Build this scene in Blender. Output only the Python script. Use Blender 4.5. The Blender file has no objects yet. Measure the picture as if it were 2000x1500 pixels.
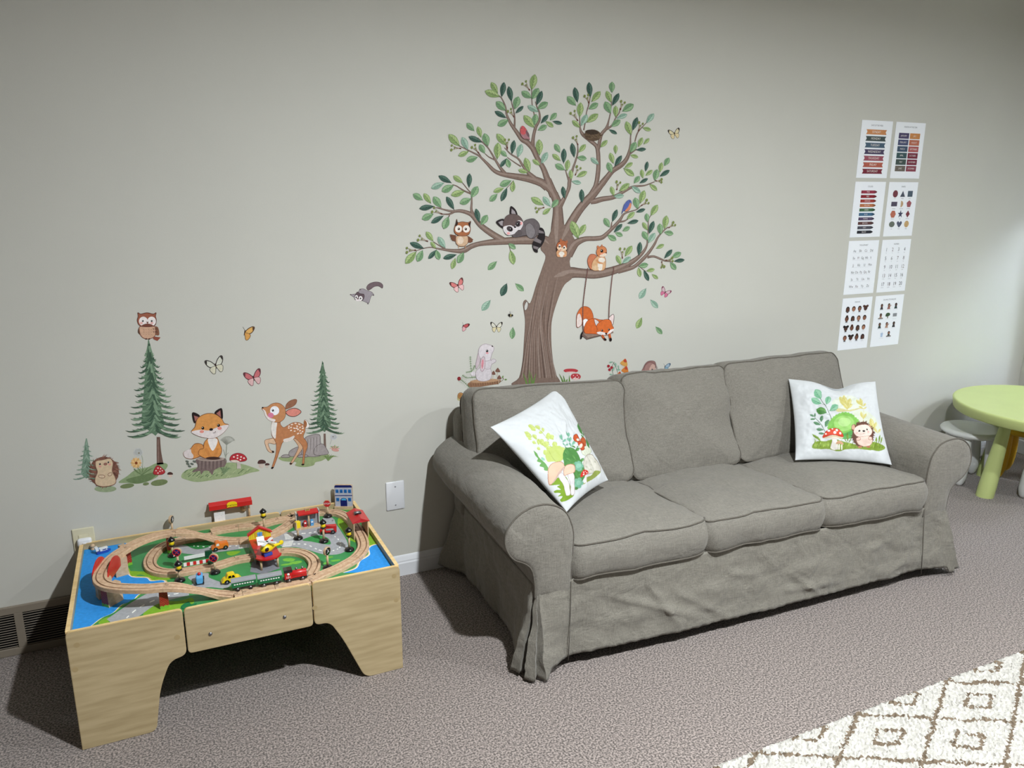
import bpy, bmesh, math, random
from math import sin, cos, pi, radians, sqrt, atan2, exp
from mathutils import Vector, Matrix, noise
random.seed(7)
S = bpy.context.scene
COL = S.collection

# ---------------------------------------------------------------- camera
CAM = Vector((0.0, -3.0687, 1.67))
YAW, PIT, ROL, FPX = 0.43562, 0.24607, 0.00412, 1520.0
FW = Vector((sin(YAW)*cos(PIT), cos(YAW)*cos(PIT), -sin(PIT)))
R0 = Vector((cos(YAW), -sin(YAW), 0)); U0 = R0.cross(FW)
RT = R0*cos(ROL)+U0*sin(ROL); UP = -R0*sin(ROL)+U0*cos(ROL)
cd = bpy.data.cameras.new('camera'); cd.sensor_width = 36; cd.lens = 36*FPX/2000; cd.clip_start = .05
co = bpy.data.objects.new('camera', cd); COL.objects.link(co)
co.matrix_world = Matrix(((RT.x, UP.x, -FW.x, CAM.x), (RT.y, UP.y, -FW.y, CAM.y), (RT.z, UP.z, -FW.z, CAM.z), (0, 0, 0, 1)))
S.camera = co
def ray(u, v): return FW*FPX+RT*(u-1000)-UP*(v-750)
def onwall(u, v, y=0.0):
    d = ray(u, v); return CAM+d*((y-CAM.y)/d.y)
def onz(u, v, z):
    d = ray(u, v); return CAM+d*((z-CAM.z)/d.z)

# ---------------------------------------------------------------- world, lights, exposure
CEIL = 2.95
W = bpy.data.worlds.new('world'); S.world = W; W.use_nodes = True
bg = W.node_tree.nodes['Background']; bg.inputs[0].default_value = (.62, .74, .9, 1); bg.inputs[1].default_value = .5
S.view_settings.view_transform = 'Standard'; S.view_settings.look = 'None'
S.view_settings.exposure = 0.38; S.view_settings.gamma = 1; S.view_settings.use_curve_mapping = False
POTS = [((1.2, -2.6), 112, .05), ((3.1, -2.6), 33, .05), ((4.6, -2.9), 30, .05), ((2.2, -4.9), 4, .05)]
for i, ((x, y), e, r) in enumerate(POTS):
    l = bpy.data.lights.new('ceiling_spot', 'AREA'); l.shape = 'DISK'; l.size = 2*r; l.energy = e; l.color = (.93, .975, 1.0); l.spread = radians(166)
    o = bpy.data.objects.new('ceiling_spot', l); o.location = (x, y, CEIL-.015); COL.objects.link(o)
l = bpy.data.lights.new('daylight', 'AREA'); l.shape = 'RECTANGLE'; l.size = 1.3; l.size_y = .8; l.energy = 430; l.color = (.72, .84, 1)
o = bpy.data.objects.new('daylight', l); o.location = (6.6, -2.3, 2.75); COL.objects.link(o)
o.rotation_euler = (Vector((4.4, 0, 1.0))-o.location).to_track_quat('-Z', 'Y').to_euler()

# ---------------------------------------------------------------- materials
def s2l(c):
    c = [x/255 if max(c) > 1.01 else x for x in c]
    return tuple([x/12.92 if x <= .04045 else ((x+.055)/1.055)**2.4 for x in c[:3]]+[1])
MC = {}
def mat(name, col, rough=.6, var=.08, scale=20, bump=0, bscale=200, metal=0, stretch=(1, 1, 1), coat=0, det=4, spec=.5):
    if name in MC: return MC[name]
    m = bpy.data.materials.new(name); m.use_nodes = True; nt = m.node_tree; N = nt.nodes; b = N['Principled BSDF']
    tc = N.new('ShaderNodeTexCoord'); mp = N.new('ShaderNodeMapping'); mp.inputs['Scale'].default_value = stretch
    nt.links.new(tc.outputs['Object'], mp.inputs[0])
    n = N.new('ShaderNodeTexNoise'); n.inputs['Scale'].default_value = scale; n.inputs['Detail'].default_value = det
    nt.links.new(mp.outputs[0], n.inputs[0])
    rp = N.new('ShaderNodeValToRGB'); c = s2l(col)
    rp.color_ramp.elements[0].position = .3; rp.color_ramp.elements[1].position = .7
    rp.color_ramp.elements[0].color = tuple([x*(1-var) for x in c[:3]]+[1]); rp.color_ramp.elements[1].color = tuple([min(1, x*(1+var)) for x in c[:3]]+[1])
    nt.links.new(n.outputs[0], rp.inputs[0]); nt.links.new(rp.outputs[0], b.inputs['Base Color'])
    b.inputs['Roughness'].default_value = rough; b.inputs['Metallic'].default_value = metal; b.inputs['Coat Weight'].default_value = coat
    b.inputs['Specular IOR Level'].default_value = spec
    if bump:
        n2 = N.new('ShaderNodeTexNoise'); n2.inputs['Scale'].default_value = bscale; n2.inputs['Detail'].default_value = 3
        nt.links.new(mp.outputs[0], n2.inputs[0]); bp = N.new('ShaderNodeBump'); bp.inputs['Strength'].default_value = bump; bp.inputs['Distance'].default_value = .004
        nt.links.new(n2.outputs[0], bp.inputs['Height']); nt.links.new(bp.outputs[0], b.inputs['Normal'])
    MC[name] = m; return m
def mat_wood(name, c1, c2, stretch, scale=6, rough=.5):
    m = mat(name, c1, rough, 0, scale, stretch=stretch, det=6); nt = m.node_tree
    rp = [n for n in nt.nodes if n.type == 'VALTORGB'][0]; rp.color_ramp.elements[0].color = s2l(c1); rp.color_ramp.elements[1].color = s2l(c2)
    rp.color_ramp.elements[0].position = .35; rp.color_ramp.elements[1].position = .65; return m
def mat_carpet():
    m = mat('carpet', (129, 119, 114), .95, .62, 165, .9, 210, det=3, spec=.1); nt = m.node_tree; N = nt.nodes
    # large tread marks in the pile
    n = N.new('ShaderNodeTexNoise'); n.inputs['Scale'].default_value = 3.2; n.inputs['Detail'].default_value = 3
    mr = N.new('ShaderNodeMapRange'); mr.inputs['To Min'].default_value = .86; mr.inputs['To Max'].default_value = 1.12; mr.inputs['From Min'].default_value = .35; mr.inputs['From Max'].default_value = .65
    nt.links.new(n.outputs[0], mr.inputs[0])
    mx = N.new('ShaderNodeMix'); mx.data_type = 'RGBA'; mx.blend_type = 'MULTIPLY'; mx.inputs[0].default_value = 1
    rp = [x for x in N if x.type == 'VALTORGB'][0]; rp.color_ramp.elements[0].position = .40; rp.color_ramp.elements[1].position = .62
    nt.links.new(rp.outputs[0], mx.inputs[6]); nt.links.new(mr.outputs[0], mx.inputs[7]); nt.links.new(mx.outputs[2], N['Principled BSDF'].inputs['Base Color'])
    N['Principled BSDF'].inputs['Sheen Weight'].default_value = .3
    return m
def mat_fabric(name, col, crease=.5):
    m = mat(name, col, .9, .0, 30, spec=.15); nt = m.node_tree; N = nt.nodes; b = N['Principled BSDF']
    tc = [n for n in N if n.type == 'TEX_COORD'][0]; c = s2l(col)
    outs = []
    for st in ((420, 420, 28), (28, 420, 420), (420, 28, 420)):
        mp = N.new('ShaderNodeMapping'); mp.inputs['Scale'].default_value = st; nt.links.new(tc.outputs['Object'], mp.inputs[0])
        n = N.new('ShaderNodeTexNoise'); n.inputs['Scale'].default_value = 1; n.inputs['Detail'].default_value = 2; nt.links.new(mp.outputs[0], n.inputs[0]); outs.append(n.outputs[0])
    a = N.new('ShaderNodeMath'); a.operation = 'ADD'; nt.links.new(outs[0], a.inputs[0]); nt.links.new(outs[1], a.inputs[1])
    a2 = N.new('ShaderNodeMath'); a2.operation = 'ADD'; nt.links.new(a.outputs[0], a2.inputs[0]); nt.links.new(outs[2], a2.inputs[1])
    mr = N.new('ShaderNodeMapRange'); mr.inputs['From Min'].default_value = 1.2; mr.inputs['From Max'].default_value = 1.8; nt.links.new(a2.outputs[0], mr.inputs[0])
    rp = [x for x in N if x.type == 'VALTORGB'][0]; nt.links.new(mr.outputs[0], rp.inputs[0])
    rp.color_ramp.elements[0].position = 0; rp.color_ramp.elements[1].position = 1
    rp.color_ramp.elements[0].color = tuple([x*.8 for x in c[:3]]+[1]); rp.color_ramp.elements[1].color = tuple([x*1.2 for x in c[:3]]+[1])
    n3 = N.new('ShaderNodeTexNoise'); n3.inputs['Scale'].default_value = 9; n3.inputs['Detail'].default_value = 4; n3.inputs['Distortion'].default_value = .8; nt.links.new(tc.outputs['Object'], n3.inputs[0])
    b1 = N.new('ShaderNodeBump'); b1.inputs['Strength'].default_value = crease; b1.inputs['Distance'].default_value = .02; nt.links.new(n3.outputs[0], b1.inputs['Height'])
    b2 = N.new('ShaderNodeBump'); b2.inputs['Strength'].default_value = .35; b2.inputs['Distance'].default_value = .001; nt.links.new(mr.outputs[0], b2.inputs['Height']); nt.links.new(b1.outputs[0], b2.inputs['Normal'])
    nt.links.new(b2.outputs[0], b.inputs['Normal']); b.inputs['Sheen Weight'].default_value = .15
    return m
def mat_art(name='printed_colour', rough=.65):
    m = bpy.data.materials.new(name); m.use_nodes = True; nt = m.node_tree; N = nt.nodes; b = N['Principled BSDF']
    at = N.new('ShaderNodeAttribute'); at.attribute_name = 'Col'
    tc = N.new('ShaderNodeTexCoord'); n = N.new('ShaderNodeTexNoise'); n.inputs['Scale'].default_value = 90; n.inputs['Detail'].default_value = 4
    nt.links.new(tc.outputs['Object'], n.inputs[0])
    mr = N.new('ShaderNodeMapRange'); mr.inputs['From Min'].default_value = .3; mr.inputs['From Max'].default_value = .7; mr.inputs['To Min'].default_value = .9; mr.inputs['To Max'].default_value = 1.1
    nt.links.new(n.outputs[0], mr.inputs[0])
    mx = N.new('ShaderNodeMix'); mx.data_type = 'RGBA'; mx.blend_type = 'MULTIPLY'; mx.inputs[0].default_value = 1
    nt.links.new(at.outputs['Color'], mx.inputs[6]); nt.links.new(mr.outputs[0], mx.inputs[7]); nt.links.new(mx.outputs[2], b.inputs['Base Color'])
    b.inputs['Roughness'].default_value = rough; b.inputs['Specular IOR Level'].default_value = .2
    return m
M_ART = mat_art()
WALLC = (201, 200, 192)
M_WALL = mat('wall_paint', WALLC, .75, .012, 3, .06, 350, spec=.25)
M_CEIL = mat('ceiling_paint', (225, 222, 215), .9, .01, 3)
M_CARPET = mat_carpet()
M_TRIM = mat('white_trim_paint', (222, 224, 228), .4, .01, 5)
M_FAB = mat_fabric('taupe_linen', (122, 118, 110), .45)
M_FABS = mat_fabric('taupe_linen_skirt', (123, 119, 110), .65)
M_PIPE = mat_fabric('taupe_piping', (94, 89, 81), 0)
M_PLY = mat_wood('maple_laminate', (168, 149, 112), (186, 167, 130), (1.2, 6, 11), 5, .45)
M_PLYE = mat_wood('maple_edge', (222, 188, 128), (236, 206, 150), (3, 8, 8), 8, .45)
M_BEECH = mat_wood('beech_track', (196, 160, 128), (216, 184, 152), (30, 30, 60), 3, .5)
M_BEECHD = mat('beech_groove', (140, 108, 82), .6, .06, 60)
def P(name, col, rough=.35, coat=.3, **k): return mat(name, col, rough, .03, 30, coat=coat, **k)
M_RED = P('red_paint', (196, 28, 30)); M_YEL = P('yellow_paint', (240, 208, 20)); M_BLU = P('blue_paint', (38, 72, 168)); M_LBL = P('light_blue_paint', (92, 168, 222))
M_BLK = P('black_paint', (16, 16, 18), .2, .6); M_WHT = P('white_paint', (232, 232, 232)); M_GRN = P('green_paint', (24, 110, 66)); M_DGR = P('dark_green_paint', (8, 62, 40))
M_ORG = P('orange_paint', (228, 122, 36)); M_GRY = P('grey_paint', (150, 152, 156)); M_NAVY = P('navy_paint', (26, 36, 112)); M_SIL = mat('steel', (150, 150, 155), .42, .02, 20, metal=1)

# ---------------------------------------------------------------- object helpers
def prop(o, label=None, cat=None, group=None, kind=None):
    if label: o['label'] = label
    if cat: o['category'] = cat
    if group: o['group'] = group
    if kind: o['kind'] = kind
    return o
def link(name, bm, m, parent=None, smooth=False, recalc=True):
    if recalc: bmesh.ops.recalc_face_normals(bm, faces=bm.faces)
    me = bpy.data.meshes.new(name); bm.to_mesh(me); bm.free()
    for mm in (m if isinstance(m, (list, tuple)) else [m]): me.materials.append(mm)
    if smooth:
        for p in me.polygons: p.use_smooth = True
    o = bpy.data.objects.new(name, me); COL.objects.link(o)
    if parent: o.parent = parent
    return o
def smooth_angle(o, a=40):
    me = o.data
    for p in me.polygons: p.use_smooth = True
    bm = bmesh.new(); bm.from_mesh(me)
    for e in bm.edges:
        if len(e.link_faces) == 2 and e.calc_face_angle(0) > radians(a): e.smooth = False
    bm.to_mesh(me); bm.free(); return o
def empty(name, loc, label, cat, group=None, rz=0, rot=None):
    o = bpy.data.objects.new(name, None); COL.objects.link(o); o.location = loc; o.rotation_euler = rot or (0, 0, rz); o.empty_display_size = .02
    return prop(o, label, cat, group)
def bx(bm, x0, x1, y0, y1, z0, z1, bev=0, mi=0, M=None, seg=2):
    b2 = bmesh.new()
    v = [b2.verts.new((x, y, z)) for x in (x0, x1) for y in (y0, y1) for z in (z0, z1)]
    for f in ((0, 1, 3, 2), (4, 6, 7, 5), (0, 4, 5, 1), (2, 3, 7, 6), (0, 2, 6, 4), (1, 5, 7, 3)): b2.faces.new([v[i] for i in f])
    if bev: bmesh.ops.bevel(b2, geom=list(b2.edges), offset=bev, segments=seg, profile=.5, affect='EDGES')
    if M: bmesh.ops.transform(b2, matrix=M, verts=b2.verts)
    merge(bm, b2, mi)
def merge(bm, b2, mi=None):
    mp = {}
    for v in b2.verts: mp[v] = bm.verts.new(v.co)
    for f in b2.faces:
        try:
            g = bm.faces.new([mp[v] for v in f.verts]); g.material_index = f.material_index if mi is None else mi; g.smooth = f.smooth
        except ValueError: pass
    b2.free()
def lathe(bm, prof, n=24, M=None, mi=0, cap=True):
    b2 = bmesh.new(); rings = []
    for r, z in prof:
        if r < 1e-6: rings.append([b2.verts.new((0, 0, z))])
        else: rings.append([b2.verts.new((r*cos(2*pi*i/n), r*sin(2*pi*i/n), z)) for i in range(n)])
    for a, b in zip(rings, rings[1:]):
        for i in range(n):
            j = (i+1) % n
            if len(a) == 1 and len(b) == 1: continue
            if len(a) == 1: b2.faces.new((a[0], b[i], b[j]))
            elif len(b) == 1: b2.faces.new((a[i], b[0], a[j]))
            else: b2.faces.new((a[i], a[j], b[j], b[i]))
    if cap:
        if len(rings[0]) > 1: b2.faces.new(rings[0][::-1])
        if len(rings[-1]) > 1: b2.faces.new(rings[-1])
    if M: bmesh.ops.transform(b2, matrix=M, verts=b2.verts)
    for f in b2.faces: f.smooth = True
    merge(bm, b2, mi)
def cyl(bm, p, r, h, axis='z', n=20, mi=0, bev=0):
    M = Matrix.Translation(p) @ {'z': Matrix.Identity(4), 'x': Matrix.Rotation(pi/2, 4, 'Y'), 'y': Matrix.Rotation(-pi/2, 4, 'X')}[axis]
    pr = [(r-bev, 0), (r, bev), (r, h-bev), (r-bev, h)] if bev else [(r, 0), (r, h)]
    lathe(bm, pr, n, M, mi)
def prism(bm, pts, z0, z1, M=None, mi=0, bev=0):
    b2 = bmesh.new(); a = [b2.verts.new((x, y, z0)) for x, y in pts]; b = [b2.verts.new((x, y, z1)) for x, y in pts]; n = len(pts)
    b2.faces.new(a[::-1]); b2.faces.new(b)
    for i in range(n): b2.faces.new((a[i], a[(i+1) % n], b[(i+1) % n], b[i]))
    bmesh.ops.recalc_face_normals(b2, faces=b2.faces)
    if bev: bmesh.ops.bevel(b2, geom=[e for e in b2.edges if abs(e.verts[0].co.z-e.verts[1].co.z) < 1e-9], offset=bev, segments=2, affect='EDGES')
    if M: bmesh.ops.transform(b2, matrix=M, verts=b2.verts)
    merge(bm, b2, mi)
def tube(bm, pts, r, n=8, closed=False, mi=0, cap=True):
    b2 = bmesh.new(); pts = [Vector(p) for p in pts]; N = len(pts); rings = []; up = None
    for i in range(N):
        a = pts[(i-1) % N] if closed or i else pts[0]; b = pts[(i+1) % N] if closed or i < N-1 else pts[-1]
        t = (b-a).normalized()
        if up is None: up = Vector((0, 0, 1)) if abs(t.z) < .9 else Vector((1, 0, 0))
        s = t.cross(up).normalized(); up = s.cross(t).normalized()
        rr = r[i] if isinstance(r, (list, tuple)) else r
        rings.append([b2.verts.new(pts[i]+s*rr*cos(2*pi*k/n)+up*rr*sin(2*pi*k/n)) for k in range(n)])
    for i in range(N if closed else N-1):
        A = rings[i]; B = rings[(i+1) % N]
        for k in range(n): b2.faces.new((A[k], A[(k+1) % n], B[(k+1) % n], B[k]))
    if cap and not closed: b2.faces.new(rings[0][::-1]); b2.faces.new(rings[-1])
    for f in b2.faces: f.smooth = True
    merge(bm, b2, mi)
def catmull(pts, n=6, closed=False):
    pts = [Vector(p) for p in pts]; N = len(pts); out = []
    for i in range(N if closed else N-1):
        if closed: p0, p1, p2, p3 = pts[i-1], pts[i], pts[(i+1) % N], pts[(i+2) % N]
        else: p0, p1, p2, p3 = pts[max(i-1, 0)], pts[i], pts[i+1], pts[min(i+2, N-1)]
        for k in range(n):
            t = k/n; out.append(.5*((2*p1)+(p2-p0)*t+(2*p0-5*p1+4*p2-p3)*t*t+(3*p1-p0-3*p2+p3)*t**3))
    if not closed: out.append(pts[-1])
    return out
def fbm(p, s, o=3):
    v = 0; a = 1
    for i in range(o): v += a*noise.noise(Vector(p)*s); s *= 2.1; a *= .5
    return v

# ---------------------------------------------------------------- room
XL, XR, YB = -6.0, 5.07, -9.0
bm = bmesh.new(); bx(bm, XL-.1, XR+.1, YB-.1, .1, -.1, 0); prop(link('floor', bm, M_CARPET), kind='structure')
bm = bmesh.new(); bx(bm, XL-.1, XR+.1, YB-.1, .1, CEIL, CEIL+.1); prop(link('ceiling', bm, M_CEIL), kind='structure')
bm = bmesh.new(); bx(bm, XL-.1, XR+.1, 0, .1, 0, CEIL); prop(link('wall_back', bm, M_WALL), kind='structure')
bm = bmesh.new(); bx(bm, XL-.1, XR+.1, YB-.1, YB, 0, CEIL); prop(link('wall_front', bm, M_WALL), kind='structure')
bm = bmesh.new(); bx(bm, XL-.1, XL, YB, 0, 0, CEIL); prop(link('wall_left', bm, M_WALL), kind='structure')
# right wall with a window close to the corner
WY0, WY1, WZ0, WZ1 = -1.75, -.17, .48, 1.72
bm = bmesh.new(); bx(bm, XR, XR+.12, YB, WY0, 0, CEIL); bx(bm, XR, XR+.12, WY1, 0, 0, CEIL); bx(bm, XR, XR+.12, WY0, WY1, 0, WZ0); bx(bm, XR, XR+.12, WY0, WY1, WZ1, CEIL)
prop(link('wall_right', bm, M_WALL), kind='structure')
wf = bmesh.new(); c = .09
for a in ((WY0-c, WY1+c, WZ1, WZ1+c), (WY0-c, WY1+c, WZ0-c, WZ0), (WY0-c, WY0, WZ0, WZ1), (WY1, WY1+c, WZ0, WZ1)): bx(wf, XR-.02, XR, a[0], a[1], a[2], a[3], .004)
for a in ((WY0, WY1, WZ1-.04, WZ1), (WY0, WY1, WZ0, WZ0+.04), (WY0, WY0+.04, WZ0, WZ1), (WY1-.04, WY1, WZ0, WZ1), ((WY0+WY1)/2-.02, (WY0+WY1)/2+.02, WZ0, WZ1)): bx(wf, XR+.05, XR+.09, a[0], a[1], a[2], a[3], .003)
wo = prop(link('window_1', wf, M_TRIM), kind='structure')
gm = bpy.data.materials.new('window_glass'); gm.use_nodes = True; gb = gm.node_tree.nodes['Principled BSDF']; gb.inputs['Transmission Weight'].default_value = 1; gb.inputs['Roughness'].default_value = 0; gb.inputs['IOR'].default_value = 1.02
bm = bmesh.new(); bx(bm, XR+.068, XR+.072, WY0+.04, WY1-.04, WZ0+.04, WZ1-.04); link('pane', bm, gm, wo)
# baseboards
BBP = [(0, 0), (-.014, 0), (-.014, .058), (-.011, .064), (-.011, .070), (-.008, .078), (-.005, .086), (-.002, .092), (0, .094)]
def baseboard(name, x0, x1):
    bm = bmesh.new(); prism(bm, [(z, y) for y, z in BBP], x0, x1, Matrix(((0, 0, 1, 0), (0, 1, 0, 0), (1, 0, 0, 0), (0, 0, 0, 1)))); prop(link(name, bm, M_TRIM), kind='structure')
baseboard('baseboard_back', -.045, XR)
bm = bmesh.new(); bx(bm, XR-.014, XR, YB, -.014, 0, .09, .003); prop(link('baseboard_right', bm, M_TRIM), kind='structure')
for (x, y), e, r in POTS:
    t = empty('ceiling_downlight', (x, y, CEIL), 'white recessed ceiling downlight, '+{1.2: 'the one in front of the train table', 3.1: 'the one in front of the sofa', 4.6: 'the one by the window', 2.2: 'the one at the back of the room'}[x], 'ceiling light', 'ceiling downlights')
    bm = bmesh.new(); lathe(bm, [(r, 0), (r, -.004), (r+.02, -.006), (r+.022, 0)], 32, cap=False); link('trim_ring', bm, M_TRIM, t, True)

# ---------------------------------------------------------------- wall vent, outlet, blank plate
M_VENT = mat('painted_vent_metal', (136, 126, 112), .5, .03, 30)
M_DARK = mat('dark_slot', (14, 12, 11), .9, .02, 30)
vt = empty('air_return_grille', (-.9, 0, 0), 'long taupe metal floor vent grille low on the wall left of the train table', 'vent')
VX0, VX1 = -.95, .85   # local
bm = bmesh.new()
bx(bm, VX0, VX1, -.012, 0, .165, .195, .003); bx(bm, VX0, VX1, -.012, 0, 0, .03, .003)
bays = []
x = VX1-.02
BARX = onwall(43, 1240).x+.9
while x > -.2: x -= .262
x = BARX-.0135+.262*4
while x > VX0:
    bays.append((x-.235, x)); x -= .262
for a, b in bays: bx(bm, b, b+.027, -.012, 0, .028, .167, .002)
link('frame', bm, M_VENT, vt)
bm = bmesh.new(); bx(bm, VX0, VX1, -.003, -.001, .02, .18); link('backing', bm, M_DARK, vt)
bm = bmesh.new()
for a, b in bays:
    for k in range(14):
        z = .034+k*.0096
        M = Matrix.Translation((0, -.007, z)) @ Matrix.Rotation(radians(-35), 4, 'X')
        bx(bm, a, b, -.004, .004, -.001, .001, 0, 0, M)
link('louvre', bm, M_VENT, vt)
M_IVORY = mat('ivory_plastic', (214, 208, 180), .4, .01, 10); M_WPL = mat('white_plastic', (226, 228, 232), .3, .01, 10)
t = empty('wall_outlet', (-.314, 0, .39), 'cream wall outlet plate behind the left corner of the train table', 'outlet')
bm = bmesh.new(); bx(bm, -.036, .036, -.006, 0, -.062, .062, .003); link('cover_plate', bm, M_IVORY, t)
bm = bmesh.new()
for z in (.024, -.024): bx(bm, -.017, .017, -.0075, -.005, z-.014, z+.014, .002)
link('socket', bm, M_IVORY, t)
t = empty('plug_cover', (-.312, -.0075, .402), 'small white rounded plug in the cream wall outlet', 'plug')
bm = bmesh.new(); bx(bm, -.024, .024, -.022, 0, -.016, .016, .009, seg=4); bx(bm, -.006, .006, -.024, -.02, -.003, .003, .001); smooth_angle(link('body', bm, M_WPL, t))
t = empty('blank_wall_plate', (.872, 0, .38), 'white blank wall plate between the train table and the sofa', 'wall plate')
bm = bmesh.new(); bx(bm, -.0405, .0405, -.006, 0, -.065, .065, .004, seg=3); smooth_angle(link('plate', bm, M_WPL, t))
for z in (.042, -.042):
    bm = bmesh.new(); cyl(bm, (0, -.0075, z), .003, .002, 'y'); link('screw', bm, M_GRY, t)

# ---------------------------------------------------------------- sofa
SOFA = empty('sofa', (2.118, -.082, 0), 'taupe three seat sofa with rolled arms and a linen slipcover against the wall', 'sofa', rz=radians(-2.6))
def rrect(w, d, r, n=6, seg=10):
    pts = []
    for cx, cy, a0 in ((w/2-r, d/2-r, 0), (-w/2+r, d/2-r, 90), (-w/2+r, -d/2+r, 180), (w/2-r, -d/2+r, 270)):
        for k in range(n+1):
            a = radians(a0+90*k/n); pts.append((cx+r*cos(a), cy+r*sin(a)))
    out = []; N = len(pts)
    for i in range(N):
        a = pts[i]; b = pts[(i+1) % N]; L = math.dist(a, b); m = max(1, int(L/(w/seg)))
        for k in range(m): out.append((a[0]+(b[0]-a[0])*k/m, a[1]+(b[1]-a[1])*k/m))
    return out
def boxcushion(name, w, d, h, r, top, bot, M, seed=0, side=.012, wr=.006, sag=None, parent=SOFA, fab=None):
    """box cushion: faces +-Z bulge, welted edges"""
    O = rrect(w, d, r, 6, 16); n = len(O); bm = bmesh.new(); S_ = Vector((seed*7.3, seed*3.1, 0)); rings = []
    def disp(p):
        q = p+S_; k = fbm((q.x*1.0, q.y*1.0, q.z), 7, 3)*wr
        e = sag(p) if sag else Vector((0, 0, 0))
        return p+Vector((k*.6, k*.6, k))+e
    def cap(sgn, bul):
        rs = []
        for s in (1, .985, .95, .9, .82, .72, .6, .46, .32, .18, .07):
            rs.append([disp(Vector((x*s, y*s, sgn*(h/2+bul*(1-s**2.6)*1.0+(.0 if s == 1 else .003))))) for x, y in O])
        return rs
    tc = cap(1, top); bc = cap(-1, bot)
    sides = []
    for k in range(0, 7):
        t = k/6; z = h/2-h*t; b = side*sin(pi*t)
        f = [Vector((x*(1+b*2/w), y*(1+b*2/d), z)) for x, y in O]; sides.append([disp(v) for v in f])
    allr = tc[::-1]+sides[1:-1]+bc
    V = [[bm.verts.new(p) for p in rg] for rg in allr]
    for a, b in zip(V, V[1:]):
        for i in range(n): bm.faces.new((a[i], a[(i+1) % n], b[(i+1) % n], b[i]))
    for rg in (V[0], V[-1]):
        c = bm.verts.new(sum((v.co for v in rg), Vector())/n)
        for i in range(n): bm.faces.new((rg[i], rg[(i+1) % n], c))
    bmesh.ops.transform(bm, matrix=M, verts=bm.verts)
    o = link(name, bm, fab or M_FAB, parent, True)
    bm = bmesh.new()
    for rg, sg in ((sides[0], 1), (sides[-1], -1)): tube(bm, [M @ (p+Vector((p.x, p.y, 0)).normalized()*.001+Vector((0, 0, sg*.001))) for p in rg], .0032, 6, True)
    link('piping', bm, M_PIPE, o, True)
    return o
# arms
ARM = [(-.845, .30), (-.845, .36), (-.842, .44), (-.842, .52), (-.855, .575), (-.885, .615), (-.93, .637), (-.985, .640), (-1.035, .622), (-1.075, .588), (-1.093, .545), (-1.088, .50), (-1.062, .462), (-1.025, .438), (-1.0, .415), (-.988, .385), (-.982, .34), (-.982, .30)]
ARMC = [(v.x, v.y) for v in catmull([(a, b, 0) for a, b in ARM], 4)]
AY0, AY1 = -.03, -.868
for sg in (1, -1):
    bm = bmesh.new(); ny = 36; rows = []
    for j in range(ny+1):
        t = j/ny; y = AY0+(AY1-AY0)*t; row = []
        for (x, z) in ARMC:
            k = fbm((x*1.2+sg*5, y*.9, z*1.2), 6, 3)*.005+.004*sin(pi*t)
            cx, cz = -.965, .54; dx, dz = x-cx, z-cz; L = sqrt(dx*dx+dz*dz)+1e-6
            row.append(bm.verts.new((-sg*-1*(x+dx/L*k), y, z+dz/L*k)) if sg == 1 else bm.verts.new((-(x+dx/L*k), y, z+dz/L*k)))
        rows.append(row)
    for a, b in zip(rows, rows[1:]):
        for i in range(len(a)-1): bm.faces.new((a[i], a[i+1], b[i+1], b[i]))
    # front panel, slightly domed
    cen = (-.925, .47); pr = rows[-1]
    for s in (.97, .85, .6, .3):
        nr = [bm.verts.new(((cen[0]*sg if sg == 1 else -cen[0])+(v.co.x-(cen[0]*sg if sg == 1 else -cen[0]))*s, AY1-.014*(1-s**2)**.5*1.0, cen[1]+(v.co.z-cen[1])*s)) for v in rows[-1]]
        for i in range(len(nr)-1): bm.faces.new((pr[i], pr[i+1], nr[i+1], nr[i]))
        bm.faces.new((pr[-1], pr[0], nr[0], nr[-1])); pr = nr
    bm.faces.new(pr); bm.faces.new(rows[0])
    edge = [Vector(v.co) for v in rows[-1]]
    o = link('arm', bm, M_FAB, SOFA, True)
    smooth_angle(o, 50)
    bm = bmesh.new(); tube(bm, [p+Vector((0, -.001, 0)) for p in edge], .0035, 6); link('piping', bm, M_PIPE, o, True)
# back frame and seat deck
bm = bmesh.new(); bx(bm, -1.0, 1.0, -.14, .0, .28, .765, .045, seg=4); smooth_angle(link('back_frame', bm, M_FAB, SOFA), 60)
bm = bmesh.new(); bx(bm, -.86, .86, -.855, -.12, .12, .335, .01); link('seat_deck', bm, M_FAB, SOFA)
# seat cushions
for i, cx in enumerate((-.562, .002, .566)):
    M = Matrix.Translation((cx, -.535, .388)) @ Matrix.Rotation(radians((.8, .4, -.6)[i]), 4, 'Z') @ Matrix.Rotation(radians(-3.6), 4, 'X')
    boxcushion('seat_cushion', .578, .69, .125, .055, .03, .004, M, seed=i+1, side=.014, wr=.009)
# back cushions : local Z is the facing direction
for i, (cx, cy, cz, w, h, ry) in enumerate(((-.64, -.215, .645, .69, .43, 2.5), (-.015, -.205, .64, .555, .455, 0), (.60, -.205, .652, .685, .455, -1))):
    M = Matrix.Translation((cx, cy, cz)) @ Matrix.Rotation(radians(ry), 4, 'Y') @ Matrix.Rotation(radians(71), 4, 'X')
    def sag(p, h=h, i=i):
        f = max(0, -p.y/(h/2)); v = Vector((0, 0, .02*f))
        if i == 0 and p.x < -.1: v.y += .10*f*min(1, (-p.x-.1)/.15)
        return v
    boxcushion('back_cushion', w, h, .15, .045, .04, .02, M, seed=10+i*3, side=.016, wr=.011, sag=sag)
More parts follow.
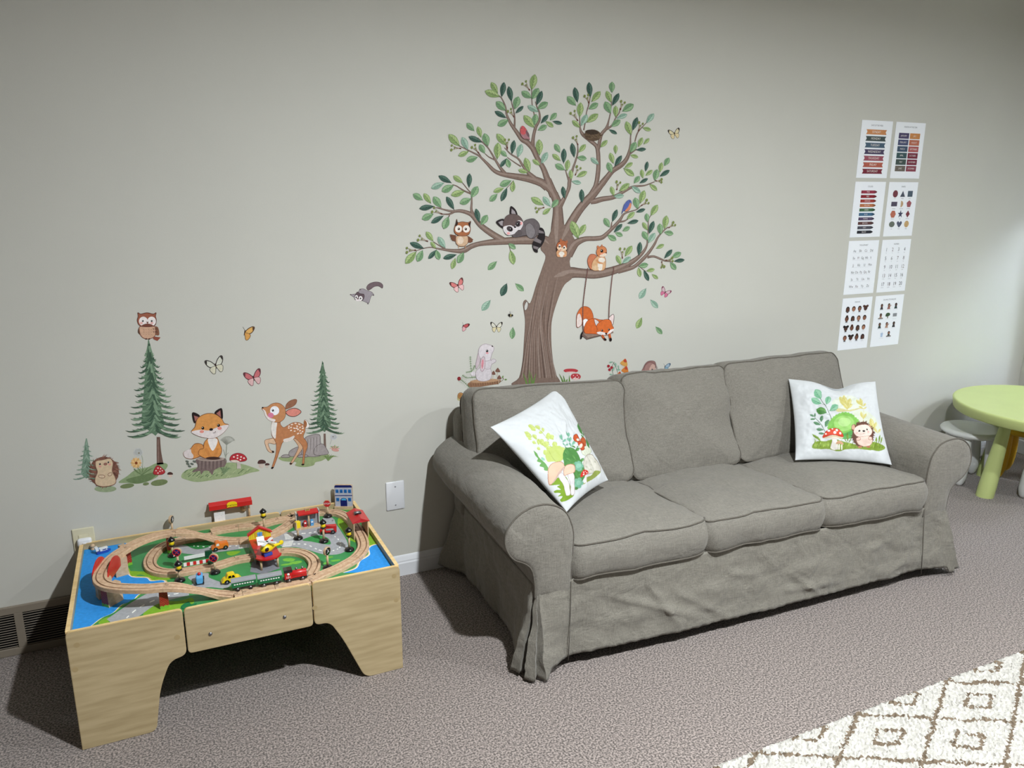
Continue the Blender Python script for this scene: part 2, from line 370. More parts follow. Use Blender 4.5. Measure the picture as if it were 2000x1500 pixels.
# slipcover skirt : top line, hem line (local x, y, hem z)
SK = [((-.985, -.02), (-1.075, .0), .03), ((-.985, -.10), (-.99, -.12), .03), ((-.985, -.30), (-.985, -.30), .035), ((-.985, -.5), (-.975, -.5), .035), ((-.985, -.7), (-.985, -.68), .03), ((-.984, -.80), (-1.01, -.775), .025),
      ((-.983, -.852), (-1.055, -.835), .02), ((-.98, -.856), (-1.035, -.868), .018), ((-.978, -.858), (-.99, -.845), .018), ((-.976, -.862), (-1.03, -.895), .014), ((-.974, -.868), (-1.0, -.925), .012), ((-.972, -.868), (-.985, -.90), .014),
      ((-.969, -.868), (-.965, -.935), .012), ((-.94, -.87), (-.93, -.915), .018), ((-.85, -.872), (-.86, -.885), .03), ((-.7, -.872), (-.72, -.893), .035), ((-.4, -.872), (-.4, -.905), .035), ((0, -.872), (0, -.9), .035), ((.4, -.872), (.4, -.9), .035), ((.7, -.872), (.72, -.89), .035), ((.84, -.872), (.86, -.885), .035),
      ((.93, -.872), (.99, -.90), .03), ((.972, -.87), (1.04, -.915), .025), ((.975, -.868), (1.03, -.89), .025), ((.98, -.865), (1.085, -.90), .028), ((.983, -.855), (1.08, -.86), .028), ((.985, -.7), (1.0, -.7), .03), ((.985, -.3), (.99, -.3), .03), ((.985, -.02), (1.05, -.02), .03)]
path = []
for a, b in zip(SK, SK[1:]):
    L = math.dist(a[1], b[1]); m = max(2, int(L/.012))
    for k in range(m):
        t = k/m; path.append([[a[0][i]+(b[0][i]-a[0][i])*t for i in (0, 1)], [a[1][i]+(b[1][i]-a[1][i])*t for i in (0, 1)], a[2]+(b[2]-a[2])*t])
path.append([list(SK[-1][0]), list(SK[-1][1]), SK[-1][2]])
def y_front(a): return a[1] < -.8 and abs(a[0]) < .95
bm = bmesh.new(); rows = []; nz = 26
CR = [(-.72, .26, -.28, .09, .010), (-.55, .30, -.40, .07, .008), (-.45, .24, -.15, .05, .007), (.05, .12, .42, .10, .008), (.3, .27, .2, .13, .006), (.5, .2, .68, .24, .007), (.1, .2, .3, .06, .007), (-.2, .25, .0, .2, .005), (.62, .07, .8, .14, .006)]
CR = [(a, b, c, d, e*1.35) for a, b, c, d, e in CR]
for k in range(nz+1):
    t = k/nz; row = []
    for i, (a, b, hz) in enumerate(path):
        hz += .022 if y_front(a) else 0; z = .345+(hz-.345)*t; e = t**(1.0 if abs(a[0]) > .96 and a[1] < -.8 else 1.25)
        x = a[0]+(b[0]-a[0])*e; y = a[1]+(b[1]-a[1])*e
        q = fbm((x*1.3, y*1.3, z*2.2), 5, 4)*.010*min(1, t*3)
        if y < -.84 and abs(x) < .95:
            for (xa, za, xb, zb, am) in CR:
                dx, dz = xb-xa, zb-za; L2 = dx*dx+dz*dz; s = ((x-xa)*dx+(z-za)*dz)/L2
                if -.1 < s < 1.1:
                    d = ((x-xa)*dz-(z-za)*dx)/sqrt(L2); q += am*exp(-(d/.012)**2)*max(0, sin(pi*min(1, max(0, s))))
        if k >= nz-2: q += .0015*sin(i*1.7)
        if y < -.84 and abs(x) < .96: y -= q
        else: x += q*(1 if x > 0 else -1)
        row.append(bm.verts.new((x, y, z+.004*fbm((x, y, 0), 6, 2)*t)))
    rows.append(row)
for a, b in zip(rows, rows[1:]):
    for i in range(len(a)-1): bm.faces.new((a[i], a[i+1], b[i+1], b[i]))
hem = [Vector(v.co) for v in rows[nz-3]]
skirt = link('skirt', bm, M_FABS, SOFA, True); smooth_angle(skirt, 55)
sm = skirt.modifiers.new('thick', 'SOLIDIFY'); sm.thickness = .003; sm.offset = -1
for sx in (-1, 1):
    bm = bmesh.new(); tube(bm, [(sx*.846, -.8755, .34), (sx*.850, -.882, .24), (sx*.855, -.889, .14), (sx*.86, -.892, .04)], .0018, 5)
    link('seam', bm, M_PIPE, skirt, True)
# legs (hidden behind the skirt, they carry the sofa)
for x, y in ((-.85, -.75), (.85, -.75), (-.85, -.12), (.85, -.12)):
    bm = bmesh.new(); bx(bm, x-.025, x+.025, y-.025, y+.025, 0, .13); link('leg', bm, M_BLK, SOFA)

# ---------------------------------------------------------------- train table
TH = .4017; MATZ = .378
TX0, TX1, TYF, TYB = -.3283, .6877, -.6751, -.0196
TT = empty('train_table', ((TX0+TX1)/2, (TYF+TYB)/2, 0), 'low maple play table with a printed town map top and arched legs', 'play table')
tw = TX1-TX0; td = TYB-TYF; hx, hy = tw/2, td/2
def XZ(px, py): # pixel on the front panel -> local x, z
    p = onwall(px, py, TYF); return (p.x-TT.location.x, p.z)
def rc(pts, r, n=5):
    "round the corners of a polygon"
    out = []; N = len(pts)
    for i in range(N):
        p = Vector(pts[i]).to_2d(); a = Vector(pts[i-1]).to_2d(); b = Vector(pts[(i+1) % N]).to_2d(); rr = r[i] if isinstance(r, (list, tuple)) else r
        if rr <= 0: out.append((p.x, p.y)); continue
        da = (a-p); db = (b-p); q = min(rr, da.length*.48, db.length*.48); A = p+da.normalized()*q; B = p+db.normalized()*q
        for k in range(n+1):
            t = k/n; c = A*(1-t)**2+p*2*t*(1-t)+B*t*t; out.append((c.x, c.y))
    return out
def panel(name, pts, y, th, parent=TT):
    # front/back panels: polygon in x,z, thickness in y, light edge band
    M = Matrix(((1, 0, 0, 0), (0, 0, 1, y), (0, 1, 0, 0), (0, 0, 0, 1)))
    bm = bmesh.new(); prism(bm, pts, 0, th, M, bev=.0015)
    bmesh.ops.recalc_face_normals(bm, faces=bm.faces)
    for f in bm.faces: f.material_index = 0 if abs(f.normal.y) > .8 else 1
    return link(name, bm, [M_PLY, M_PLYE], parent)
th = .013; W3 = (XZ(357, 1190)[0], XZ(608, 1137)[0]); g = .0022
lowz = XZ(480, 1252)[1]
def leg_panel(sgn, y):
    xo = -hx if sgn < 0 else hx; xi = W3[0]-g if sgn < 0 else W3[1]+g
    if sgn < 0: pts = [(xo, 0), (xo, TH), (xi, TH), (xi, lowz-.002), (xi-.05, lowz-.012), (-.275, .15), (-.292, .05), (-.300, 0)]; rr = [.002, .02, .015, .022, .03, .09, .04, .025]
    else: pts = [(xo, 0), (xo, TH), (xi, TH), (xi, lowz+.0), (xi+.05, lowz), (.30, .17), (.345, .06), (.37, 0)]; rr = [.002, .02, .015, .02, .06, .09, .04, .03]
    if sgn < 0: pts = [(x, z) for x, z in pts]
    return rc(pts, rr, 8)
for y, nm in ((-hy, 'front'), (hy-th, 'rear')):
    for sg in (-1, 1):
        o = panel('leg_panel', leg_panel(sg, y), y, th)
        if nm == 'front':
            for (px, py) in (((150, 1260), (147, 1308), (346, 1245)) if sg < 0 else ((615, 1187), (770, 1125), (774, 1172))):
                x, z = XZ(px, py); bm = bmesh.new(); prism(bm, [(x+.0085*cos(k*pi/14), z+.0085*sin(k*pi/14)) for k in range(28)], -.0004, 0, Matrix(((1, 0, 0, 0), (0, 0, 1, -hy), (0, 1, 0, 0), (0, 0, 0, 1)))); link('screw_cover', bm, mat('cover_cap', (170, 149, 108), .4), o)
    o = panel('centre_panel', rc([(W3[0]+g, lowz), (W3[0]+g, TH-.001), (W3[1]-g, TH-.001), (W3[1]-g, lowz)], .015, 6), y, th)
    if nm == 'front':
        for (px, py) in ((411, 1238), (556, 1205)):
            x, z = XZ(px, py); bm = bmesh.new(); lathe(bm, [(.006, 0), (.006, .001), (.0045, .003), (.002, .0038), (0, .0038)], 16, Matrix.Translation((x, -hy, z)) @ Matrix.Rotation(pi/2, 4, 'X')); link('bolt', bm, M_SIL, o, True)
# side panels
for sg in (-1, 1):
    pts = rc([(-hy+th, 0), (-hy+th, TH-.002), (hy-th, TH-.002), (hy-th, 0), (hy-.12, 0), (hy-.16, .16), (hy-.22, .25), (-hy+.22, .25), (-hy+.16, .16), (-hy+.12, 0)], [0, .002, .002, 0, .03, .06, .06, .06, .06, .03], 6)
    x = -hx if sg < 0 else hx-th
    M = Matrix(((0, 0, 1, x), (1, 0, 0, 0), (0, 1, 0, 0), (0, 0, 0, 1)))
    bm = bmesh.new(); prism(bm, pts, 0, th, M); bmesh.ops.recalc_face_normals(bm, faces=bm.faces)
    for f in bm.faces: f.material_index = 0 if abs(f.normal.x) > .8 else 1
    link('side_panel', bm, [M_PLY, M_PLYE], TT)

# ---------------------------------------------------------------- flat artwork on surfaces
class Art:
    """layers of flat coloured shapes drawn in the frame (ox, oy, scale) and laid on a surface by fn(u, v, layer)"""
    def __init__(s, ox, oy, sc, fn, gain=1.0, step=1, tess=0):
        s.o = (ox, oy, sc); s.fn = fn; s.faces = []; s.L = 1; s.g = gain; s.tess = tess
    def c(s, col):
        c = s2l(col); return tuple(min(1, x*s.g) for x in c[:3])+(1,)
    def at(s, x, y): return (s.o[0]+x/s.o[2], s.o[1]+y/s.o[2])
    def poly(s, pts, col, sm=True, n=5, keep=False):
        if sm and len(pts) > 2: pts = [(v.x, v.y) for v in catmull([(a, b, 0) for a, b in pts], n, True)]
        s.faces.append(([s.at(*p) for p in pts], s.c(col), s.L))
        if not keep: s.L += 1
    def out(s, pts, col, oc, w=3, sm=True, n=5):
        "filled shape with a darker outline"
        if sm: pts = [(v.x, v.y) for v in catmull([(a, b, 0) for a, b in pts], n, True)]
        s.poly(pts, col, False)
        s.line(list(pts)+[pts[0]], w, oc, sm=False)
    def line(s, pts, w, col, w1=None, sm=True, n=5, cap=True):
        if len(pts[0]) == 2: N = len(pts); pts = [(p[0], p[1], w+((w1 if w1 is not None else w)-w)*i/max(1, N-1)) for i, p in enumerate(pts)]
        if sm and len(pts) > 2: pts = [tuple(v) for v in catmull(pts, n)]
        L, R_ = [], []
        N = len(pts)
        for i, (x, y, ww) in enumerate(pts):
            a = pts[max(0, i-1)]; b = pts[min(N-1, i+1)]; dx, dy = b[0]-a[0], b[1]-a[1]; l = sqrt(dx*dx+dy*dy) or 1; nx, ny = -dy/l*ww/2, dx/l*ww/2
            L.append((x+nx, y+ny)); R_.append((x-nx, y-ny))
        for i in range(N-1): s.faces.append(([s.at(*L[i]), s.at(*L[i+1]), s.at(*R_[i+1]), s.at(*R_[i])], s.c(col), s.L))
        s.L += 1
    def ell(s, cx, cy, rx, ry=None, rot=0, col=(0, 0, 0), n=18, keep=False):
        ry = rx if ry is None else ry; a = radians(rot)
        s.poly([(cx+rx*cos(t)*cos(a)-ry*sin(t)*sin(a), cy+rx*cos(t)*sin(a)+ry*sin(t)*cos(a)) for t in [2*pi*k/n for k in range(n)]], col, False, keep=keep)
    def leaf(s, bx_, by, tx, ty, pal, wd=.46, seed=0):
        c0, c1, c2 = pal; dx, dy = tx-bx_, ty-by; L = sqrt(dx*dx+dy*dy); ux, uy = dx/L, dy/L; nx, ny = -uy, ux
        def pt(t, o): return (bx_+ux*t*L+nx*o*L, by+uy*t*L+ny*o*L)
        P_ = [(0, 0), (.12, .09), (.3, .17), (.55, .225), (.8, .17), (.94, .07), (1, 0)]
        h = wd/.46
        up = [pt(t, o*h) for t, o in P_]; dn = [pt(t, -o*h) for t, o in P_[1:-1]][::-1]
        Lr = s.L
        s.poly(up+dn, c1, True, 3); s.poly([pt(t*.92+.04, o*h*.8) for t, o in P_]+[pt(.96, 0), pt(.04, 0)], c0, False)
        for k in (.25, .45, .65):
            for sg in (1, -1): s.line([pt(k, 0), pt(k+.2, sg*.14*h)], .018*L, c2, .01*L, sm=False); pass
        s.line([pt(-.05, 0), pt(.95, 0)], .035*L, c2, .01*L, sm=False)
    def build(s, name, m=None, parent=None):
        bm = bmesh.new(); cl = bm.loops.layers.float_color.new('Col')
        for pts, col, Ly in s.faces:
            q = []
            for p in pts:
                if not q or abs(p[0]-q[-1][0])+abs(p[1]-q[-1][1]) > 1e-5: q.append(p)
            if len(q) > 2 and abs(q[0][0]-q[-1][0])+abs(q[0][1]-q[-1][1]) < 1e-5: q.pop()
            if len(q) < 3: continue
            if s.tess:
                b2 = bmesh.new(); vs = [b2.verts.new((p[0], p[1], 0)) for p in q]
                try: b2.faces.new(vs)
                except ValueError: b2.free(); continue
                bmesh.ops.triangulate(b2, faces=b2.faces)
                for it in range(6):
                    es = [e for e in b2.edges if e.calc_length() > s.tess]
                    if not es: break
                    bmesh.ops.subdivide_edges(b2, edges=es, cuts=1); bmesh.ops.triangulate(b2, faces=b2.faces)
                mp = {v: bm.verts.new(s.fn(v.co.x, v.co.y, Ly)) for v in b2.verts}
                for f in b2.faces:
                    try: g = bm.faces.new([mp[v] for v in f.verts])
                    except ValueError: continue
                    g.smooth = True
                    for l in g.loops: l[cl] = col
                b2.free()
            else:
                vs = [bm.verts.new(s.fn(p[0], p[1], Ly)) for p in q]
                try: f = bm.faces.new(vs)
                except ValueError: continue
                if f.calc_area() < 1e-12: continue
                for l in f.loops: l[cl] = col
        me = bpy.data.meshes.new(name); bm.normal_update(); bm.to_mesh(me); bm.free(); me.materials.append(m or M_ART)
        o = bpy.data.objects.new(name, me); COL.objects.link(o)
        if parent: o.parent = parent
        return o
def Z1(x, y): return (130+x/4.838, 930+y/4.838)
def Z2(x, y): return (370+x/6, 930+y/6)
def Z3(x, y): return (540+x/6.523, 920+y/6.523)
def onmat(u, v, L):
    p = onz(u, v, MATZ+L*.000012); return (min(max(p.x, TX0+th+.0005), TX1-th-.0005)-TT.location.x, min(max(p.y, TYF+th+.0005), TYB-th-.0005)-TT.location.y, MATZ+L*.000012)
# the mat board
bm = bmesh.new(); bx(bm, -hx+th, hx-th, -hy+th, hy-th, MATZ-.01, MATZ)
GR, LG, BL, SD, WH, RD = (56, 142, 78), (130, 178, 50), (52, 148, 226), (226, 200, 150), (240, 240, 235), (168, 170, 174)
link('play_board', bm, mat('board_green', GR, .4), TT)
A = Art(130, 930, 4.838, onmat)
def z(f, pts):  # convert other zooms into this frame
    o = []
    for p in pts: q = f(*p); o.append(((q[0]-130)*4.838, (q[1]-930)*4.838))
    return o
# sea on the left with sandy shore
shore = [(610, 560), (560, 640), (530, 760), (490, 840), (560, 880), (590, 930), (640, 955), (760, 960), (800, 990), (920, 985), (930, 1060), (760, 1100), (680, 1120), (620, 1180), (520, 1215), (440, 1290), (330, 1340), (250, 1400), (200, 1440)]
A.poly([(60, 1470), (-40, 1440), (130, 560), (620, 540)]+[(x+28, y-12) for x, y in shore]+[(180, 1480)], (150, 190, 60), False)
sc = [(v.x, v.y) for v in catmull([(a, b, 0) for a, b in shore], 4)]
A.poly([(-40, 1500), (130, 560), (610, 540)]+[(x+14, y-6) for x, y in sc]+[(215, 1480)], SD, False)
A.poly([(-40, 1500), (130, 560), (600, 540)]+[(x+3, y) for x, y in sc]+[(205, 1470)], WH, False)
A.poly([(-40, 1500), (130, 560), (590, 540)]+[(x-5, y+2) for x, y in sc]+[(190, 1470)], BL, False)
# light green patches
A.poly([(600, 900), (700, 900), (760, 905), (960, 935), (980, 975), (880, 980), (800, 965), (700, 930), (620, 945)], LG)
A.poly([(300, 1385), (420, 1330), (600, 1180), (760, 1120), (820, 1110), (700, 1180), (560, 1270), (450, 1360), (380, 1390)], GR)
A.poly([(300, 1390), (360, 1340), (430, 1330), (400, 1370), (390, 1400)], LG)
A.poly([(730, 1290), (900, 1190), (1060, 1180), (1180, 1150), (1200, 1200), (1080, 1240), (1040, 1290), (780, 1350)], LG)
A.poly([(1260, 480), (1370, 470), (1370, 500), (1280, 505)], LG)
A.poly(z(Z2, [(0, 650), (250, 590), (250, 610), (120, 640)]), LG)
A.poly(z(Z2, [(440, 890), (520, 880), (600, 880), (560, 910), (500, 930), (450, 920)]), LG)
for pp in ([(1100, 970), (1180, 960), (1240, 975), (1200, 1000), (1110, 995)], [(1180, 1010), (1290, 990), (1320, 1005), (1250, 1030), (1190, 1025)], [(1080, 1035), (1180, 1020), (1200, 1035), (1090, 1050)]): A.poly(z(Z2, pp), (120, 185, 70))
A.poly(z(Z2, [(760, 480), (1050, 420), (1240, 400), (1290, 430), (1000, 460), (780, 500)]), LG)
A.poly(z(Z3, [(560, 440), (760, 400), (900, 400), (990, 480), (900, 500), (700, 480), (580, 480)]), LG)
A.poly(z(Z3, [(800, 590), (900, 640), (960, 760), (1010, 900), (960, 890), (900, 860), (840, 760), (780, 680)]), LG)
A.poly(z(Z3, [(1150, 700), (1210, 720), (1320, 920), (1180, 960), (1130, 900)]), LG)
for pp in ([(620, 1100), (700, 1085), (720, 1100), (640, 1115)], [(690, 1140), (790, 1125), (810, 1140), (720, 1155)], [(600, 1170), (660, 1160), (690, 1172), (610, 1185)]): A.poly(z(Z3, pp), (110, 180, 70))
# right lake
lake = [(1340, 930), (1240, 950), (1190, 990), (1200, 1060), (1160, 1100), (1080, 1150), (1040, 1230), (960, 1270), (860, 1300)]
for dx, cc in ((-30, SD), (-16, WH), (-8, BL)): A.poly(z(Z3, [(x+dx, y+dx*.3) for x, y in [(v.x, v.y) for v in catmull([(a, b, 0) for a, b in lake], 4)]]+[(1500, 1320), (1600, 1150)]), cc, False)
# roads
A.line([(430, 1420, 170), (640, 1265, 150), (800, 1165, 130), (950, 1120, 110), (1150, 1080, 90)], 0, RD)
A.poly([(1150, 950), (1330, 915), (1350, 960), (1480, 1005), (1560, 1010), (1500, 1060), (1330, 1050), (1130, 1090), (1100, 1060), (1200, 1010)], RD)
A.line(z(Z1, [(1000, 660), (1100, 690), (1250, 700), (1500, 670), (1700, 640)]), 75, RD)
A.line([(1000, 640), (1060, 600), (1160, 570), (1400, 560)], 50, RD)
A.poly([(1130, 640), (1230, 590), (1340, 585), (1380, 620), (1340, 670), (1220, 690)], (48, 130, 66))
A.line(z(Z2, [(470, 820), (620, 800), (760, 790), (950, 760), (1050, 690), (1150, 640)]), 70, RD)
A.line(z(Z3, [(-40, 880), (100, 850), (280, 800), (450, 770), (620, 740), (700, 660), (640, 620)]), 78, RD)
A.poly(z(Z3, [(590, 600), (680, 620), (760, 680), (830, 780), (900, 900), (900, 1000), (780, 1060), (600, 1060), (420, 1010), (250, 970), (60, 960), (60, 840), (240, 780), (500, 740), (620, 700)]), RD)
A.poly(z(Z3, [(330, 880), (450, 830), (560, 820), (660, 860), (690, 930), (600, 930), (450, 900)]), (60, 146, 76))
A.poly(z(Z3, [(30, 800), (110, 750), (240, 710), (250, 730), (150, 770)]), (60, 146, 76))
A.poly(z(Z2, [(710, 1120), (740, 980), (1000, 900), (1060, 1080), (860, 1150)]), (132, 134, 140), False)
# dashes and crossings
def dash(f, pts, w=9, n=9, l=.5):
    q = [(v.x, v.y) for v in catmull([(a, b, 0) for a, b in z(f, pts)], 12)]; N = len(q)
    for k in range(n):
        i = int((k+.2)/n*(N-1)); j = int((k+.2+l)/n*(N-1))
        if j > i: A.line([q[i], q[min(j, N-1)]], w, WH, sm=False)
    A.L += 1
dash(Z1, [(560, 1345), (680, 1245), (860, 1160), (1000, 1118), (1160, 1090)], 10, 8)
dash(Z1, [(1200, 660), (1400, 670), (1640, 655)], 8, 8, .35)
dash(Z3, [(220, 800), (400, 790), (520, 770), (600, 760)], 9, 6)
dash(Z3, [(210, 930), (380, 935), (540, 1005), (680, 1020), (800, 980), (810, 900), (730, 820)], 9, 15, .45)
def zebra(f, a, b, w, n, t):
    for k in range(n):
        s_ = (k+.5)/n; x = a[0]+(b[0]-a[0])*s_; y = a[1]+(b[1]-a[1])*s_
        A.line(z(f, [(x-w/2, y+w*.06), (x+w/2, y-w*.06)]), t, WH, sm=False)
    A.L += 1
zebra(Z2, (630, 785), (625, 845), 100, 6, 5); zebra(Z3, (150, 795), (170, 870), 110, 7, 5); zebra(Z3, (160, 890), (130, 965), 120, 7, 5)
A.poly([(1080, 1230), (1150, 1185), (1180, 1210), (1230, 1200), (1200, 1240), (1120, 1260)], (30, 120, 70))
A.build('printed_map', parent=TT)

# ---------------------------------------------------------------- toys on the train table
TG = MATZ+.0135; EL = .457
def PT(f, x, y, z_): return onz(*f(x, y), z_)
TW, TT_ = .042, .0135
def sweep_track(name, pts, label, grp):
    c = sum(pts, Vector())/len(pts); c.z = min(p.z for p in pts)-TT_
    o0 = empty(name, c, label, 'toy track', grp)
    g, gw, gd = .0108, .0045, .0028; w = TW/2; h = TT_
    prof = [(-w, -h), (-w, -.0012), (-w+.0012, 0), (-g-gw/2, 0), (-g-gw/2, -gd), (-g+gw/2, -gd), (-g+gw/2, 0), (g-gw/2, 0), (g-gw/2, -gd), (g+gw/2, -gd), (g+gw/2, 0), (w-.0012, 0), (w, -.0012), (w, -h)]
    bm = bmesh.new(); rows = []; N = len(pts)
    for i, p in enumerate(pts):
        a = pts[max(0, i-1)]; b = pts[min(N-1, i+1)]; t = b-a; t.z = 0; t.normalize(); n = Vector((-t.y, t.x, 0)); q = p.copy()
        if i == 0: q += t*.0006
        if i == N-1: q -= t*.0006
        rows.append([bm.verts.new(q-c+n*x+Vector((0, 0, z_))) for x, z_ in prof])
    for A_, B_ in zip(rows, rows[1:]):
        for i in range(len(prof)): 
            f = bm.faces.new((A_[i], A_[(i+1) % len(prof)], B_[(i+1) % len(prof)], B_[i])); f.material_index = 1 if i in (4, 8) else 0
    bm.faces.new(rows[0]); bm.faces.new(rows[-1][::-1])
    smooth_angle(link('rail_block', bm, [M_BEECH, M_BEECHD], o0), 30)
    # joint slot drawn by the gap round the connector peg
    t = (pts[1]-pts[0]).normalized(); n = Vector((-t.y, t.x, 0)); bm = bmesh.new(); q = pts[0]-c+Vector((0, 0, .0002))
    arc = [q+t*.002+n*.0012]+[q+t*(.0085+.0034*-cos(a))+n*.0034*sin(a) for a in [radians(k) for k in range(40, 330, 29)]]+[q+t*.002-n*.0012]
    tube(bm, arc, .0005, 4); link('connector_slot', bm, M_BLK, o0)
    return o0
def chain(ctrl, splits, labels, grp='wooden track pieces of the toy railway', n=8):
    pts = [PT(f, x, y, z_) for f, x, y, z_ in ctrl]; sm = catmull(pts, n); k = 0; sp = [0]+list(splits)+[len(ctrl)-1]
    for i, (a, b) in enumerate(zip(sp, sp[1:])): sweep_track('toy_track', sm[a*n:b*n+1], labels[i], grp)
E_ = [(Z2, 735, 720, TG), (Z2, 590, 738, TG), (Z1, 1480, 592, TG+.003), (Z1, 1350, 566, .413), (Z1, 1230, 536, .437), (Z1, 1130, 519, .453), (Z1, 1030, 520, EL), (Z1, 900, 538, EL), (Z1, 780, 570, EL), (Z1, 670, 612, EL), (Z1, 570, 665, EL), (Z1, 450, 745, EL), (Z1, 370, 830, EL), (Z1, 318, 915, EL),
      (Z1, 318, 975, EL), (Z1, 370, 1015, EL), (Z1, 470, 1036, EL), (Z1, 600, 1044, EL), (Z1, 760, 1044, EL), (Z1, 925, 1030, EL), (Z1, 1050, 1032, .453), (Z1, 1180, 1050, .437), (Z1, 1310, 1076, .413), (Z1, 1440, 1100, TG+.003), (Z1, 1580, 1112, TG)]
chain(E_, [1, 6, 10, 13, 19], ['short wooden track piece just behind the toy house', 'wooden ramp track sloping down along the back towards the toy house', 'raised curved wooden track at the back left of the loop', 'raised wooden track crossing the red bridge over the sea', 'raised curved wooden track at the front left corner on brick piers', 'wooden ramp track sloping down at the front behind the green coaches'])
F_ = [(Z1, 1580, 1112, TG), (Z2, 620, 1358, TG), (Z2, 800, 1325, TG), (Z2, 1000, 1290, TG), (Z2, 1200, 1255, TG), (Z2, 1400, 1212, TG), (Z3, 600, 1295, TG), (Z3, 760, 1230, TG), (Z3, 880, 1168, TG), (Z3, 1000, 1095, TG), (Z3, 1080, 1010, TG), (Z3, 1108, 930, TG), (Z3, 1085, 840, TG), (Z3, 1020, 720, TG), (Z3, 960, 630, TG), (Z3, 900, 570, TG), (Z3, 820, 530, TG), (Z3, 740, 512, TG), (Z3, 600, 508, TG), (Z3, 400, 520, TG), (Z3, 200, 553, TG), (Z2, 1240, 465, TG), (Z2, 1040, 500, TG), (Z2, 860, 545, TG), (Z2, 700, 570, TG), (Z2, 575, 585, TG), (Z2, 400, 610, TG), (Z2, 250, 640, TG)]
chain(F_, [1, 3, 5, 9, 13, 17, 20, 22, 25], ['short wooden track piece in front of the yellow car', 'straight wooden track under the two green coaches', 'straight wooden track under the red locomotive', 'curved wooden track at the front right beside the small lake', 'curved wooden track leading into the red roofed shed', 'curved wooden track behind the red roofed shed', 'straight wooden track behind the petrol station', 'wooden switch track left of the petrol station', 'straight wooden track in front of the toy station, right piece', 'straight wooden track in front of the toy station, left piece'])
L_ = [(Z2, 735, 720, TG), (Z2, 860, 700, TG), (Z2, 1000, 650, TG), (Z2, 1110, 588, TG), (Z2, 1190, 530, TG), (Z2, 1270, 480, TG)]
chain(L_, [3], ['curved wooden track emerging right of the toy house roof', 'short wooden track joining the rear line beside the yellow box sign'])
I_ = [(Z1, 1370, 550, TG), (Z1, 1250, 568, TG), (Z1, 1120, 588, TG), (Z1, 990, 615, TG), (Z1, 890, 660, TG), (Z1, 815, 730, TG), (Z1, 785, 805, TG), (Z1, 820, 868, TG), (Z1, 930, 897, TG), (Z1, 1070, 893, TG), (Z1, 1250, 862, TG), (Z1, 1430, 828, TG), (Z2, 540, 965, TG), (Z2, 740, 930, TG), (Z2, 900, 895, TG), (Z2, 1070, 868, TG), (Z3, 200, 1008, TG), (Z3, 330, 1030, TG), (Z3, 430, 1080, TG), (Z3, 480, 1145, TG), (Z3, 478, 1210, TG), (Z3, 440, 1280, TG), (Z3, 420, 1322, TG)]
chain(I_, [2, 6, 9, 12, 15, 19], ['wooden track of the inner loop beneath the rear ramp', 'curved wooden track at the back of the inner left loop', 'curved wooden track at the front of the inner left loop', 'straight wooden track through the striped level crossing', 'straight wooden track passing under the toy house', 'curved wooden track at the back of the right turning loop', 'curved wooden track of the right loop joining the front line beside the locomotive'])
def mat_brick():
    m = mat('toy_brick', (180, 60, 50), .5, 0, 10); nt = m.node_tree; N = nt.nodes
    tc = [n for n in N if n.type == 'TEX_COORD'][0]; sp = N.new('ShaderNodeSeparateXYZ'); nt.links.new(tc.outputs['Object'], sp.inputs[0])
    cb = N.new('ShaderNodeCombineXYZ'); nt.links.new(sp.outputs[0], cb.inputs[0]); nt.links.new(sp.outputs[2], cb.inputs[1])
    b = N.new('ShaderNodeTexBrick'); b.inputs['Scale'].default_value = 60; b.inputs['Brick Width'].default_value = .42; b.inputs['Row Height'].default_value = .24; b.inputs['Mortar Size'].default_value = .035
    b.inputs['Color1'].default_value = s2l((188, 52, 44)); b.inputs['Color2'].default_value = s2l((196, 70, 50)); b.inputs['Mortar'].default_value = s2l((60, 26, 20)); nt.links.new(cb.outputs[0], b.inputs[0])
    nt.links.new(b.outputs[0], N['Principled BSDF'].inputs['Base Color']); return m
M_BRICK = mat_brick(); M_WOODT = mat_wood('toy_plywood', (188, 158, 124), (206, 178, 146), (20, 20, 40), 3)
def pier(f, x, y, rz, label, w=.027, d=.04, brick=True):
    p = PT(f, x, y, MATZ); t = empty('toy_bridge_pier', p, label, 'toy bridge', 'piers under the raised toy track', radians(rz)); h = EL-TT_-MATZ
    bm = bmesh.new(); prism(bm, [(-w/2, 0), (w/2, 0), (w*.42, h), (-w*.42, h)], -d/2, d/2, Matrix(((1, 0, 0, 0), (0, 0, 1, d/2), (0, 1, 0, 0), (0, 0, 0, 1)))); link('block', bm, M_WOODT, t)
    if brick:
        bm = bmesh.new(); prism(bm, [(-w/2, .008), (w/2, .008), (w*.42, h), (-w*.42, h)], -.0003, 0, Matrix(((1, 0, 0, 0), (0, 0, 1, 0), (0, 1, 0, 0), (0, 0, 0, 1)))); o = link('brick_face', bm, M_BRICK, t)
        bm = bmesh.new(); prism(bm, [(-w/2, 0), (w/2, 0), (w/2, .011), (w*.3, .008), (w*.1, .012), (-w*.15, .007), (-w*.3, .012), (-w/2, .009)], -.0005, 0, Matrix(((1, 0, 0, 0), (0, 0, 1, 0), (0, 1, 0, 0), (0, 0, 0, 1)))); link('painted_grass', bm, mat('toy_grass', (120, 180, 50)), t)
pier(Z1, 930, 1250, 3, 'brick patterned pier at the front, right of the sea shore')
pier(Z1, 370, 1235, -48, 'brick patterned pier standing in the sea at the front left', .03, .055)
pier(Z1, 590, 845, 24, 'brick patterned pier on the green behind the red bridge', .024, .05)
pier(Z1, 985, 722, 3, 'brick patterned pier behind the striped lamp post at the back', .022)
pier(Z1, 295, 1155, -70, 'plain wooden pier in the sea below the red bridge, left side', .03, .045, False)
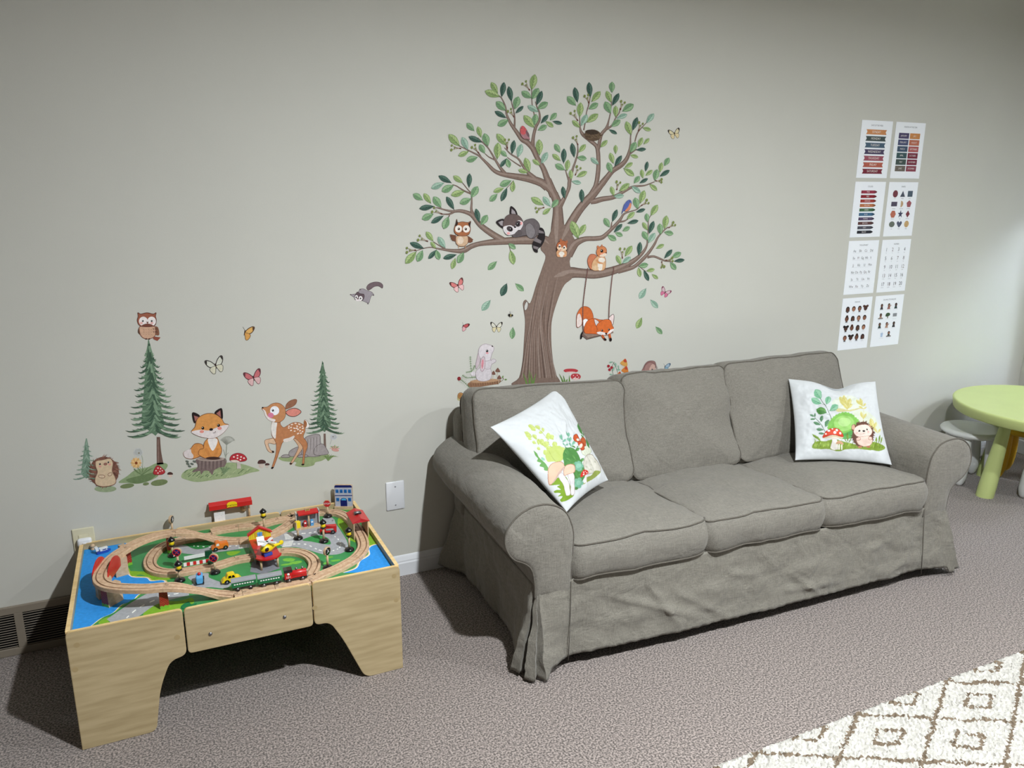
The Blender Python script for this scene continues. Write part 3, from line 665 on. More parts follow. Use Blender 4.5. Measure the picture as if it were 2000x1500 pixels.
pier(Z1, 462, 945, -75, 'plain wooden pier on the shore below the red bridge, right side', .03, .04, False)
# red bridge sides
pa, pb = PT(Z1, 430, 762, EL), PT(Z1, 312, 925, EL); d_ = pb-pa; d_.z = 0; Lb = d_.length; an = atan2(d_.y, d_.x)
t = empty('toy_bridge', (pa+pb)/2-Vector((0, 0, .02)), 'red sided toy bridge carrying the raised track over the sea', 'toy bridge', rz=an)
for sg in (-1, 1):
    M = Matrix(((1, 0, 0, 0), (0, 0, 1, sg*(TW/2+.0026)-.0015), (0, 1, 0, 0), (0, 0, 0, 1)))
    bm = bmesh.new(); pr = [(-Lb*.5+Lb*k/12, .012+.034*sin(pi*k/12)**.7) for k in range(13)]
    prism(bm, [(-Lb/2, -.014)]+pr+[(Lb/2, -.014)], 0, .003, M, bev=.0005); link('side_rail', bm, M_RED, t)
bm = bmesh.new(); bx(bm, -Lb/2, Lb/2, -TW/2-.001, TW/2+.001, -.002, .004); link('deck', bm, M_WOODT, t)

# posts: lamps and signs
def post(f, x, y, h, label, kind, rz=0, tilt=0, name=None, cat='toy road sign', grp='posts beside the toy roads'):
    h = h/1.2
    t = empty(name or 'toy_road_sign', PT(f, x, y, MATZ), label, cat, grp, rot=(radians(tilt), 0, radians(rz)))
    t.scale = (1.22, 1.22, 1.22)
    bm = bmesh.new(); lathe(bm, [(.0145, 0), (.0148, .002), (.0135, .0055), (.010, .0085), (.005, .0095), (.0035, .0105), (0, .0105)], 24); link('base', bm, M_BLK, t, True)
    bm = bmesh.new(); cyl(bm, (0, 0, .009), .0033, h-.009, n=14); link('pole', bm, M_WOODT, t, True)
    if kind == 'lamp':
        bm = bmesh.new(); lathe(bm, [(.0085, h), (.009, h+.002), (.0085, h+.004), (.0078, h+.0045)], 24); link('collar', bm, M_BLK, t, True)
        bm = bmesh.new(); lathe(bm, [(.0082, h+.0045), (.0068, h+.009), (.0082, h+.0145)], 24); link('lantern', bm, M_YEL, t, True)
        bm = bmesh.new(); lathe(bm, [(.009, h+.0145), (.0108, h+.0165), (.0105, h+.0195), (.007, h+.024), (.003, h+.027), (.0015, h+.029), (0, h+.029)], 24); link('cap', bm, M_BLK, t, True)
    else:
        r = .0128; hz = h+r-.002
        if kind == 'stop':
            bm = bmesh.new(); prism(bm, [(r*cos(radians(22.5+45*k)), hz+r*sin(radians(22.5+45*k))) for k in range(8)], -.003, .003, Matrix(((1, 0, 0, 0), (0, 0, 1, 0), (0, 1, 0, 0), (0, 0, 0, 1))), bev=.0004); hd = link('sign_board', bm, M_WOODT, t)
            bm = bmesh.new(); prism(bm, [(r*.9*cos(radians(22.5+45*k)), hz+r*.9*sin(radians(22.5+45*k))) for k in range(8)], -.0034, -.003, Matrix(((1, 0, 0, 0), (0, 0, 1, 0), (0, 1, 0, 0), (0, 0, 0, 1)))); link('red_face', bm, M_RED, hd)
            txt('STOP', hd, (0, -.0037, hz), .0085, M_WHT)
        elif kind == 'box':
            bm = bmesh.new(); bx(bm, -.0075, .0075, -.006, .006, h-.004, h+.022, .001); hd = link('sign_board', bm, M_WOODT, t)
            bm = bmesh.new(); bx(bm, -.0055, .0082, -.0062, .0062, h+.002, h+.0235, .001); link('yellow_cap', bm, M_YEL, hd)
        else:
            bm = bmesh.new(); cyl(bm, (0, -.0035, hz), r, .007, 'y', 32, bev=.0006); hd = link('sign_board', bm, M_WOODT, t)
            smooth_angle(hd)
            bm = bmesh.new(); cyl(bm, (0, -.004, hz), r*.86, .0005, 'y', 32); link('sign_face', bm, M_BLK if kind == 'dark' else M_NAVY, hd)
            bm = bmesh.new()
            if kind == 'noparking':
                for a in (45, -45): bx(bm, -r*.8, r*.8, -.0008, 0, -.0009, .0009, 0, 0, Matrix.Translation((0, -.004, hz)) @ Matrix.Rotation(radians(a), 4, 'Y'))
                tube(bm, [(r*.8*cos(k*pi/12), -.0044, hz+r*.8*sin(k*pi/12)) for k in range(24)], .0011, 5, True); link('red_cross', bm, M_RED, hd)
            else:
                tube(bm, [(-.004, -.0042, hz-.005), (0, -.0042, hz), (0, -.0042, hz+.006)], .0007, 5); tube(bm, [(.005, -.0042, hz-.004), (0, -.0042, hz)], .0007, 5); link('symbol', bm, M_WHT, hd)
    return t
def txt(body, parent, loc, size, m, rot=(pi/2, 0, 0), ex=.0001, name='lettering', align='CENTER', sx=1.0, flat_fn=None, bold=0):
    cu = bpy.data.curves.new(name, 'FONT'); cu.body = body; cu.size = size; cu.extrude = ex; cu.align_x = align; cu.align_y = 'CENTER'; cu.resolution_u = 3; cu.offset = bold
    o = bpy.data.objects.new(name, cu); COL.objects.link(o)
    dg = bpy.context.evaluated_depsgraph_get(); me = bpy.data.meshes.new_from_object(o.evaluated_get(dg)); bpy.data.objects.remove(o); bpy.data.curves.remove(cu)
    M = Matrix.Translation(loc) @ Matrix.Rotation(rot[2], 4, 'Z') @ Matrix.Rotation(rot[0], 4, 'X') @ Matrix.Diagonal((sx, 1, 1, 1))
    me.transform(M)
    if flat_fn:
        for v in me.vertices: v.co = flat_fn(v.co)
    me.materials.clear(); me.materials.append(m); me.name = name
    o = bpy.data.objects.new(name, me); COL.objects.link(o)
    if parent: o.parent = parent
    return o
lamps = [(Z3, 605, 902, .056, 'beside the red fire engine'), (Z3, 930, 1010, .056, 'left of the red roofed shed'), (Z1, 1005, 755, .04, 'inside the inner left loop'), (Z1, 1072, 990, .04, 'beside the striped barrier, nearest the front'), (Z2, 880, 655, .062, 'behind the toy house')]
for f, x, y, h, s_ in lamps: post(f, x, y, h, 'yellow and black toy lamp post '+s_, 'lamp', name='toy_lamp_post', cat='toy lamp post', grp='toy lamp posts')
post(Z3, 655, 582, .044, 'red octagonal toy stop sign on a black base', 'stop', -22)
post(Z3, 655, 1240, .052, 'round toy sign with a black face near the right loop', 'dark', 38)
post(Z1, 1060, 880, .052, 'round blue sign with a red cross, left one above the striped barrier', 'noparking', -16)
post(Z1, 1405, 915, .044, 'round blue sign with a red cross, right of the striped barrier', 'noparking', -22)
post(Z1, 1005, 560, .052, 'round toy sign turned sideways at the back edge of the table', 'dark', 64)
post(Z2, 1275, 735, .042, 'toy post with a yellow box head near the zebra crossing', 'box', 20)

# vehicles (local x forward)
def wheels(t, xs, y, r, w=.004, hub=.4):
    for x in xs:
        for sg in (-1, 1):
            bm = bmesh.new(); cyl(bm, (x, sg*y-w/2, r), r, w, 'y', 20, bev=.0006); o = link('wheel', bm, M_BLK, t, True); smooth_angle(o)
            bm = bmesh.new(); cyl(bm, (x, sg*(y+w/2)-.0003, r), r*hub, .0006, 'y', 14); link('hub', bm, M_SIL, o)
def side_prism(pts, w, bev): 
    bm = bmesh.new(); prism(bm, pts, -w/2, w/2, Matrix(((1, 0, 0, 0), (0, 0, -1, 0), (0, 1, 0, 0), (0, 0, 0, 1))), bev=bev); return bm
YC = [(-.028, .007), (-.029, .014), (-.024, .019), (-.018, .021), (-.013, .032), (-.008, .034), (.006, .034), (.011, .030), (.015, .022), (.024, .019), (.029, .013), (.028, .007)]
t = empty('toy_car', PT(Z1, 1560, 1000, MATZ), 'yellow wooden toy car beside the front track', 'toy car', rz=radians(4))
link('body', side_prism([(v.x, v.y) for v in catmull([(a, b, 0) for a, b in YC], 3, True)], .026, .002), M_YEL, t)
wheels(t, (-.016, .017), .012, .0085)
for sg in (-1, 1):
    for a, b in ((-.0115, -.002), (0, .0095)):
        bm = bmesh.new(); prism(bm, [(a, .022), (a+.002, .030), (b-.002 if b > 0 else b, .030), (b+.001, .022)], -.0004, .0004, Matrix(((1, 0, 0, 0), (0, 0, -1, sg*.0131), (0, 1, 0, 0), (0, 0, 0, 1)))); link('window', bm, M_BLK, t)
OC = [(-.029, .007), (-.030, .013), (-.024, .018), (-.018, .020), (-.016, .031), (-.012, .034), (-.002, .034), (.001, .030), (.002, .027), (.026, .027), (.029, .024), (.029, .007)]
t = empty('toy_truck', PT(Z1, 1450, 692, MATZ), 'orange wooden toy pickup truck on the rear road', 'toy truck', rz=radians(6))
link('body', side_prism(rc(OC, .0025, 3), .026, .002), M_ORG, t); wheels(t, (-.017, .018), .012, .0085)
for sg in (-1, 1):
    bm = bmesh.new(); prism(bm, [(-.014, .021), (-.0125, .030), (-.004, .030), (-.003, .021)], -.0004, .0004, Matrix(((1, 0, 0, 0), (0, 0, -1, sg*.0131), (0, 1, 0, 0), (0, 0, 0, 1)))); link('window', bm, M_WHT, t)
FC = [(-.026, .006), (-.027, .018), (-.022, .021), (-.021, .036), (-.018, .038), (-.011, .038), (-.009, .034), (-.008, .027), (.027, .027), (.028, .024), (.028, .006)]
t = empty('toy_fire_engine', PT(Z3, 660, 790, MATZ), 'red wooden toy fire engine behind the lamp post on the right', 'toy fire engine', rz=radians(-14)); t.scale = (1.15, 1.15, 1.15)
link('body', side_prism(rc(FC, .002, 3), .024, .002), M_RED, t); wheels(t, (-.016, .016), .0115, .0075)
bm = bmesh.new(); bx(bm, -.006, .018, -.0128, -.012, .015, .021); link('side_panel', bm, M_GRY, t)
t = empty('toy_police_car', PT(Z1, 1262, 1008, MATZ), 'light blue wooden toy car with a red light on top', 'toy car', rz=radians(86))
link('body', side_prism(rc([(-.022, .006), (-.022, .026), (-.016, .034), (.004, .036), (.018, .030), (.022, .018), (.022, .006)], .004, 3), .021, .002), M_LBL, t); wheels(t, (-.013, .013), .0115, .0085)
bm = bmesh.new(); lathe(bm, [(.0052, .034), (.0058, .038), (.004, .042), (0, .0435)], 16, Matrix.Translation((-.009, 0, 0))); link('beacon', bm, M_RED, t, True)

# train : along the front track
A0, A1 = PT(Z1, 1580, 1112, TG), PT(Z2, 1400, 1212, TG); dirn = atan2(A1.y-A0.y, A1.x-A0.x)
def on_track(f, x, y): p = PT(f, x, y, TG-.0028); return p
def train_base(t, L, yw=.0115):
    bm = bmesh.new(); bx(bm, -L/2, L/2, -.010, .010, .006, .014, .001); link('chassis', bm, M_BLK, t); wheels(t, (-L/2+.016, L/2-.016), yw, .0082, .0035, .55)
    for sg in (-1, 1):
        bm = bmesh.new(); cyl(bm, (sg*(L/2+.001)-.0015, 0, .0095), .0035, .003, 'x', 12); link('magnet', bm, M_SIL, t)
for i, (x, y, s_) in enumerate(((640, 1320, 'rear one, furthest from the locomotive'), (945, 1272, 'middle one, coupled to the red locomotive'))):
    t = empty('toy_coach', on_track(Z2, x, y), 'green toy train coach with a grey roof, '+s_, 'toy train coach', 'green coaches of the toy train', dirn); L = .076
    train_base(t, L-.004)
    bm = bmesh.new(); bx(bm, -L/2, L/2, -.013, .013, .014, .034, .001); bd = link('body', bm, M_GRN, t)
    for k in range(8):
        xx = -L/2+.010+k*(L-.020)/7
        for sg in (-1, 1): bm = bmesh.new(); bx(bm, xx-.0026, xx+.0026, sg*.0132-.0002, sg*.0132+.0002, .0245, .0285); link('window', bm, M_WHT, bd)
    bm = bmesh.new(); prism(bm, [(-.0145, .034), (-.0135, .038), (-.007, .0415), (0, .0425), (.007, .0415), (.0135, .038), (.0145, .034)], -L/2-.001, L/2+.001, Matrix(((0, 0, 1, 0), (1, 0, 0, 0), (0, 1, 0, 0), (0, 0, 0, 1)))); link('roof', bm, M_GRY, t)
t = empty('toy_locomotive', on_track(Z2, 1245, 1218), 'red and black toy steam locomotive numbered 101', 'toy locomotive', rz=dirn); L = .080
train_base(t, L-.004)
bm = bmesh.new(); cyl(bm, (-.012, 0, .026), .0115, .048, 'x', 24, bev=.001); bx(bm, -.012, .036, -.010, .010, .014, .022, .001); link('boiler', bm, M_RED, t); 
bm = bmesh.new(); bx(bm, -.036, -.012, -.0125, .0125, .014, .038, .001); cb = link('cab', bm, M_RED, t); txt('101', cb, (-.024, -.0128, .021), .011, M_WHT)
bm = bmesh.new(); lathe(bm, [(.0045, 0), (.0045, .0004)], 20, Matrix.Translation((-.024, -.0128, .0315)) @ Matrix.Rotation(pi/2, 4, 'X')); link('crest', bm, M_WHT, cb)
bm = bmesh.new(); bx(bm, -.038, -.010, -.0145, .0145, .038, .047, .001); link('cab_roof', bm, M_BLK, t)
for x_, z_, r_ in ((.004, .037, .0045), (.024, .037, .0042)):
    bm = bmesh.new(); lathe(bm, [(r_*.6, z_), (r_*.6, z_+.003), (r_, z_+.005), (r_*.8, z_+.0085), (0, z_+.0095)], 16, Matrix.Translation((x_, 0, 0))); link('funnel' if x_ > .02 else 'steam_dome', bm, M_SIL, t, True)
bm = bmesh.new(); lathe(bm, [(.0055, 0), (.005, .003), (0, .005)], 16, Matrix.Translation((.036, 0, .027)) @ Matrix.Rotation(pi/2, 4, 'Y')); link('lamp', bm, M_SIL, t, True)

# boat and peg
t = empty('toy_boat', PT(Z1, 350, 720, MATZ), 'small blue and white toy police boat at the back left corner', 'toy boat', rz=radians(18))
bm = bmesh.new(); prism(bm, rc([(-.024, -.009), (.012, -.009), (.026, 0), (.012, .009), (-.024, .009)], .003, 3), 0, .009, bev=.001); link('hull', bm, M_BLU, t)
bm = bmesh.new(); bx(bm, -.012, .012, -.007, .007, .009, .017, .001); cb = link('cabin', bm, M_WHT, t)
bm = bmesh.new(); bx(bm, -.004, .009, -.0072, -.0068, .0115, .015); link('window', bm, M_NAVY, cb)
bm = bmesh.new(); bx(bm, -.013, .015, -.0085, .0085, .017, .019, .0008); link('roof', bm, M_WHT, t)
bm = bmesh.new(); bx(bm, -.022, -.012, -.008, .008, .017, .032, .001, M=Matrix.Rotation(radians(-12), 4, 'Y')); link('raised_panel', bm, M_WHT, t)
t = empty('toy_peg_figure', PT(Z1, 250, 695, MATZ), 'plain wooden peg figure beside the toy boat', 'toy figure')
bm = bmesh.new(); lathe(bm, [(.0075, 0), (.008, .004), (.0055, .0075), (.005, .009), (.0075, .012), (.0082, .016), (.0065, .020), (.003, .0225), (0, .023)], 20); link('body', bm, M_WOODT, t, True)

# level crossing
p0 = PT(Z1, 1100, 905, MATZ); p1 = PT(Z1, 1430, 860, MATZ)
t = empty('toy_level_crossing', PT(Z1, 1270, 885, MATZ), 'toy level crossing with red and white barrier and dark green posts', 'toy level crossing', rz=radians(2)); IV = t.matrix_basis.inverted(); t_mi = (Matrix.Translation(t.location) @ Matrix.Rotation(radians(2), 4, 'Z')).inverted()
def lc(f, x, y, z_): return t_mi @ PT(f, x, y, z_)
q0, q1 = lc(Z1, 1105, 935, MATZ), lc(Z1, 1440, 870, MATZ)
bm = bmesh.new(); bx(bm, q0.x, q1.x-.012, q0.y-.002, q0.y+.018, 0, .010, .001); link('ramp', bm, M_WOODT, t)
bm = bmesh.new(); g1 = lc(Z1, 1375, 860, MATZ); bx(bm, g1.x-.012, g1.x+.012, g1.y-.005, g1.y+.005, 0, .026, .001); link('post', bm, M_DGR, t)
bm = bmesh.new(); g2 = lc(Z1, 1345, 765, MATZ); bx(bm, g2.x-.012, g2.x+.012, g2.y-.005, g2.y+.005, 0, .026, .001); link('post', bm, M_DGR, t)
bar0, bar1 = lc(Z1, 1105, 835, MATZ+.024), lc(Z1, 1375, 790, MATZ+.024)
bm = bmesh.new(); Lr_ = bar1.x-bar0.x
for k in range(9):
    a = bar0+(bar1-bar0)*k/9; b = bar0+(bar1-bar0)*(k+1)/9; bx(bm, a.x, b.x, min(a.y, b.y)-.002, min(a.y, b.y)+.002, .017, .029, 0, mi=k % 2)
link('barrier', bm, [M_WHT, M_RED], t)
wb0, wb1 = lc(Z1, 1108, 765, MATZ+.02), lc(Z1, 1305, 735, MATZ+.02)
bm = bmesh.new(); bx(bm, wb0.x, wb1.x, wb1.y-.002, wb1.y+.002, .012, .024); link('barrier', bm, M_WHT, t)

# toy house with helipad
HB = PT(Z2, 840, 1105, MATZ); PH = .046
hb = PT(Z2, 852, 712, MATZ+PH); hf = PT(Z2, 905, 955, MATZ+PH)
t = empty('toy_heliport_house', (hb.x*.5+hf.x*.5, hb.y*.5+hf.y*.5, MATZ), 'toy house with yellow gable and a red helicopter landing deck on posts', 'toy house', rz=radians(3))
dl = (hb.y-hf.y)/2; hw = .039
bm = bmesh.new(); prism(bm, [(-hw, dl), (-hw, -dl+.02)]+[(hw*1.18*cos(radians(a)), -dl+.024+hw*1.0*sin(radians(a))) for a in range(190, 351, 16)]+[(hw, -dl+.02), (hw, dl)], PH-.006, PH, bev=.001); dk = link('deck', bm, M_RED, t)
bm = bmesh.new(); tube(bm, [(.012*cos(a*pi/8), -dl+.02+.012*sin(a*pi/8), PH+.0003) for a in range(16)], .0006, 5, True); link('landing_circle', bm, M_DGR, dk)
gw_ = hw
bm = bmesh.new(); prism(bm, [(-gw_, 0), (-gw_, PH+.020), (0, PH+.042), (gw_, PH+.020), (gw_, 0)], dl-.008, dl, Matrix(((1, 0, 0, 0), (0, 0, 1, 0), (0, 1, 0, 0), (0, 0, 0, 1)))); gb_ = link('gable_wall', bm, mat('yellow_boards', (214, 196, 40), .5), t)
for k in range(9):
    x_ = -gw_+.007+k*.0066; h_ = PH+.042-abs(x_)/gw_*.022-.003
    bm = bmesh.new(); bx(bm, x_-.0002, x_+.0002, dl-.0084, dl-.008, PH+.001, h_); link('board_line', bm, mat('olive_line', (130, 120, 30)), gb_)
bm = bmesh.new(); bx(bm, -.009, .009, dl-.0086, dl-.0082, PH+.008, PH+.024); wn = link('window', bm, M_LBL, gb_)
for a in ((-.0006, .0006, PH+.008, PH+.024), (-.009, .009, PH+.0155, PH+.0165)):
    bm = bmesh.new(); bx(bm, a[0], a[1], dl-.009, dl-.0086, a[2], a[3]); link('glazing_bar', bm, M_BLU, gb_)
for sg in (-1, 1):
    bm = bmesh.new(); bx(bm, sg*.0135-.004, sg*.0135+.004, dl-.0087, dl-.0082, PH+.007, PH+.025); link('shutter', bm, mat('ochre_paint', (190, 160, 40)), gb_)
    bm = bmesh.new(); prism(bm, [(0, PH+.042), (sg*(gw_+.004), PH+.0165), (sg*(gw_+.004), PH+.0215), (0, PH+.0475)], dl-.014, dl+.004, Matrix(((1, 0, 0, 0), (0, 0, 1, 0), (0, 1, 0, 0), (0, 0, 0, 1)))); link('roof', bm, M_RED, t)
bm = bmesh.new(); bx(bm, -hw, -hw+.004, -dl+.06, dl, 0, PH-.006); link('side_wall', bm, M_GRY, t)
bm = bmesh.new(); bx(bm, hw-.004, hw, -dl+.06, dl, 0, PH-.006); link('side_wall', bm, M_GRY, t)
for sg in (-1, 1):
    bm = bmesh.new(); cyl(bm, (sg*hw*.72, -dl+.006, 0), .004, PH-.006); link('post', bm, M_WOODT, t, True)
TM = Matrix.Translation(t.location) @ Matrix.Rotation(radians(3), 4, 'Z')
cp = TM @ Vector((-.006, .02, PH)); c1 = empty('toy_sign_card', cp, 'small white card with blue drawings on the red deck behind the helicopter', 'toy sign', rot=(radians(-38), 0, radians(4)))
bm = bmesh.new(); bx(bm, -.013, .013, -.001, .001, 0, .032, .0006); bd = link('card', bm, M_WHT, c1)
bm = bmesh.new(); bx(bm, -.003, .005, -.0014, -.001, .012, .018); link('drawing', bm, M_LBL, bd)
hp = TM @ Vector((.003, -dl+.024, PH)); c1 = empty('toy_helicopter', hp, 'yellow toy helicopter with white rotor on the red deck', 'toy helicopter', rz=radians(20)); c1.scale = (1.3, 1.3, 1.3)
for sg in (-1, 1):
    bm = bmesh.new(); bx(bm, -.017, .006, sg*.007-.0035, sg*.007+.0035, 0, .008, .001); link('skid', bm, M_BLU, c1)
bm = bmesh.new(); lathe(bm, [(0, -.021), (.006, -.0195), (.0105, -.014), (.0125, -.005), (.0115, .006), (.007, .015), (.0045, .02), (.0035, .034), (.003, .040), (0, .040)], 20, Matrix.Translation((-.002, 0, .0195)) @ Matrix.Rotation(pi/2, 4, 'Y')); link('fuselage', bm, M_YEL, c1, True)
bm = bmesh.new(); cyl(bm, (.038, -.002, .022), .0062, .004, 'y', 16, bev=.0005); link('tail', bm, M_YEL, c1, True)
for sg in (-1, 1):
    bm = bmesh.new(); cyl(bm, (-.010, sg*.0122-.0006, .021), .0055, .0012, 'y', 16); link('window', bm, M_BLK, c1)
bm = bmesh.new(); cyl(bm, (-.002, 0, .030), .0025, .006, n=10)
for a in (0, 90, 180, 270): prism(bm, rc([(0, -.004), (.026, -.0045), (.026, .0045), (0, .004)], .003, 3), .0355, .038, Matrix.Translation((-.002, 0, 0)) @ Matrix.Rotation(radians(a+35), 4, 'Z'))
link('rotor', bm, M_WHT, c1)

# station
s0, s1 = PT(Z2, 250, 565, MATZ), PT(Z2, 760, 500, MATZ)
sa, sb = PT(Z2, 265, 605, MATZ+.006), PT(Z2, 765, 525, MATZ+.006)
SL = (sb-sa).length; t = empty('toy_station', ((sa.x+sb.x)/2, sa.y+.018, MATZ), 'wooden toy train station with red roof and yellow name sign against the wall', 'toy station', rz=radians(0))
bm = bmesh.new(); prism(bm, [(-SL/2, -.018), (SL/2, -.018), (SL/2-.004, .020), (-SL/2+.004, .020)], 0, .006, bev=.0006); link('base', bm, M_WOODT, t)
bm = bmesh.new(); bx(bm, -SL/2+.012, -SL/2+.052, -.004, .000, .006, .062); bd = link('notice_board', bm, M_WHT, t)
A = Art(0, 0, 1, lambda u, v, L: (-SL/2+.012+u, -.0041-L*.00002, .006+v))
for k in range(5): A.line([(.004+.007*k, .045-.002*(k % 2)), (.006+.007*k, .038+.003*(k % 3)), (.009+.007*k, .044-.002*(k % 2))], .0004, (120, 124, 134), sm=False)
for k in range(8): A.line([(.003+.0045*k, .049), (.0055+.0045*k, .049)], .0006, (110, 114, 124), sm=False)
A.line([(.016, .026), (.018, .027)], .0006, (90, 90, 100), sm=False); A.build('notice_drawing', parent=bd)
for x_, y_ in ((SL/2-.016, .004), (-SL/2+.02, .014)):
    bm = bmesh.new(); cyl(bm, (x_, y_, .006), .0042, .078); link('post', bm, M_WOODT, t, True)
bm = bmesh.new(); cyl(bm, (SL/2-.036, .006, .056), .0125, .004, 'y', 28); ck = link('clock', bm, M_WOODT, t)
bm = bmesh.new(); bx(bm, SL/2-.0365, SL/2-.0355, .0055, .006, .056, .065); link('clock_hand', bm, M_BLK, ck)
bm = bmesh.new(); bx(bm, SL/2-.036, SL/2-.030, .0055, .006, .0556, .0564); link('clock_hand', bm, M_BLK, ck)
rl = SL*.5; MR = Matrix.Translation((-.004, -.002, .093)) @ Matrix.Rotation(radians(24), 4, 'X')
bm = bmesh.new(); bx(bm, -rl, rl, -.018, .012, -.003, .003, .0008, 0, MR); rf = link('roof', bm, M_RED, t)
bm = bmesh.new(); bx(bm, -rl, rl, -.020, -.016, -.010, .009, .0008, 0, Matrix.Translation((-.004, -.002, .087))); link('fascia', bm, M_RED, t)
bm = bmesh.new(); prism(bm, [(-.019, -.010), (.019, -.010), (.019, .002)]+[(.019*cos(radians(a)), .002+.010*sin(radians(a))) for a in range(15, 166, 15)]+[(-.019, .002)], 0, .003, Matrix.Translation((.0, -.0225, .092)) @ Matrix.Rotation(pi/2, 4, 'X'), bev=.0004); sg_ = link('name_sign', bm, M_YEL, t)
txt('STATION', sg_, (0, -.0258, .0885), .0092, M_BLK)

# petrol station
g0, g1 = PT(Z3, 275, 760, MATZ), PT(Z3, 550, 710, MATZ); GL = (g1-g0).length*1.12
t = empty('toy_petrol_station', ((g0.x+g1.x)/2, (g0.y+g1.y)/2+.014, MATZ), 'toy petrol station with red roof and a red and a blue pump', 'toy petrol station', rz=radians(2)); t.scale = (1, 1, 1.3)
w_ = GL/2
bm = bmesh.new(); bx(bm, -w_, w_, -.014, .018, 0, .006, .0006); link('base', bm, M_WOODT, t)
bm = bmesh.new(); bx(bm, -w_+.006, w_-.004, .010, .013, .006, .047); link('rear_wall', bm, M_GRY, t)
for x_ in (-w_+.003, w_-.003):
    bm = bmesh.new(); bx(bm, x_-.0012, x_+.0012, -.004, .016, .006, .054, .0005); wl = link('side_wall', bm, M_WHT, t)
    bm = bmesh.new(); bx(bm, x_-.0014, x_+.0014, -.0042, .0162, .046, .049); link('stripe', bm, M_NAVY, wl)
bm = bmesh.new(); cyl(bm, (0.002, -.009, .006), .0035, .040); link('post', bm, M_WOODT, t, True)
bm = bmesh.new(); bx(bm, -w_+.008, w_-.008, -.016, .014, .046, .051, .001, M=Matrix.Translation((0, 0, .004)) @ Matrix.Rotation(radians(8), 4, 'X')); rf = link('roof', bm, M_RED, t)
bm = bmesh.new(); prism(bm, rc([(-.010, 0), (-.008, .010), (.008, .010), (.010, 0)], .003, 3), -.003, .003, Matrix.Translation((0, -.002, .054)) @ Matrix.Rotation(pi/2, 4, 'X'), bev=.0004); sg2 = link('roof_sign', bm, M_WOODT, t)
bm = bmesh.new(); bx(bm, -.007, .007, -.0054, -.005, .056, .061); link('painted_panel', bm, mat('olive_gold', (150, 130, 60)), sg2)
for x_, m_ in ((-.012, M_RED), (.0145, M_LBL)):
    bm = bmesh.new(); prism(bm, rc([(-.006, 0), (-.006, .020), (.006, .020), (.006, 0)], [0, .005, .005, 0], 4), -.003, .003, Matrix.Translation((x_, -.006, .006)) @ Matrix.Rotation(pi/2, 4, 'X'), bev=.0005); pm = link('fuel_pump', bm, m_, t)
    bm = bmesh.new(); bx(bm, x_-.0035, x_+.0035, -.0094, -.009, .016, .021); link('dial', bm, M_WHT, pm)
    bm = bmesh.new(); tube(bm, [(x_-.003, -.0098, .010), (x_-.003, -.0098, .0145), (x_+.003, -.0098, .0145), (x_+.003, -.0098, .009)], .0005, 5); link('hose', bm, M_BLK if m_ == M_RED else M_BLU, pm)
t2 = empty('toy_price_sign', t.matrix_basis @ Vector((0, 0, 0)) if False else Vector((g0.x+.004, g0.y+.002, MATZ)), 'narrow white toy sign board with dark marks left of the red fuel pump', 'toy sign', rz=radians(-8))
bm = bmesh.new(); prism(bm, rc([(-.007, 0), (-.007, .036), (.007, .036), (.007, 0)], [0, .006, .006, 0], 5), -.0015, .0015, Matrix.Rotation(pi/2, 4, 'X'), bev=.0004); bd = link('board', bm, M_WHT, t2)
bm = bmesh.new(); tube(bm, [(.0035*cos(a*pi/8), -.0018, .027+.004*sin(a*pi/8)) for a in range(16)], .0007, 5, True); tube(bm, [(.001, -.0018, .024), (.0045, -.0018, .021)], .0007, 5); link('mark', bm, M_BLK, bd)
for k in range(3): bm = bmesh.new(); bx(bm, -.003+k*.0025, -.002+k*.0025, -.002, -.0015, .008, .017); link('mark', bm, M_NAVY, bd)

# blue building
b0, b1 = PT(Z3, 732, 440, MATZ), PT(Z3, 962, 440, MATZ)
t = empty('toy_town_building', (PT(Z3, 850, 455, MATZ).x, min(PT(Z3, 850, 455, MATZ).y+.006, TYB-.03), MATZ), 'flat painted grey and navy toy building at the back right corner', 'toy building', rz=radians(-24)); t.scale = (1.3, 1.3, 1.3)
bw, bh = .0285, .082
bm = bmesh.new(); bx(bm, -bw-.002, bw+.002, -.010, .010, 0, .010, .001); link('base', bm, M_WOODT, t)
bm = bmesh.new(); prism(bm, rc([(-bw, .004), (-bw, bh), (bw, bh), (bw, .004)], [0, .005, .005, 0], 4), -.003, .003, Matrix.Rotation(pi/2, 4, 'X'), bev=.0004); bd = link('board', bm, M_WOODT, t)
A = Art(0, 0, 1, lambda u, v, L: (u, -.0031-L*.00002, v))
A.poly([(-.0275, .010), (-.0275, .0805), (.0275, .0805), (.0275, .010)], (176, 180, 196), False); A.poly([(-.0275, .073), (-.0275, .0765), (-.024, .081), (.024, .081), (.0275, .0765), (.0275, .073)], (24, 34, 100), False)
A.poly([(-.0275, .0445), (-.0275, .0475), (.0275, .0475), (.0275, .0445)], (40, 50, 120), False)
def win(x, y, w=.0095, h=.0115):
    A.poly([(x, y), (x+w, y), (x+w, y+h), (x, y+h)], (20, 44, 110), False)
    for i in (0, 1):
        for j in (0, 1): A.poly([(x+.0008+i*w/2, y+.0008+j*h/2), (x+w/2-.0004+i*w/2, y+.0008+j*h/2), (x+w/2-.0004+i*w/2, y+h/2-.0004+j*h/2), (x+.0008+i*w/2, y+h/2-.0004+j*h/2)], (40, 120, 190), False)
for x in (-.0245, -.0115, .0017, .0148): win(x, .055)
win(-.0235, .027); win(.014, .027)
A.poly([(-.0105, .010), (-.0105, .030)]+[(.0105*cos(radians(a)), .030+.0085*sin(radians(a))) for a in range(165, 0, -15)]+[(.0105, .030), (.0105, .010)], (20, 30, 100), False)
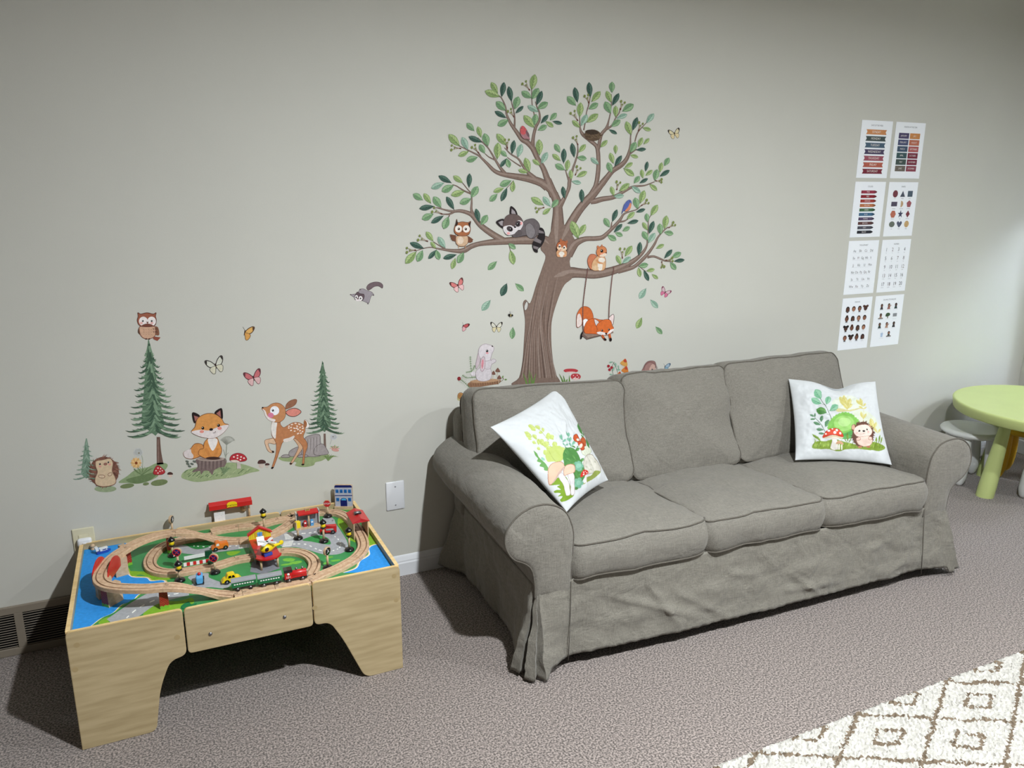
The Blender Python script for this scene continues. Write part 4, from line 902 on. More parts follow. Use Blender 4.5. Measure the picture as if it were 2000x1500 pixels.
A.poly([(-.008, .030)]+[(.008*cos(radians(a)), .031+.006*sin(radians(a))) for a in range(165, 0, -15)]+[(.008, .030)], (70, 160, 215), False)
A.build('painted_front', parent=bd)

# shed over the track
pa, pb = PT(Z3, 950, 640, MATZ), PT(Z3, 1092, 872, MATZ); d_ = pb-pa; an = atan2(d_.y, d_.x)
t = empty('toy_engine_shed', (PT(Z3, 1000, 720, MATZ)+PT(Z3, 1092, 880, MATZ))/2, 'red roofed wooden toy shed straddling the track on the right', 'toy shed', rz=an+pi/2); sl, sw, sh = .050, .0265, .068
for sg in (-1, 1):
    bm = bmesh.new(); bx(bm, sg*sw-.002, sg*sw+.002, -sl, sl, 0, sh, .0004); link('side_wall', bm, M_WOODT, t)
    bm = bmesh.new(); prism(bm, [(0, sh+.012), (sg*(sw+.006), sh-.001), (sg*(sw+.006), sh+.003), (0, sh+.017)], -sl-.004, sl+.004, Matrix(((1, 0, 0, 0), (0, 0, 1, 0), (0, 1, 0, 0), (0, 0, 0, 1)))); rf = link('roof', bm, M_RED, t)
bm = bmesh.new(); prism(bm, [(-sw-.002, sh), (sw+.002, sh), (0, sh+.012)], -sl-.002, -sl+.001, Matrix(((1, 0, 0, 0), (0, 0, 1, 0), (0, 1, 0, 0), (0, 0, 0, 1)))); link('gable', bm, M_RED, t)
bm = bmesh.new(); prism(bm, rc([(-.013, -.012), (.013, -.012), (.013, .012), (-.013, .012)], .003, 3), sh+.017, sh+.021, bev=.0008); em = link('roof_emblem', bm, M_BLK, t)
bm = bmesh.new(); bx(bm, -.004, .004, -.003, .003, sh+.021, sh+.0213); link('emblem_centre', bm, M_WHT, em)
bm = bmesh.new(); tube(bm, [(.009*cos(a*pi/10), .006*sin(a*pi/10), sh+.0211) for a in range(20)], .0004, 4, True); link('emblem_ring', bm, M_GRY, em)

# ---------------------------------------------------------------- wall decals
def onw(u, v, L): p = onwall(u, v, -.0004); return (p.x, -.0004-L*.00001, p.z)
def decal(name, art, label, cat='wall decal', group=None):
    o = art.build(name)
    c = sum((Vector(v.co) for v in o.data.vertices), Vector())/len(o.data.vertices); c.y = 0
    o.data.transform(Matrix.Translation(-c)); o.location = c
    return prop(o, label, cat, group)
def WA(ox, oy, sc, gain=1.0): return Art(ox, oy, sc, onw, gain)
LP = {'d': ((84, 112, 98), (56, 84, 74), (36, 56, 50)), 'm': ((142, 172, 132), (110, 144, 106), (74, 106, 74)), 'l': ((166, 184, 128), (130, 154, 98), (84, 104, 62)), 't': ((164, 190, 172), (130, 160, 142), (92, 122, 106))}
BK, BK2, BK3 = (122, 102, 92), (96, 78, 70), (142, 124, 114)
ZA, ZB, ZC, ZD, ZE, ZF = (780, 130, 5.556), (1060, 130, 5.556), (780, 330, 5.556), (1060, 350, 6.0), (870, 540, 5.768), (1080, 520, 6.0)
def conv(a, pts):
    o = []
    for p in pts: o.append(((p[0]/a[2]+a[0]-780)*5.556, (p[1]/a[2]+a[1]-130)*5.556)+tuple(q*5.556/a[2] for q in p[2:]))
    return o
TREE = empty('tree_wall_decal', (onwall(1050, 750).x, 0, .8), 'large painted tree wall decal with spreading branches behind the sofa', 'wall decal')
def child_decal(name, A):
    o = A.build(name); o.data.transform(Matrix.Translation(-Vector(TREE.location))); o.parent = TREE; return o
A = WA(*ZA, 1.05)
BR = [(ZD, [(180, 860, 150), (175, 600, 140), (178, 400, 105), (165, 260, 90), (110, 130, 78), (60, 0, 66)]),
 (ZA, [(1680, 1400, 90), (1635, 1310, 68), (1605, 1220, 58), (1560, 1100, 48), (1500, 1000, 45), (1450, 890, 50), (1390, 825, 48), (1330, 790, 42), (1280, 720, 36), (1210, 620, 26), (1165, 520, 18), (1150, 430, 12), (1110, 345, 9), (1075, 310, 5)]),
 (ZA, [(1445, 860, 40), (1455, 760, 28), (1480, 660, 26), (1520, 580, 20), (1520, 500, 14), (1490, 430, 9), (1475, 380, 4)]), (ZA, [(1465, 530, 8), (1440, 400, 7), (1435, 250, 4)]),
 (ZA, [(1248, 670, 18), (1252, 560, 12), (1240, 480, 9), (1215, 380, 5)]),
 (ZA, [(1720, 1480, 60), (1650, 1350, 66), (1560, 1270, 76), (1420, 1220, 70), (1250, 1190, 55), (1110, 1165, 42), (1030, 1130, 34), (960, 1060, 26), (900, 1000, 18), (850, 960, 14), (740, 905, 10), (650, 860, 5)]),
 (ZA, [(1150, 1170, 40), (1090, 1090, 24), (1040, 1010, 18), (1000, 940, 13), (960, 880, 10), (900, 820, 8), (850, 770, 4)]), (ZA, [(1030, 1010, 12), (970, 980, 8), (930, 945, 5)]),
 (ZA, [(1600, 1320, 60), (1440, 1190, 42), (1380, 1130, 28), (1330, 1060, 20), (1290, 1000, 15), (1210, 950, 12), (1140, 880, 5)]), (ZA, [(1320, 1085, 12), (1250, 1040, 8), (1170, 985, 5)]),
 (ZA, [(1172, 905, 12), (1160, 860, 6)]), (ZA, [(890, 985, 10), (855, 930, 9), (830, 910, 4)]),
 (ZC, [(1640, 830, 130), (1560, 775, 95), (1400, 770, 85), (1200, 780, 70), (1050, 790, 60), (880, 810, 44), (780, 840, 46), (700, 885, 48), (620, 890, 36), (520, 880, 24), (420, 865, 14), (340, 850, 8), (250, 865, 6), (180, 890, 4)]),
 (ZC, [(495, 865, 14), (430, 830, 8), (370, 790, 5)]),
 (ZC, [(1150, 780, 50), (1100, 760, 60), (1000, 700, 58), (880, 610, 50), (800, 510, 45), (740, 475, 36), (660, 455, 30), (580, 460, 22), (500, 445, 14), (430, 425, 10), (390, 420, 5)]),
 (ZC, [(600, 462, 20), (540, 490, 14), (460, 490, 7)]), (ZC, [(810, 520, 36), (782, 440, 22), (785, 360, 14), (780, 270, 10), (740, 220, 8), (685, 150, 5)]),
 (ZC, [(775, 268, 14), (700, 235, 12), (620, 185, 8), (575, 170, 5)]), (ZC, [(545, 500, 10), (525, 540, 4)]), (ZC, [(1185, 805, 5), (1205, 890, 3)]), (ZC, [(1235, 130, 4), (1130, 250, 3), (1110, 300, 3)]),
 (ZD, [(220, 760, 120), (290, 620, 120), (340, 500, 92), (420, 370, 85), (500, 270, 84), (580, 190, 80), (660, 100, 62), (740, 0, 46)]),
 (ZB, [(640, 1275, 60), (700, 1200, 50), (760, 1130, 46), (850, 1070, 44), (905, 1010, 36), (935, 940, 28), (950, 850, 14), (955, 750, 8), (970, 700, 4)]),
 (ZB, [(940, 950, 16), (1000, 910, 8), (1020, 895, 4)]), (ZB, [(1000, 815, 8), (1020, 740, 10), (1050, 690, 8), (1120, 615, 4)]),
 (ZB, [(510, 1400, 40), (575, 1290, 40), (600, 1150, 40), (605, 1050, 36), (600, 930, 36), (580, 860, 34), (510, 800, 34), (430, 730, 30), (405, 660, 12), (400, 540, 5)]),
 (ZB, [(445, 690, 12), (460, 610, 8), (475, 500, 7), (500, 410, 8), (515, 330, 4)]), (ZB, [(602, 900, 30), (620, 800, 30), (640, 730, 30), (690, 670, 26), (715, 590, 12), (735, 500, 8), (745, 400, 6), (745, 300, 4)]),
 (ZB, [(670, 690, 26), (750, 640, 14), (790, 560, 8), (830, 500, 8), (840, 450, 7)]),
 (ZB, [(170, 1540, 60), (210, 1470, 44), (255, 1390, 30), (285, 1310, 32), (292, 1240, 32), (330, 1100, 18), (375, 960, 14), (380, 850, 7)]), (ZB, [(290, 1250, 22), (265, 1180, 12), (245, 1120, 6)]),
 (ZD, [(560, 270, 40), (620, 255, 54), (700, 232, 50), (830, 210, 42), (940, 150, 30), (1040, 95, 24), (1120, 80, 18), (1200, 72, 12), (1310, 30, 6)]),
 (ZD, [(300, 900, 80), (345, 800, 90), (400, 740, 72), (500, 700, 50), (620, 695, 46), (700, 680, 44), (770, 620, 34), (850, 540, 32), (910, 470, 26), (950, 410, 18), (1020, 380, 10), (1100, 355, 8), (1150, 310, 5)]),
 (ZD, [(880, 500, 22), (950, 492, 14), (1000, 465, 6)]), (ZD, [(800, 570, 16), (810, 500, 6)]),
 (ZD, [(150, 1170, 200), (240, 1130, 150), (330, 1095, 115), (450, 1100, 95), (600, 1110, 95), (750, 1090, 86), (880, 1050, 76), (1000, 995, 56), (1100, 930, 40), (1180, 850, 28), (1222, 770, 16), (1225, 700, 10), (1235, 600, 7), (1240, 480, 6), (1270, 420, 4)]),
 (ZD, [(880, 1085, 40), (1000, 1050, 42), (1080, 1020, 34), (1180, 930, 34), (1250, 850, 28), (1310, 760, 22), (1350, 680, 16), (1410, 610, 12), (1470, 560, 7)]),
 (ZD, [(1225, 915, 24), (1300, 905, 20), (1370, 930, 18), (1430, 955, 14), (1500, 965, 6)]), (ZD, [(1120, 1015, 6), (1180, 1060, 4), (1210, 1080, 3)])]
trunk = [(1000, 752), (1014, 738), (1021, 706), (1024, 665), (1026, 628), (1023, 604), (1022, 592), (1027, 586), (1036, 592), (1048, 556), (1060, 522), (1066, 500), (1056, 484), (1072, 462), (1086, 430), (1106, 444), (1124, 476), (1112, 510), (1118, 540), (1102, 556), (1090, 582), (1078, 622), (1076, 655), (1078, 692), (1084, 728), (1094, 753), (1048, 760)]
tr = [((x-780)*5.556, (y-130)*5.556) for x, y in trunk]
A.out(tr, BK, BK2, 7, n=4)
for a, pts in BR: A.line([(x, y, w*1.13+3) for x, y, w in conv(a, pts)], 0, BK2)
A.L += 1
for a, pts in BR: A.line([(x, y, w*.93) for x, y, w in conv(a, pts)], 0, BK)
A.poly(tr, BK, n=4); A.L += 1
for a, pts in BR:
    if pts[0][2] > 20: A.line([(x-w*.12, y-w*.12, w*(.35 if i else .04)) for i, (x, y, w) in enumerate(conv(a, pts))], 0, BK3)
A.L += 2
rnd = random.Random(3)
for k in range(26):
    s_ = k/25; x0 = 1018+s_*70; top = 520+rnd.random()*90
    xt = 1062+32*s_-(top-520)*.32; w = 4+rnd.random()*14
    p = [(x0+rnd.uniform(-2, 2), 738), (1029+s_*42, 660), ((1029+s_*42)*.5+xt*.5-3*s_, (660+top)/2), (xt, top)]
    A.line([((x-780)*5.556, (y-130)*5.556, w*(1, .9, .7, .1)[i]) for i, (x, y) in enumerate(p)], 0, (BK2, BK3, (112, 92, 82), (134, 114, 104))[k % 4])
A.out([((x-780)*5.556, (y-130)*5.556) for x, y in [(1028, 589), (1031, 594), (1029, 603), (1025, 606), (1024, 598)]], (196, 194, 190), (30, 28, 28), 3)
for x0, x1, y1 in ((1030, 1021, 728), (1034, 1033, 722), (1040, 1036, 726), (1040, 1047, 729), (1102, 1092, 730), (1104, 1100, 733), (1106, 1108, 740), (1112, 1112, 733)):
    A.line([((x0-780)*5.556, (758-130)*5.556, 22), (((x0*2+x1)/3-780)*5.556, (744-130)*5.556, 16), ((x1-780)*5.556, (y1-130)*5.556, 2)], 0, (96, 128, 64))
child_decal('trunk_and_branches', A)
FOL = {ZA: "l1065,285,995,170 l1085,325,928,265 d1110,325,1135,170 d1215,375,1185,215 m1250,460,1290,325 d1260,505,1345,430 m1150,475,1050,380 d1155,555,1035,485 m1180,580,1065,640 l1435,250,1470,85 m1430,340,1325,270 m1440,350,1510,235 d1490,415,1545,265 m1500,455,1610,390 t1505,490,1390,425 l1460,660,1350,530 m1465,635,1480,515 d1535,615,1615,525 m1635,580,1705,505 d1665,595,1765,620 l1590,595,1670,655 m1505,690,1600,640 m810,695,730,615 l885,765,850,650 d890,820,750,760 m960,860,920,725 l650,860,535,735 t740,900,680,765 l750,920,640,970 m845,985,725,1020 m925,940,870,845 l1060,1000,1070,825 l1155,850,1055,730 d1220,945,1245,800 t1285,980,1325,840 m1165,975,1100,915 d1160,1000,1095,1090 m1165,1000,1195,1095 l1410,1140,1365,990 l1390,1150,1290,1120 l1520,960,1515,790 t1540,1050,1605,930 l1525,1070,1445,1010 d560,1260,425,1185 l685,1260,585,1185 d755,1310,760,1160 t480,1265,345,1320 m585,1290,460,1355 l705,1355,560,1395 m780,1420,850,1300 m775,1435,655,1485 m1210,1240,1090,1290 l1235,1240,1225,1360 l1130,1320,1020,1360 m1060,1385,980,1460 d1165,1320,1105,1460",
 ZB: "d375,385,345,225 m355,420,265,325 l400,545,410,390 l400,660,320,585 t415,640,480,520 l475,605,600,515 d515,330,500,170 l530,380,625,270 m500,460,600,400 m750,280,750,165 l740,385,690,265 d755,420,825,290 m735,505,675,380 l790,545,790,425 m865,485,985,410 t805,560,915,520 m745,650,840,580 d720,685,805,730 l955,740,905,595 d975,690,1025,550 t1125,610,1205,510 l1085,665,1175,690 m185,930,130,840 l190,1020,105,950 d225,1045,230,890 m235,1120,135,1060 l260,1130,275,1010 d340,980,315,830 l390,930,465,845 m375,985,475,1000 l310,1225,300,1120 l370,1195,480,1140 t315,1245,415,1265 t605,1060,520,990 l625,875,700,800 l790,945,790,850 l765,1050,730,935 d780,1080,855,965 m745,1150,705,1040 m950,930,1010,820 l1035,870,1080,770 l1095,840,1155,780 d1015,905,1120,895 l950,960,1035,985 l890,1095,975,1045 l880,1105,990,1185 d1115,1135,1135,1030 l1085,1210,1070,1115 l1115,1180,1190,1125 m990,1265,1050,1190 d1050,1265,1140,1215 t965,1300,1060,1370 l1270,1145,1290,1040 m1320,1075,1370,990 m1215,1235,1240,1115 d1270,1190,1375,1125 l1160,1275,1240,1345 l770,1400,740,1300 l830,1350,940,1270 t770,1410,880,1400 d235,1430,215,1300 d425,1475,420,1330",
 ZC: "m250,335,150,270 l340,370,265,265 m450,415,370,300 d370,405,215,430 m365,490,245,545 d590,435,510,300 d475,510,345,585 m530,520,480,650 d865,580,830,430 m885,605,955,500 l365,780,290,680 d260,860,115,800 t495,855,420,735 l395,860,340,790 l180,900,65,1025 m250,885,195,1005 d400,880,315,975 m400,880,430,985 d615,930,475,970 l605,970,570,1085 m695,905,635,1020 m1185,810,1260,865 l1205,885,1240,1035 l1560,390,1430,310 t1635,405,1560,300 l1640,425,1555,490",
 ZD: "m105,330,180,240 l415,690,335,490 l420,660,500,530 m780,560,720,455 d815,495,870,355 l1140,280,1190,130 m1110,345,1080,215 d1095,385,1200,350 l985,465,1075,385 d995,515,1120,485 d835,620,930,525 m935,605,1020,560 m850,625,935,665 m760,655,860,715 l1265,425,1345,300 m1225,500,1215,400 l1225,595,1170,505 d1245,635,1300,490 m1230,715,1170,610 t1235,745,1315,630 d1125,890,1140,735 l965,900,1045,780 l915,1000,865,890 t930,985,1030,910 l1425,580,1450,425 m1380,645,1370,520 m1425,620,1530,640 l1330,810,1420,765 d1425,925,1515,825 m1515,915,1620,860 d1540,960,1660,945 m1495,975,1560,1060 m1125,1020,1235,1000 l1120,1035,1140,1145 d1185,1070,1240,1190 l1215,1075,1310,1055 l1280,1115,1350,1165"}
A = WA(*ZA, 1.05); A.L = 150
k = 0
for a, st in FOL.items():
    for w in st.split():
        q = [float(v) for v in w[1:].split(',')]; (x0, y0), (x1, y1) = conv(a, [(q[0], q[1]), (q[2], q[3])])
        A.L = 150+(k % 7)*6; k += 1; A.leaf(x0, y0, x1, y1, LP[w[0]], {'d': .40, 'm': .58, 'l': .48, 't': .48}[w[0]])
child_decal('foliage', A)
A = WA(*ZA, 1.05); A.L = 195
for a, x, y, ex, ey in ((ZA, 1415, 260, 1350, 170), (ZA, 1245, 550, 1190, 470), (ZA, 670, 888, 560, 880), (ZA, 860, 940, 800, 860), (ZA, 1172, 890, 1165, 790), (ZB, 380, 590, 320, 490), (ZB, 500, 400, 470, 310), (ZB, 840, 470, 870, 380), (ZB, 1035, 700, 1065, 610), (ZB, 380, 850, 345, 760), (ZB, 350, 1180, 390, 1090), (ZB, 800, 1340, 820, 1250), (ZB, 1220, 1240, 1290, 1240), (ZC, 465, 490, 360, 440), (ZC, 310, 785, 205, 745), (ZC, 180, 880, 75, 880), (ZC, 1570, 415, 1480, 445), (ZD, 1150, 310, 1230, 260), (ZD, 930, 930, 930, 810), (ZD, 1470, 570, 1540, 520), (ZD, 1435, 950, 1520, 940), (ZD, 1390, 960, 1405, 1030)):
    (x0, y0), (x1, y1) = conv(a, [(x, y), (ex, ey)]); dx, dy = x1-x0, y1-y0; nx, ny = -dy*.22, dx*.22
    A.line([(x0, y0, 14), (x0+dx*.25, y0+dy*.25, 9)], 0, (96, 50, 40), sm=False)
    for s_, r_ in ((1, 9), (-1, 11), (0, 7)):
        ex_, ey_ = x0+dx*(.95 if s_ else .65)+nx*s_, y0+dy*(.95 if s_ else .65)+ny*s_; A.line([(x0+dx*.2, y0+dy*.2), (ex_, ey_)], 3.5, (150, 130, 110), sm=False); A.ell(ex_, ey_, r_*1.15, r_*1.5, 10, (116, 128, 70))
child_decal('berry_sprigs', A)

# creatures and things stuck on the tree
def face(A, pts, r=8, col=(20, 14, 12)):
    for x, y in pts: A.ell(x, y, r, r*1.1, 0, col); A.ell(x-r*.3, y-r*.35, r*.28, None, 0, (250, 250, 250), 8)
def base_art(a, g=1.05, L=300): A = WA(*a, g); A.L = L; return A
A = base_art(ZC)   # owl on left branch
A.poly([(612, 720), (560, 710), (543, 712), (555, 730), (545, 735), (565, 748), (552, 758), (575, 768), (565, 775), (605, 785)], (110, 70, 52), False); A.poly([(740, 725), (780, 750), (800, 765), (790, 780), (795, 790), (770, 795), (780, 803), (740, 795)], (110, 70, 52), False)
A.out([(612, 740), (640, 725), (720, 722), (742, 745), (740, 800), (715, 830), (680, 840), (640, 832), (612, 800)], (200, 168, 138), (120, 80, 60), 5); A.ell(660, 775, 34, 40, 0, (216, 196, 176))
A.out([(620, 545), (632, 580), (680, 572), (740, 580), (772, 568), (765, 610), (768, 660), (750, 710), (690, 728), (620, 712), (592, 670), (600, 620), (612, 585)], (160, 100, 66), (90, 54, 40), 5)
A.poly([(618, 550), (634, 590), (612, 640), (604, 610)], (50, 34, 30), False); A.poly([(772, 570), (742, 592), (762, 640), (768, 610)], (50, 34, 30), False)
A.ell(640, 650, 38, 40, 0, (226, 218, 210)); A.ell(724, 650, 38, 40, 0, (226, 218, 210)); face(A, [(642, 650), (718, 652)], 13, (70, 44, 30)); A.poly([(672, 670), (692, 670), (682, 690)], (80, 60, 50), False)
for x in (640, 712): A.line([(x, 835), (x+2, 858)], 7, (190, 140, 100))
decal('owl_wall_decal', A, 'brown owl decal with spread wings perched on the lower left branch')
A = base_art(ZC)   # raccoon
A.out([(1290, 650), (1350, 570), (1400, 545), (1460, 542), (1510, 590), (1520, 650), (1490, 720), (1440, 755), (1380, 720), (1300, 735), (1230, 735), (1225, 700)], (100, 92, 94), (60, 52, 54), 5)
A.out([(1365, 640), (1380, 600), (1420, 590), (1460, 640), (1470, 700), (1430, 755), (1380, 720)], (124, 118, 120), (70, 62, 64), 4)
A.out([(1520, 640), (1555, 650), (1575, 700), (1570, 770), (1540, 830), (1500, 870), (1495, 905), (1460, 890), (1442, 840), (1450, 790), (1490, 750), (1510, 700)], (36, 30, 32), (20, 16, 18), 4)
for pp in ([(1512, 660), (1560, 680), (1570, 700), (1506, 695)], [(1470, 740), (1540, 780), (1530, 810), (1452, 780)], [(1448, 830), (1510, 850), (1495, 875), (1450, 860)]): A.poly(pp, (120, 112, 114), False)
A.out([(1048, 575), (1100, 545), (1135, 555), (1132, 640), (1090, 625)], (40, 32, 34), (24, 18, 20), 4); A.poly([(1070, 578), (1110, 560), (1125, 565), (1122, 620), (1095, 610)], (150, 142, 146), False)
A.out([(1210, 405), (1255, 440), (1278, 500), (1250, 520), (1200, 490), (1198, 440)], (40, 32, 34), (24, 18, 20), 4); A.poly([(1215, 430), (1250, 460), (1262, 495), (1230, 500), (1212, 480)], (150, 142, 146), False)
A.out([(1130, 560), (1160, 510), (1220, 488), (1290, 505), (1335, 560), (1338, 610), (1310, 660), (1250, 700), (1190, 720), (1150, 705), (1125, 650), (1120, 600)], (98, 82, 80), (60, 48, 50), 4)
A.poly([(1125, 630), (1200, 610), (1245, 625), (1280, 560), (1330, 570), (1338, 610), (1300, 670), (1240, 705), (1180, 718), (1140, 690)], (212, 206, 208)); A.ell(1195, 650, 36, 28, 30, (70, 60, 64)); A.ell(1285, 595, 30, 34, 30, (70, 60, 64))
face(A, [(1205, 655), (1282, 600)], 15, (16, 12, 14)); A.ell(1252, 630, 13, 10, 0, (30, 22, 24)); A.ell(1180, 698, 18, 14, 0, (226, 160, 160)); A.ell(1320, 590, 12, 18, 0, (226, 160, 160))
A.poly([(1228, 735), (1290, 660), (1330, 690), (1300, 735)], (88, 80, 82))
decal('raccoon_wall_decal', A, 'sleepy grey raccoon decal with striped tail lying on the left branch')
A = base_art(ZD)   # chipmunk in the hollow
A.ell(218, 815, 66, 100, 0, (66, 46, 38)); A.ell(218, 865, 62, 50, 0, (200, 150, 110)); A.ell(218, 880, 34, 34, 0, (222, 214, 204)); A.out([(190, 735), (215, 720), (245, 722), (275, 745), (280, 800), (260, 835), (215, 845), (170, 820), (160, 780), (172, 745)], (168, 96, 60), (110, 60, 40), 5)
A.poly([(165, 790), (190, 800), (215, 800), (275, 800), (268, 832), (215, 845), (172, 820)], (220, 190, 160)); A.ell(196, 785, 14, 22, -10, (235, 225, 215)); A.ell(250, 798, 16, 20, 10, (235, 225, 215)); face(A, [(194, 788), (246, 802)], 11); A.ell(205, 828, 11, 8, 0, (200, 130, 120))
for x, y in ((208, 716), (276, 736)): A.ell(x, y, 14, 20, 10, (160, 96, 66))
A.ell(180, 895, 22, 15, 30, (206, 150, 110)); A.ell(256, 895, 22, 15, -30, (206, 150, 110))
decal('chipmunk_wall_decal', A, 'chipmunk decal peeking out of the hollow of the tree trunk')
A = base_art(ZD)   # squirrel
A.out([(570, 1060), (535, 1020), (522, 950), (545, 890), (590, 878), (625, 900), (600, 960), (590, 1030)], (190, 116, 84), (130, 70, 50), 5)
A.out([(640, 900), (690, 890), (725, 920), (735, 970), (728, 1040), (700, 1068), (640, 1072), (585, 1065), (570, 1010), (590, 950)], (206, 164, 124), (140, 90, 60), 5); A.poly([(655, 930), (700, 920), (728, 950), (700, 985), (690, 1060), (650, 1064), (640, 1000)], (224, 214, 202))
A.line([(630, 940, 26), (650, 975, 24), (700, 985, 16)], 0, (196, 140, 96)); A.ell(610, 1040, 40, 30, 0, (208, 176, 140))
A.out([(630, 830), (655, 795), (700, 785), (738, 810), (745, 860), (735, 890), (700, 910), (650, 905), (628, 870)], (196, 124, 80), (130, 70, 48), 5); A.poly([(700, 870), (742, 870), (735, 895), (700, 910), (660, 900)], (226, 206, 186))
A.ell(645, 798, 14, 22, -15, (180, 110, 74)); A.ell(690, 782, 8, 18, 0, (180, 110, 74)); face(A, [(688, 840)], 17); A.ell(738, 862, 7, 6, 0, (40, 20, 18)); A.ell(688, 872, 16, 9, 0, (226, 150, 120))
decal('squirrel_wall_decal', A, 'upright red squirrel decal standing on the branch above the swing')
A = base_art(ZF)   # fox on swing
A.out([(280, 715), (272, 640), (280, 560), (320, 490), (370, 470), (425, 490), (460, 550), (468, 620), (430, 640), (380, 610), (345, 640), (330, 690)], (196, 100, 50), (130, 60, 34), 5); A.poly([(282, 712), (275, 640), (285, 570), (315, 560), (335, 640), (325, 690)], (222, 206, 200))
A.out([(345, 640), (380, 615), (410, 640), (380, 700), (355, 700)], (240, 236, 236), (200, 170, 160), 3); A.poly([(345, 760), (355, 790), (330, 850), (316, 845), (320, 800)], (24, 18, 18))
A.poly([(345, 785), (410, 835), (395, 858), (335, 812)], (110, 90, 84), False); A.poly([(345, 785), (700, 760), (706, 778), (560, 815), (395, 857), (405, 830)], (140, 118, 106), False); A.poly([(395, 857), (405, 838), (560, 800), (560, 815)], (100, 82, 74), False)
A.out([(370, 780), (365, 710), (400, 640), (470, 610), (540, 625), (600, 640), (620, 740), (560, 790), (450, 790)], (206, 100, 46), (130, 60, 34), 5)
A.out([(480, 620), (510, 630), (535, 655), (515, 705), (492, 680)], (210, 200, 200), (110, 50, 36), 5); A.out([(650, 605), (705, 562), (708, 640), (690, 690), (665, 640)], (226, 206, 204), (60, 34, 30), 6)
A.line([(600, 640), (555, 800)], 1, (206, 100, 46)); A.out([(510, 690), (560, 640), (620, 622), (670, 635), (690, 690), (708, 730), (680, 775), (620, 805), (560, 795), (508, 782), (515, 740)], (206, 104, 50), (130, 60, 34), 5)
A.poly([(508, 780), (540, 765), (600, 775), (625, 790), (600, 806), (545, 800)], (226, 216, 214)); A.poly([(640, 775), (670, 745), (708, 732), (700, 755), (665, 785), (630, 800)], (226, 216, 214)); face(A, [(572, 752), (652, 740)], 11); A.ell(618, 788, 12, 10, 0, (24, 16, 16))
A.line([(570, 805, 26), (600, 850, 24), (612, 862, 26)], 0, (190, 88, 42)); A.ell(606, 855, 20, 13, 30, (30, 20, 20)); A.line([(655, 790, 30), (665, 830, 26), (672, 865, 24)], 0, (190, 88, 42)); A.ell(672, 858, 15, 22, 0, (30, 20, 20))
A.L += 8
for pts in ([(405, 20), (398, 80), (388, 130)], [(388, 130), (365, 300), (347, 480), (345, 640), (352, 790)], [(708, 0), (705, 60), (690, 120)], [(690, 120), (668, 330), (655, 480), (652, 600)]): A.line(pts, 11, (112, 80, 74))
for k in range(30): A.line([(347+(388-347)*max(0, 1-k/14)*1.0, 150+k*21, 8), (347+(388-347)*max(0, 1-k/14)+3, 158+k*21, 4)], 0, (76, 48, 46), sm=False)
decal('fox_swing_wall_decal', A, 'orange fox decal lying on a rope swing below the right branch')
A = base_art(ZA)   # red bird
A.out([(1315, 660), (1335, 645), (1358, 660), (1385, 700), (1400, 750), (1412, 795), (1385, 785), (1350, 785), (1318, 750), (1308, 700)], (160, 116, 122), (110, 60, 66), 3); A.poly([(1315, 660), (1335, 645), (1358, 662), (1380, 700), (1350, 740), (1312, 720)], (190, 84, 88)); A.ell(1388, 730, 14, 40, -25, (112, 84, 90)); face(A, [(1325, 668)], 5)
decal('red_bird_wall_decal', A, 'small red bird decal on a high left branch')
A = base_art(ZD)
A.out([(920, 408), (935, 350), (950, 300), (985, 255), (1015, 243), (1035, 265), (1030, 320), (1010, 360), (975, 378), (945, 370)], (84, 98, 160), (56, 62, 110), 4); A.poly([(1020, 275), (1034, 300), (1022, 345), (985, 376), (960, 372), (1000, 320)], (206, 130, 96)); face(A, [(1015, 260)], 5)
decal('bluebird_wall_decal', A, 'blue bird decal with orange breast on a right branch')
A = base_art(ZB)
A.ell(540, 745, 90, 62, 5, (88, 70, 54)); A.ell(530, 712, 72, 26, 5, (58, 46, 36)); rn = random.Random(5)
for k in range(34):
    a = rn.uniform(0, pi); x = 540+cos(a)*rn.uniform(40, 88); y = 740+sin(a)*rn.uniform(5, 52); A.line([(x-24, y-6), (x, y+5), (x+24, y-4)], 3, ((124, 104, 80), (62, 48, 38))[k % 2])
decal('bird_nest_wall_decal', A, 'twig bird nest decal in a fork of the tree', L_ if False else 'wall decal')

# falling leaves and flying insects
def butterfly(a, cx, cy, r, rot, c1, c2, edge, label, grp='butterfly decals on the wall', g=1.05, half=False):
    A = base_art(a, g, 2); ca, sa = cos(radians(rot)), sin(radians(rot))
    def R_(pts): return [(cx+(x*ca-y*sa)*r, cy+(x*sa+y*ca)*r) for x, y in pts]
    for sg in ((1, -1) if not half else (1,)):
        A.out(R_([(sg*.05, 0), (sg*.3, -.5), (sg*.75, -.85), (sg*1.0, -.8), (sg*.92, -.35), (sg*.6, .02)]), c1, edge, r*.09); A.poly(R_([(sg*.75, -.85), (sg*1.0, -.8), (sg*.92, -.35), (sg*.84, -.5)]), edge, False)
        A.out(R_([(sg*.05, .02), (sg*.6, .05), (sg*.75, .3), (sg*.55, .75), (sg*.3, .8), (sg*.12, .4)]), c2, edge, r*.05)
    A.line(R_([(0, -.25), (0, .35)]), r*.12, (50, 36, 34), r*.05, sm=False)
    if half: A.line(R_([(0, -.25), (-.35, -.6)]), r*.04, (50, 36, 34), sm=False)
    decal('butterfly_wall_decal', A, label, 'wall decal', grp)
Z7 = (340, 600, 4.283)
butterfly(ZE, 142, 105, 78, -22, (206, 120, 118), (222, 180, 180), (90, 50, 50), 'pink butterfly decal below the owl branch, left of the trunk')
butterfly(ZE, 195, 560, 62, 25, (180, 80, 84), (210, 160, 165), (70, 34, 34), 'small dark pink butterfly decal above the rabbit', half=True)
butterfly(ZE, 575, 572, 66, 0, (206, 204, 190), (206, 196, 160), (44, 36, 32), 'cream butterfly decal just left of the trunk, below the bee')
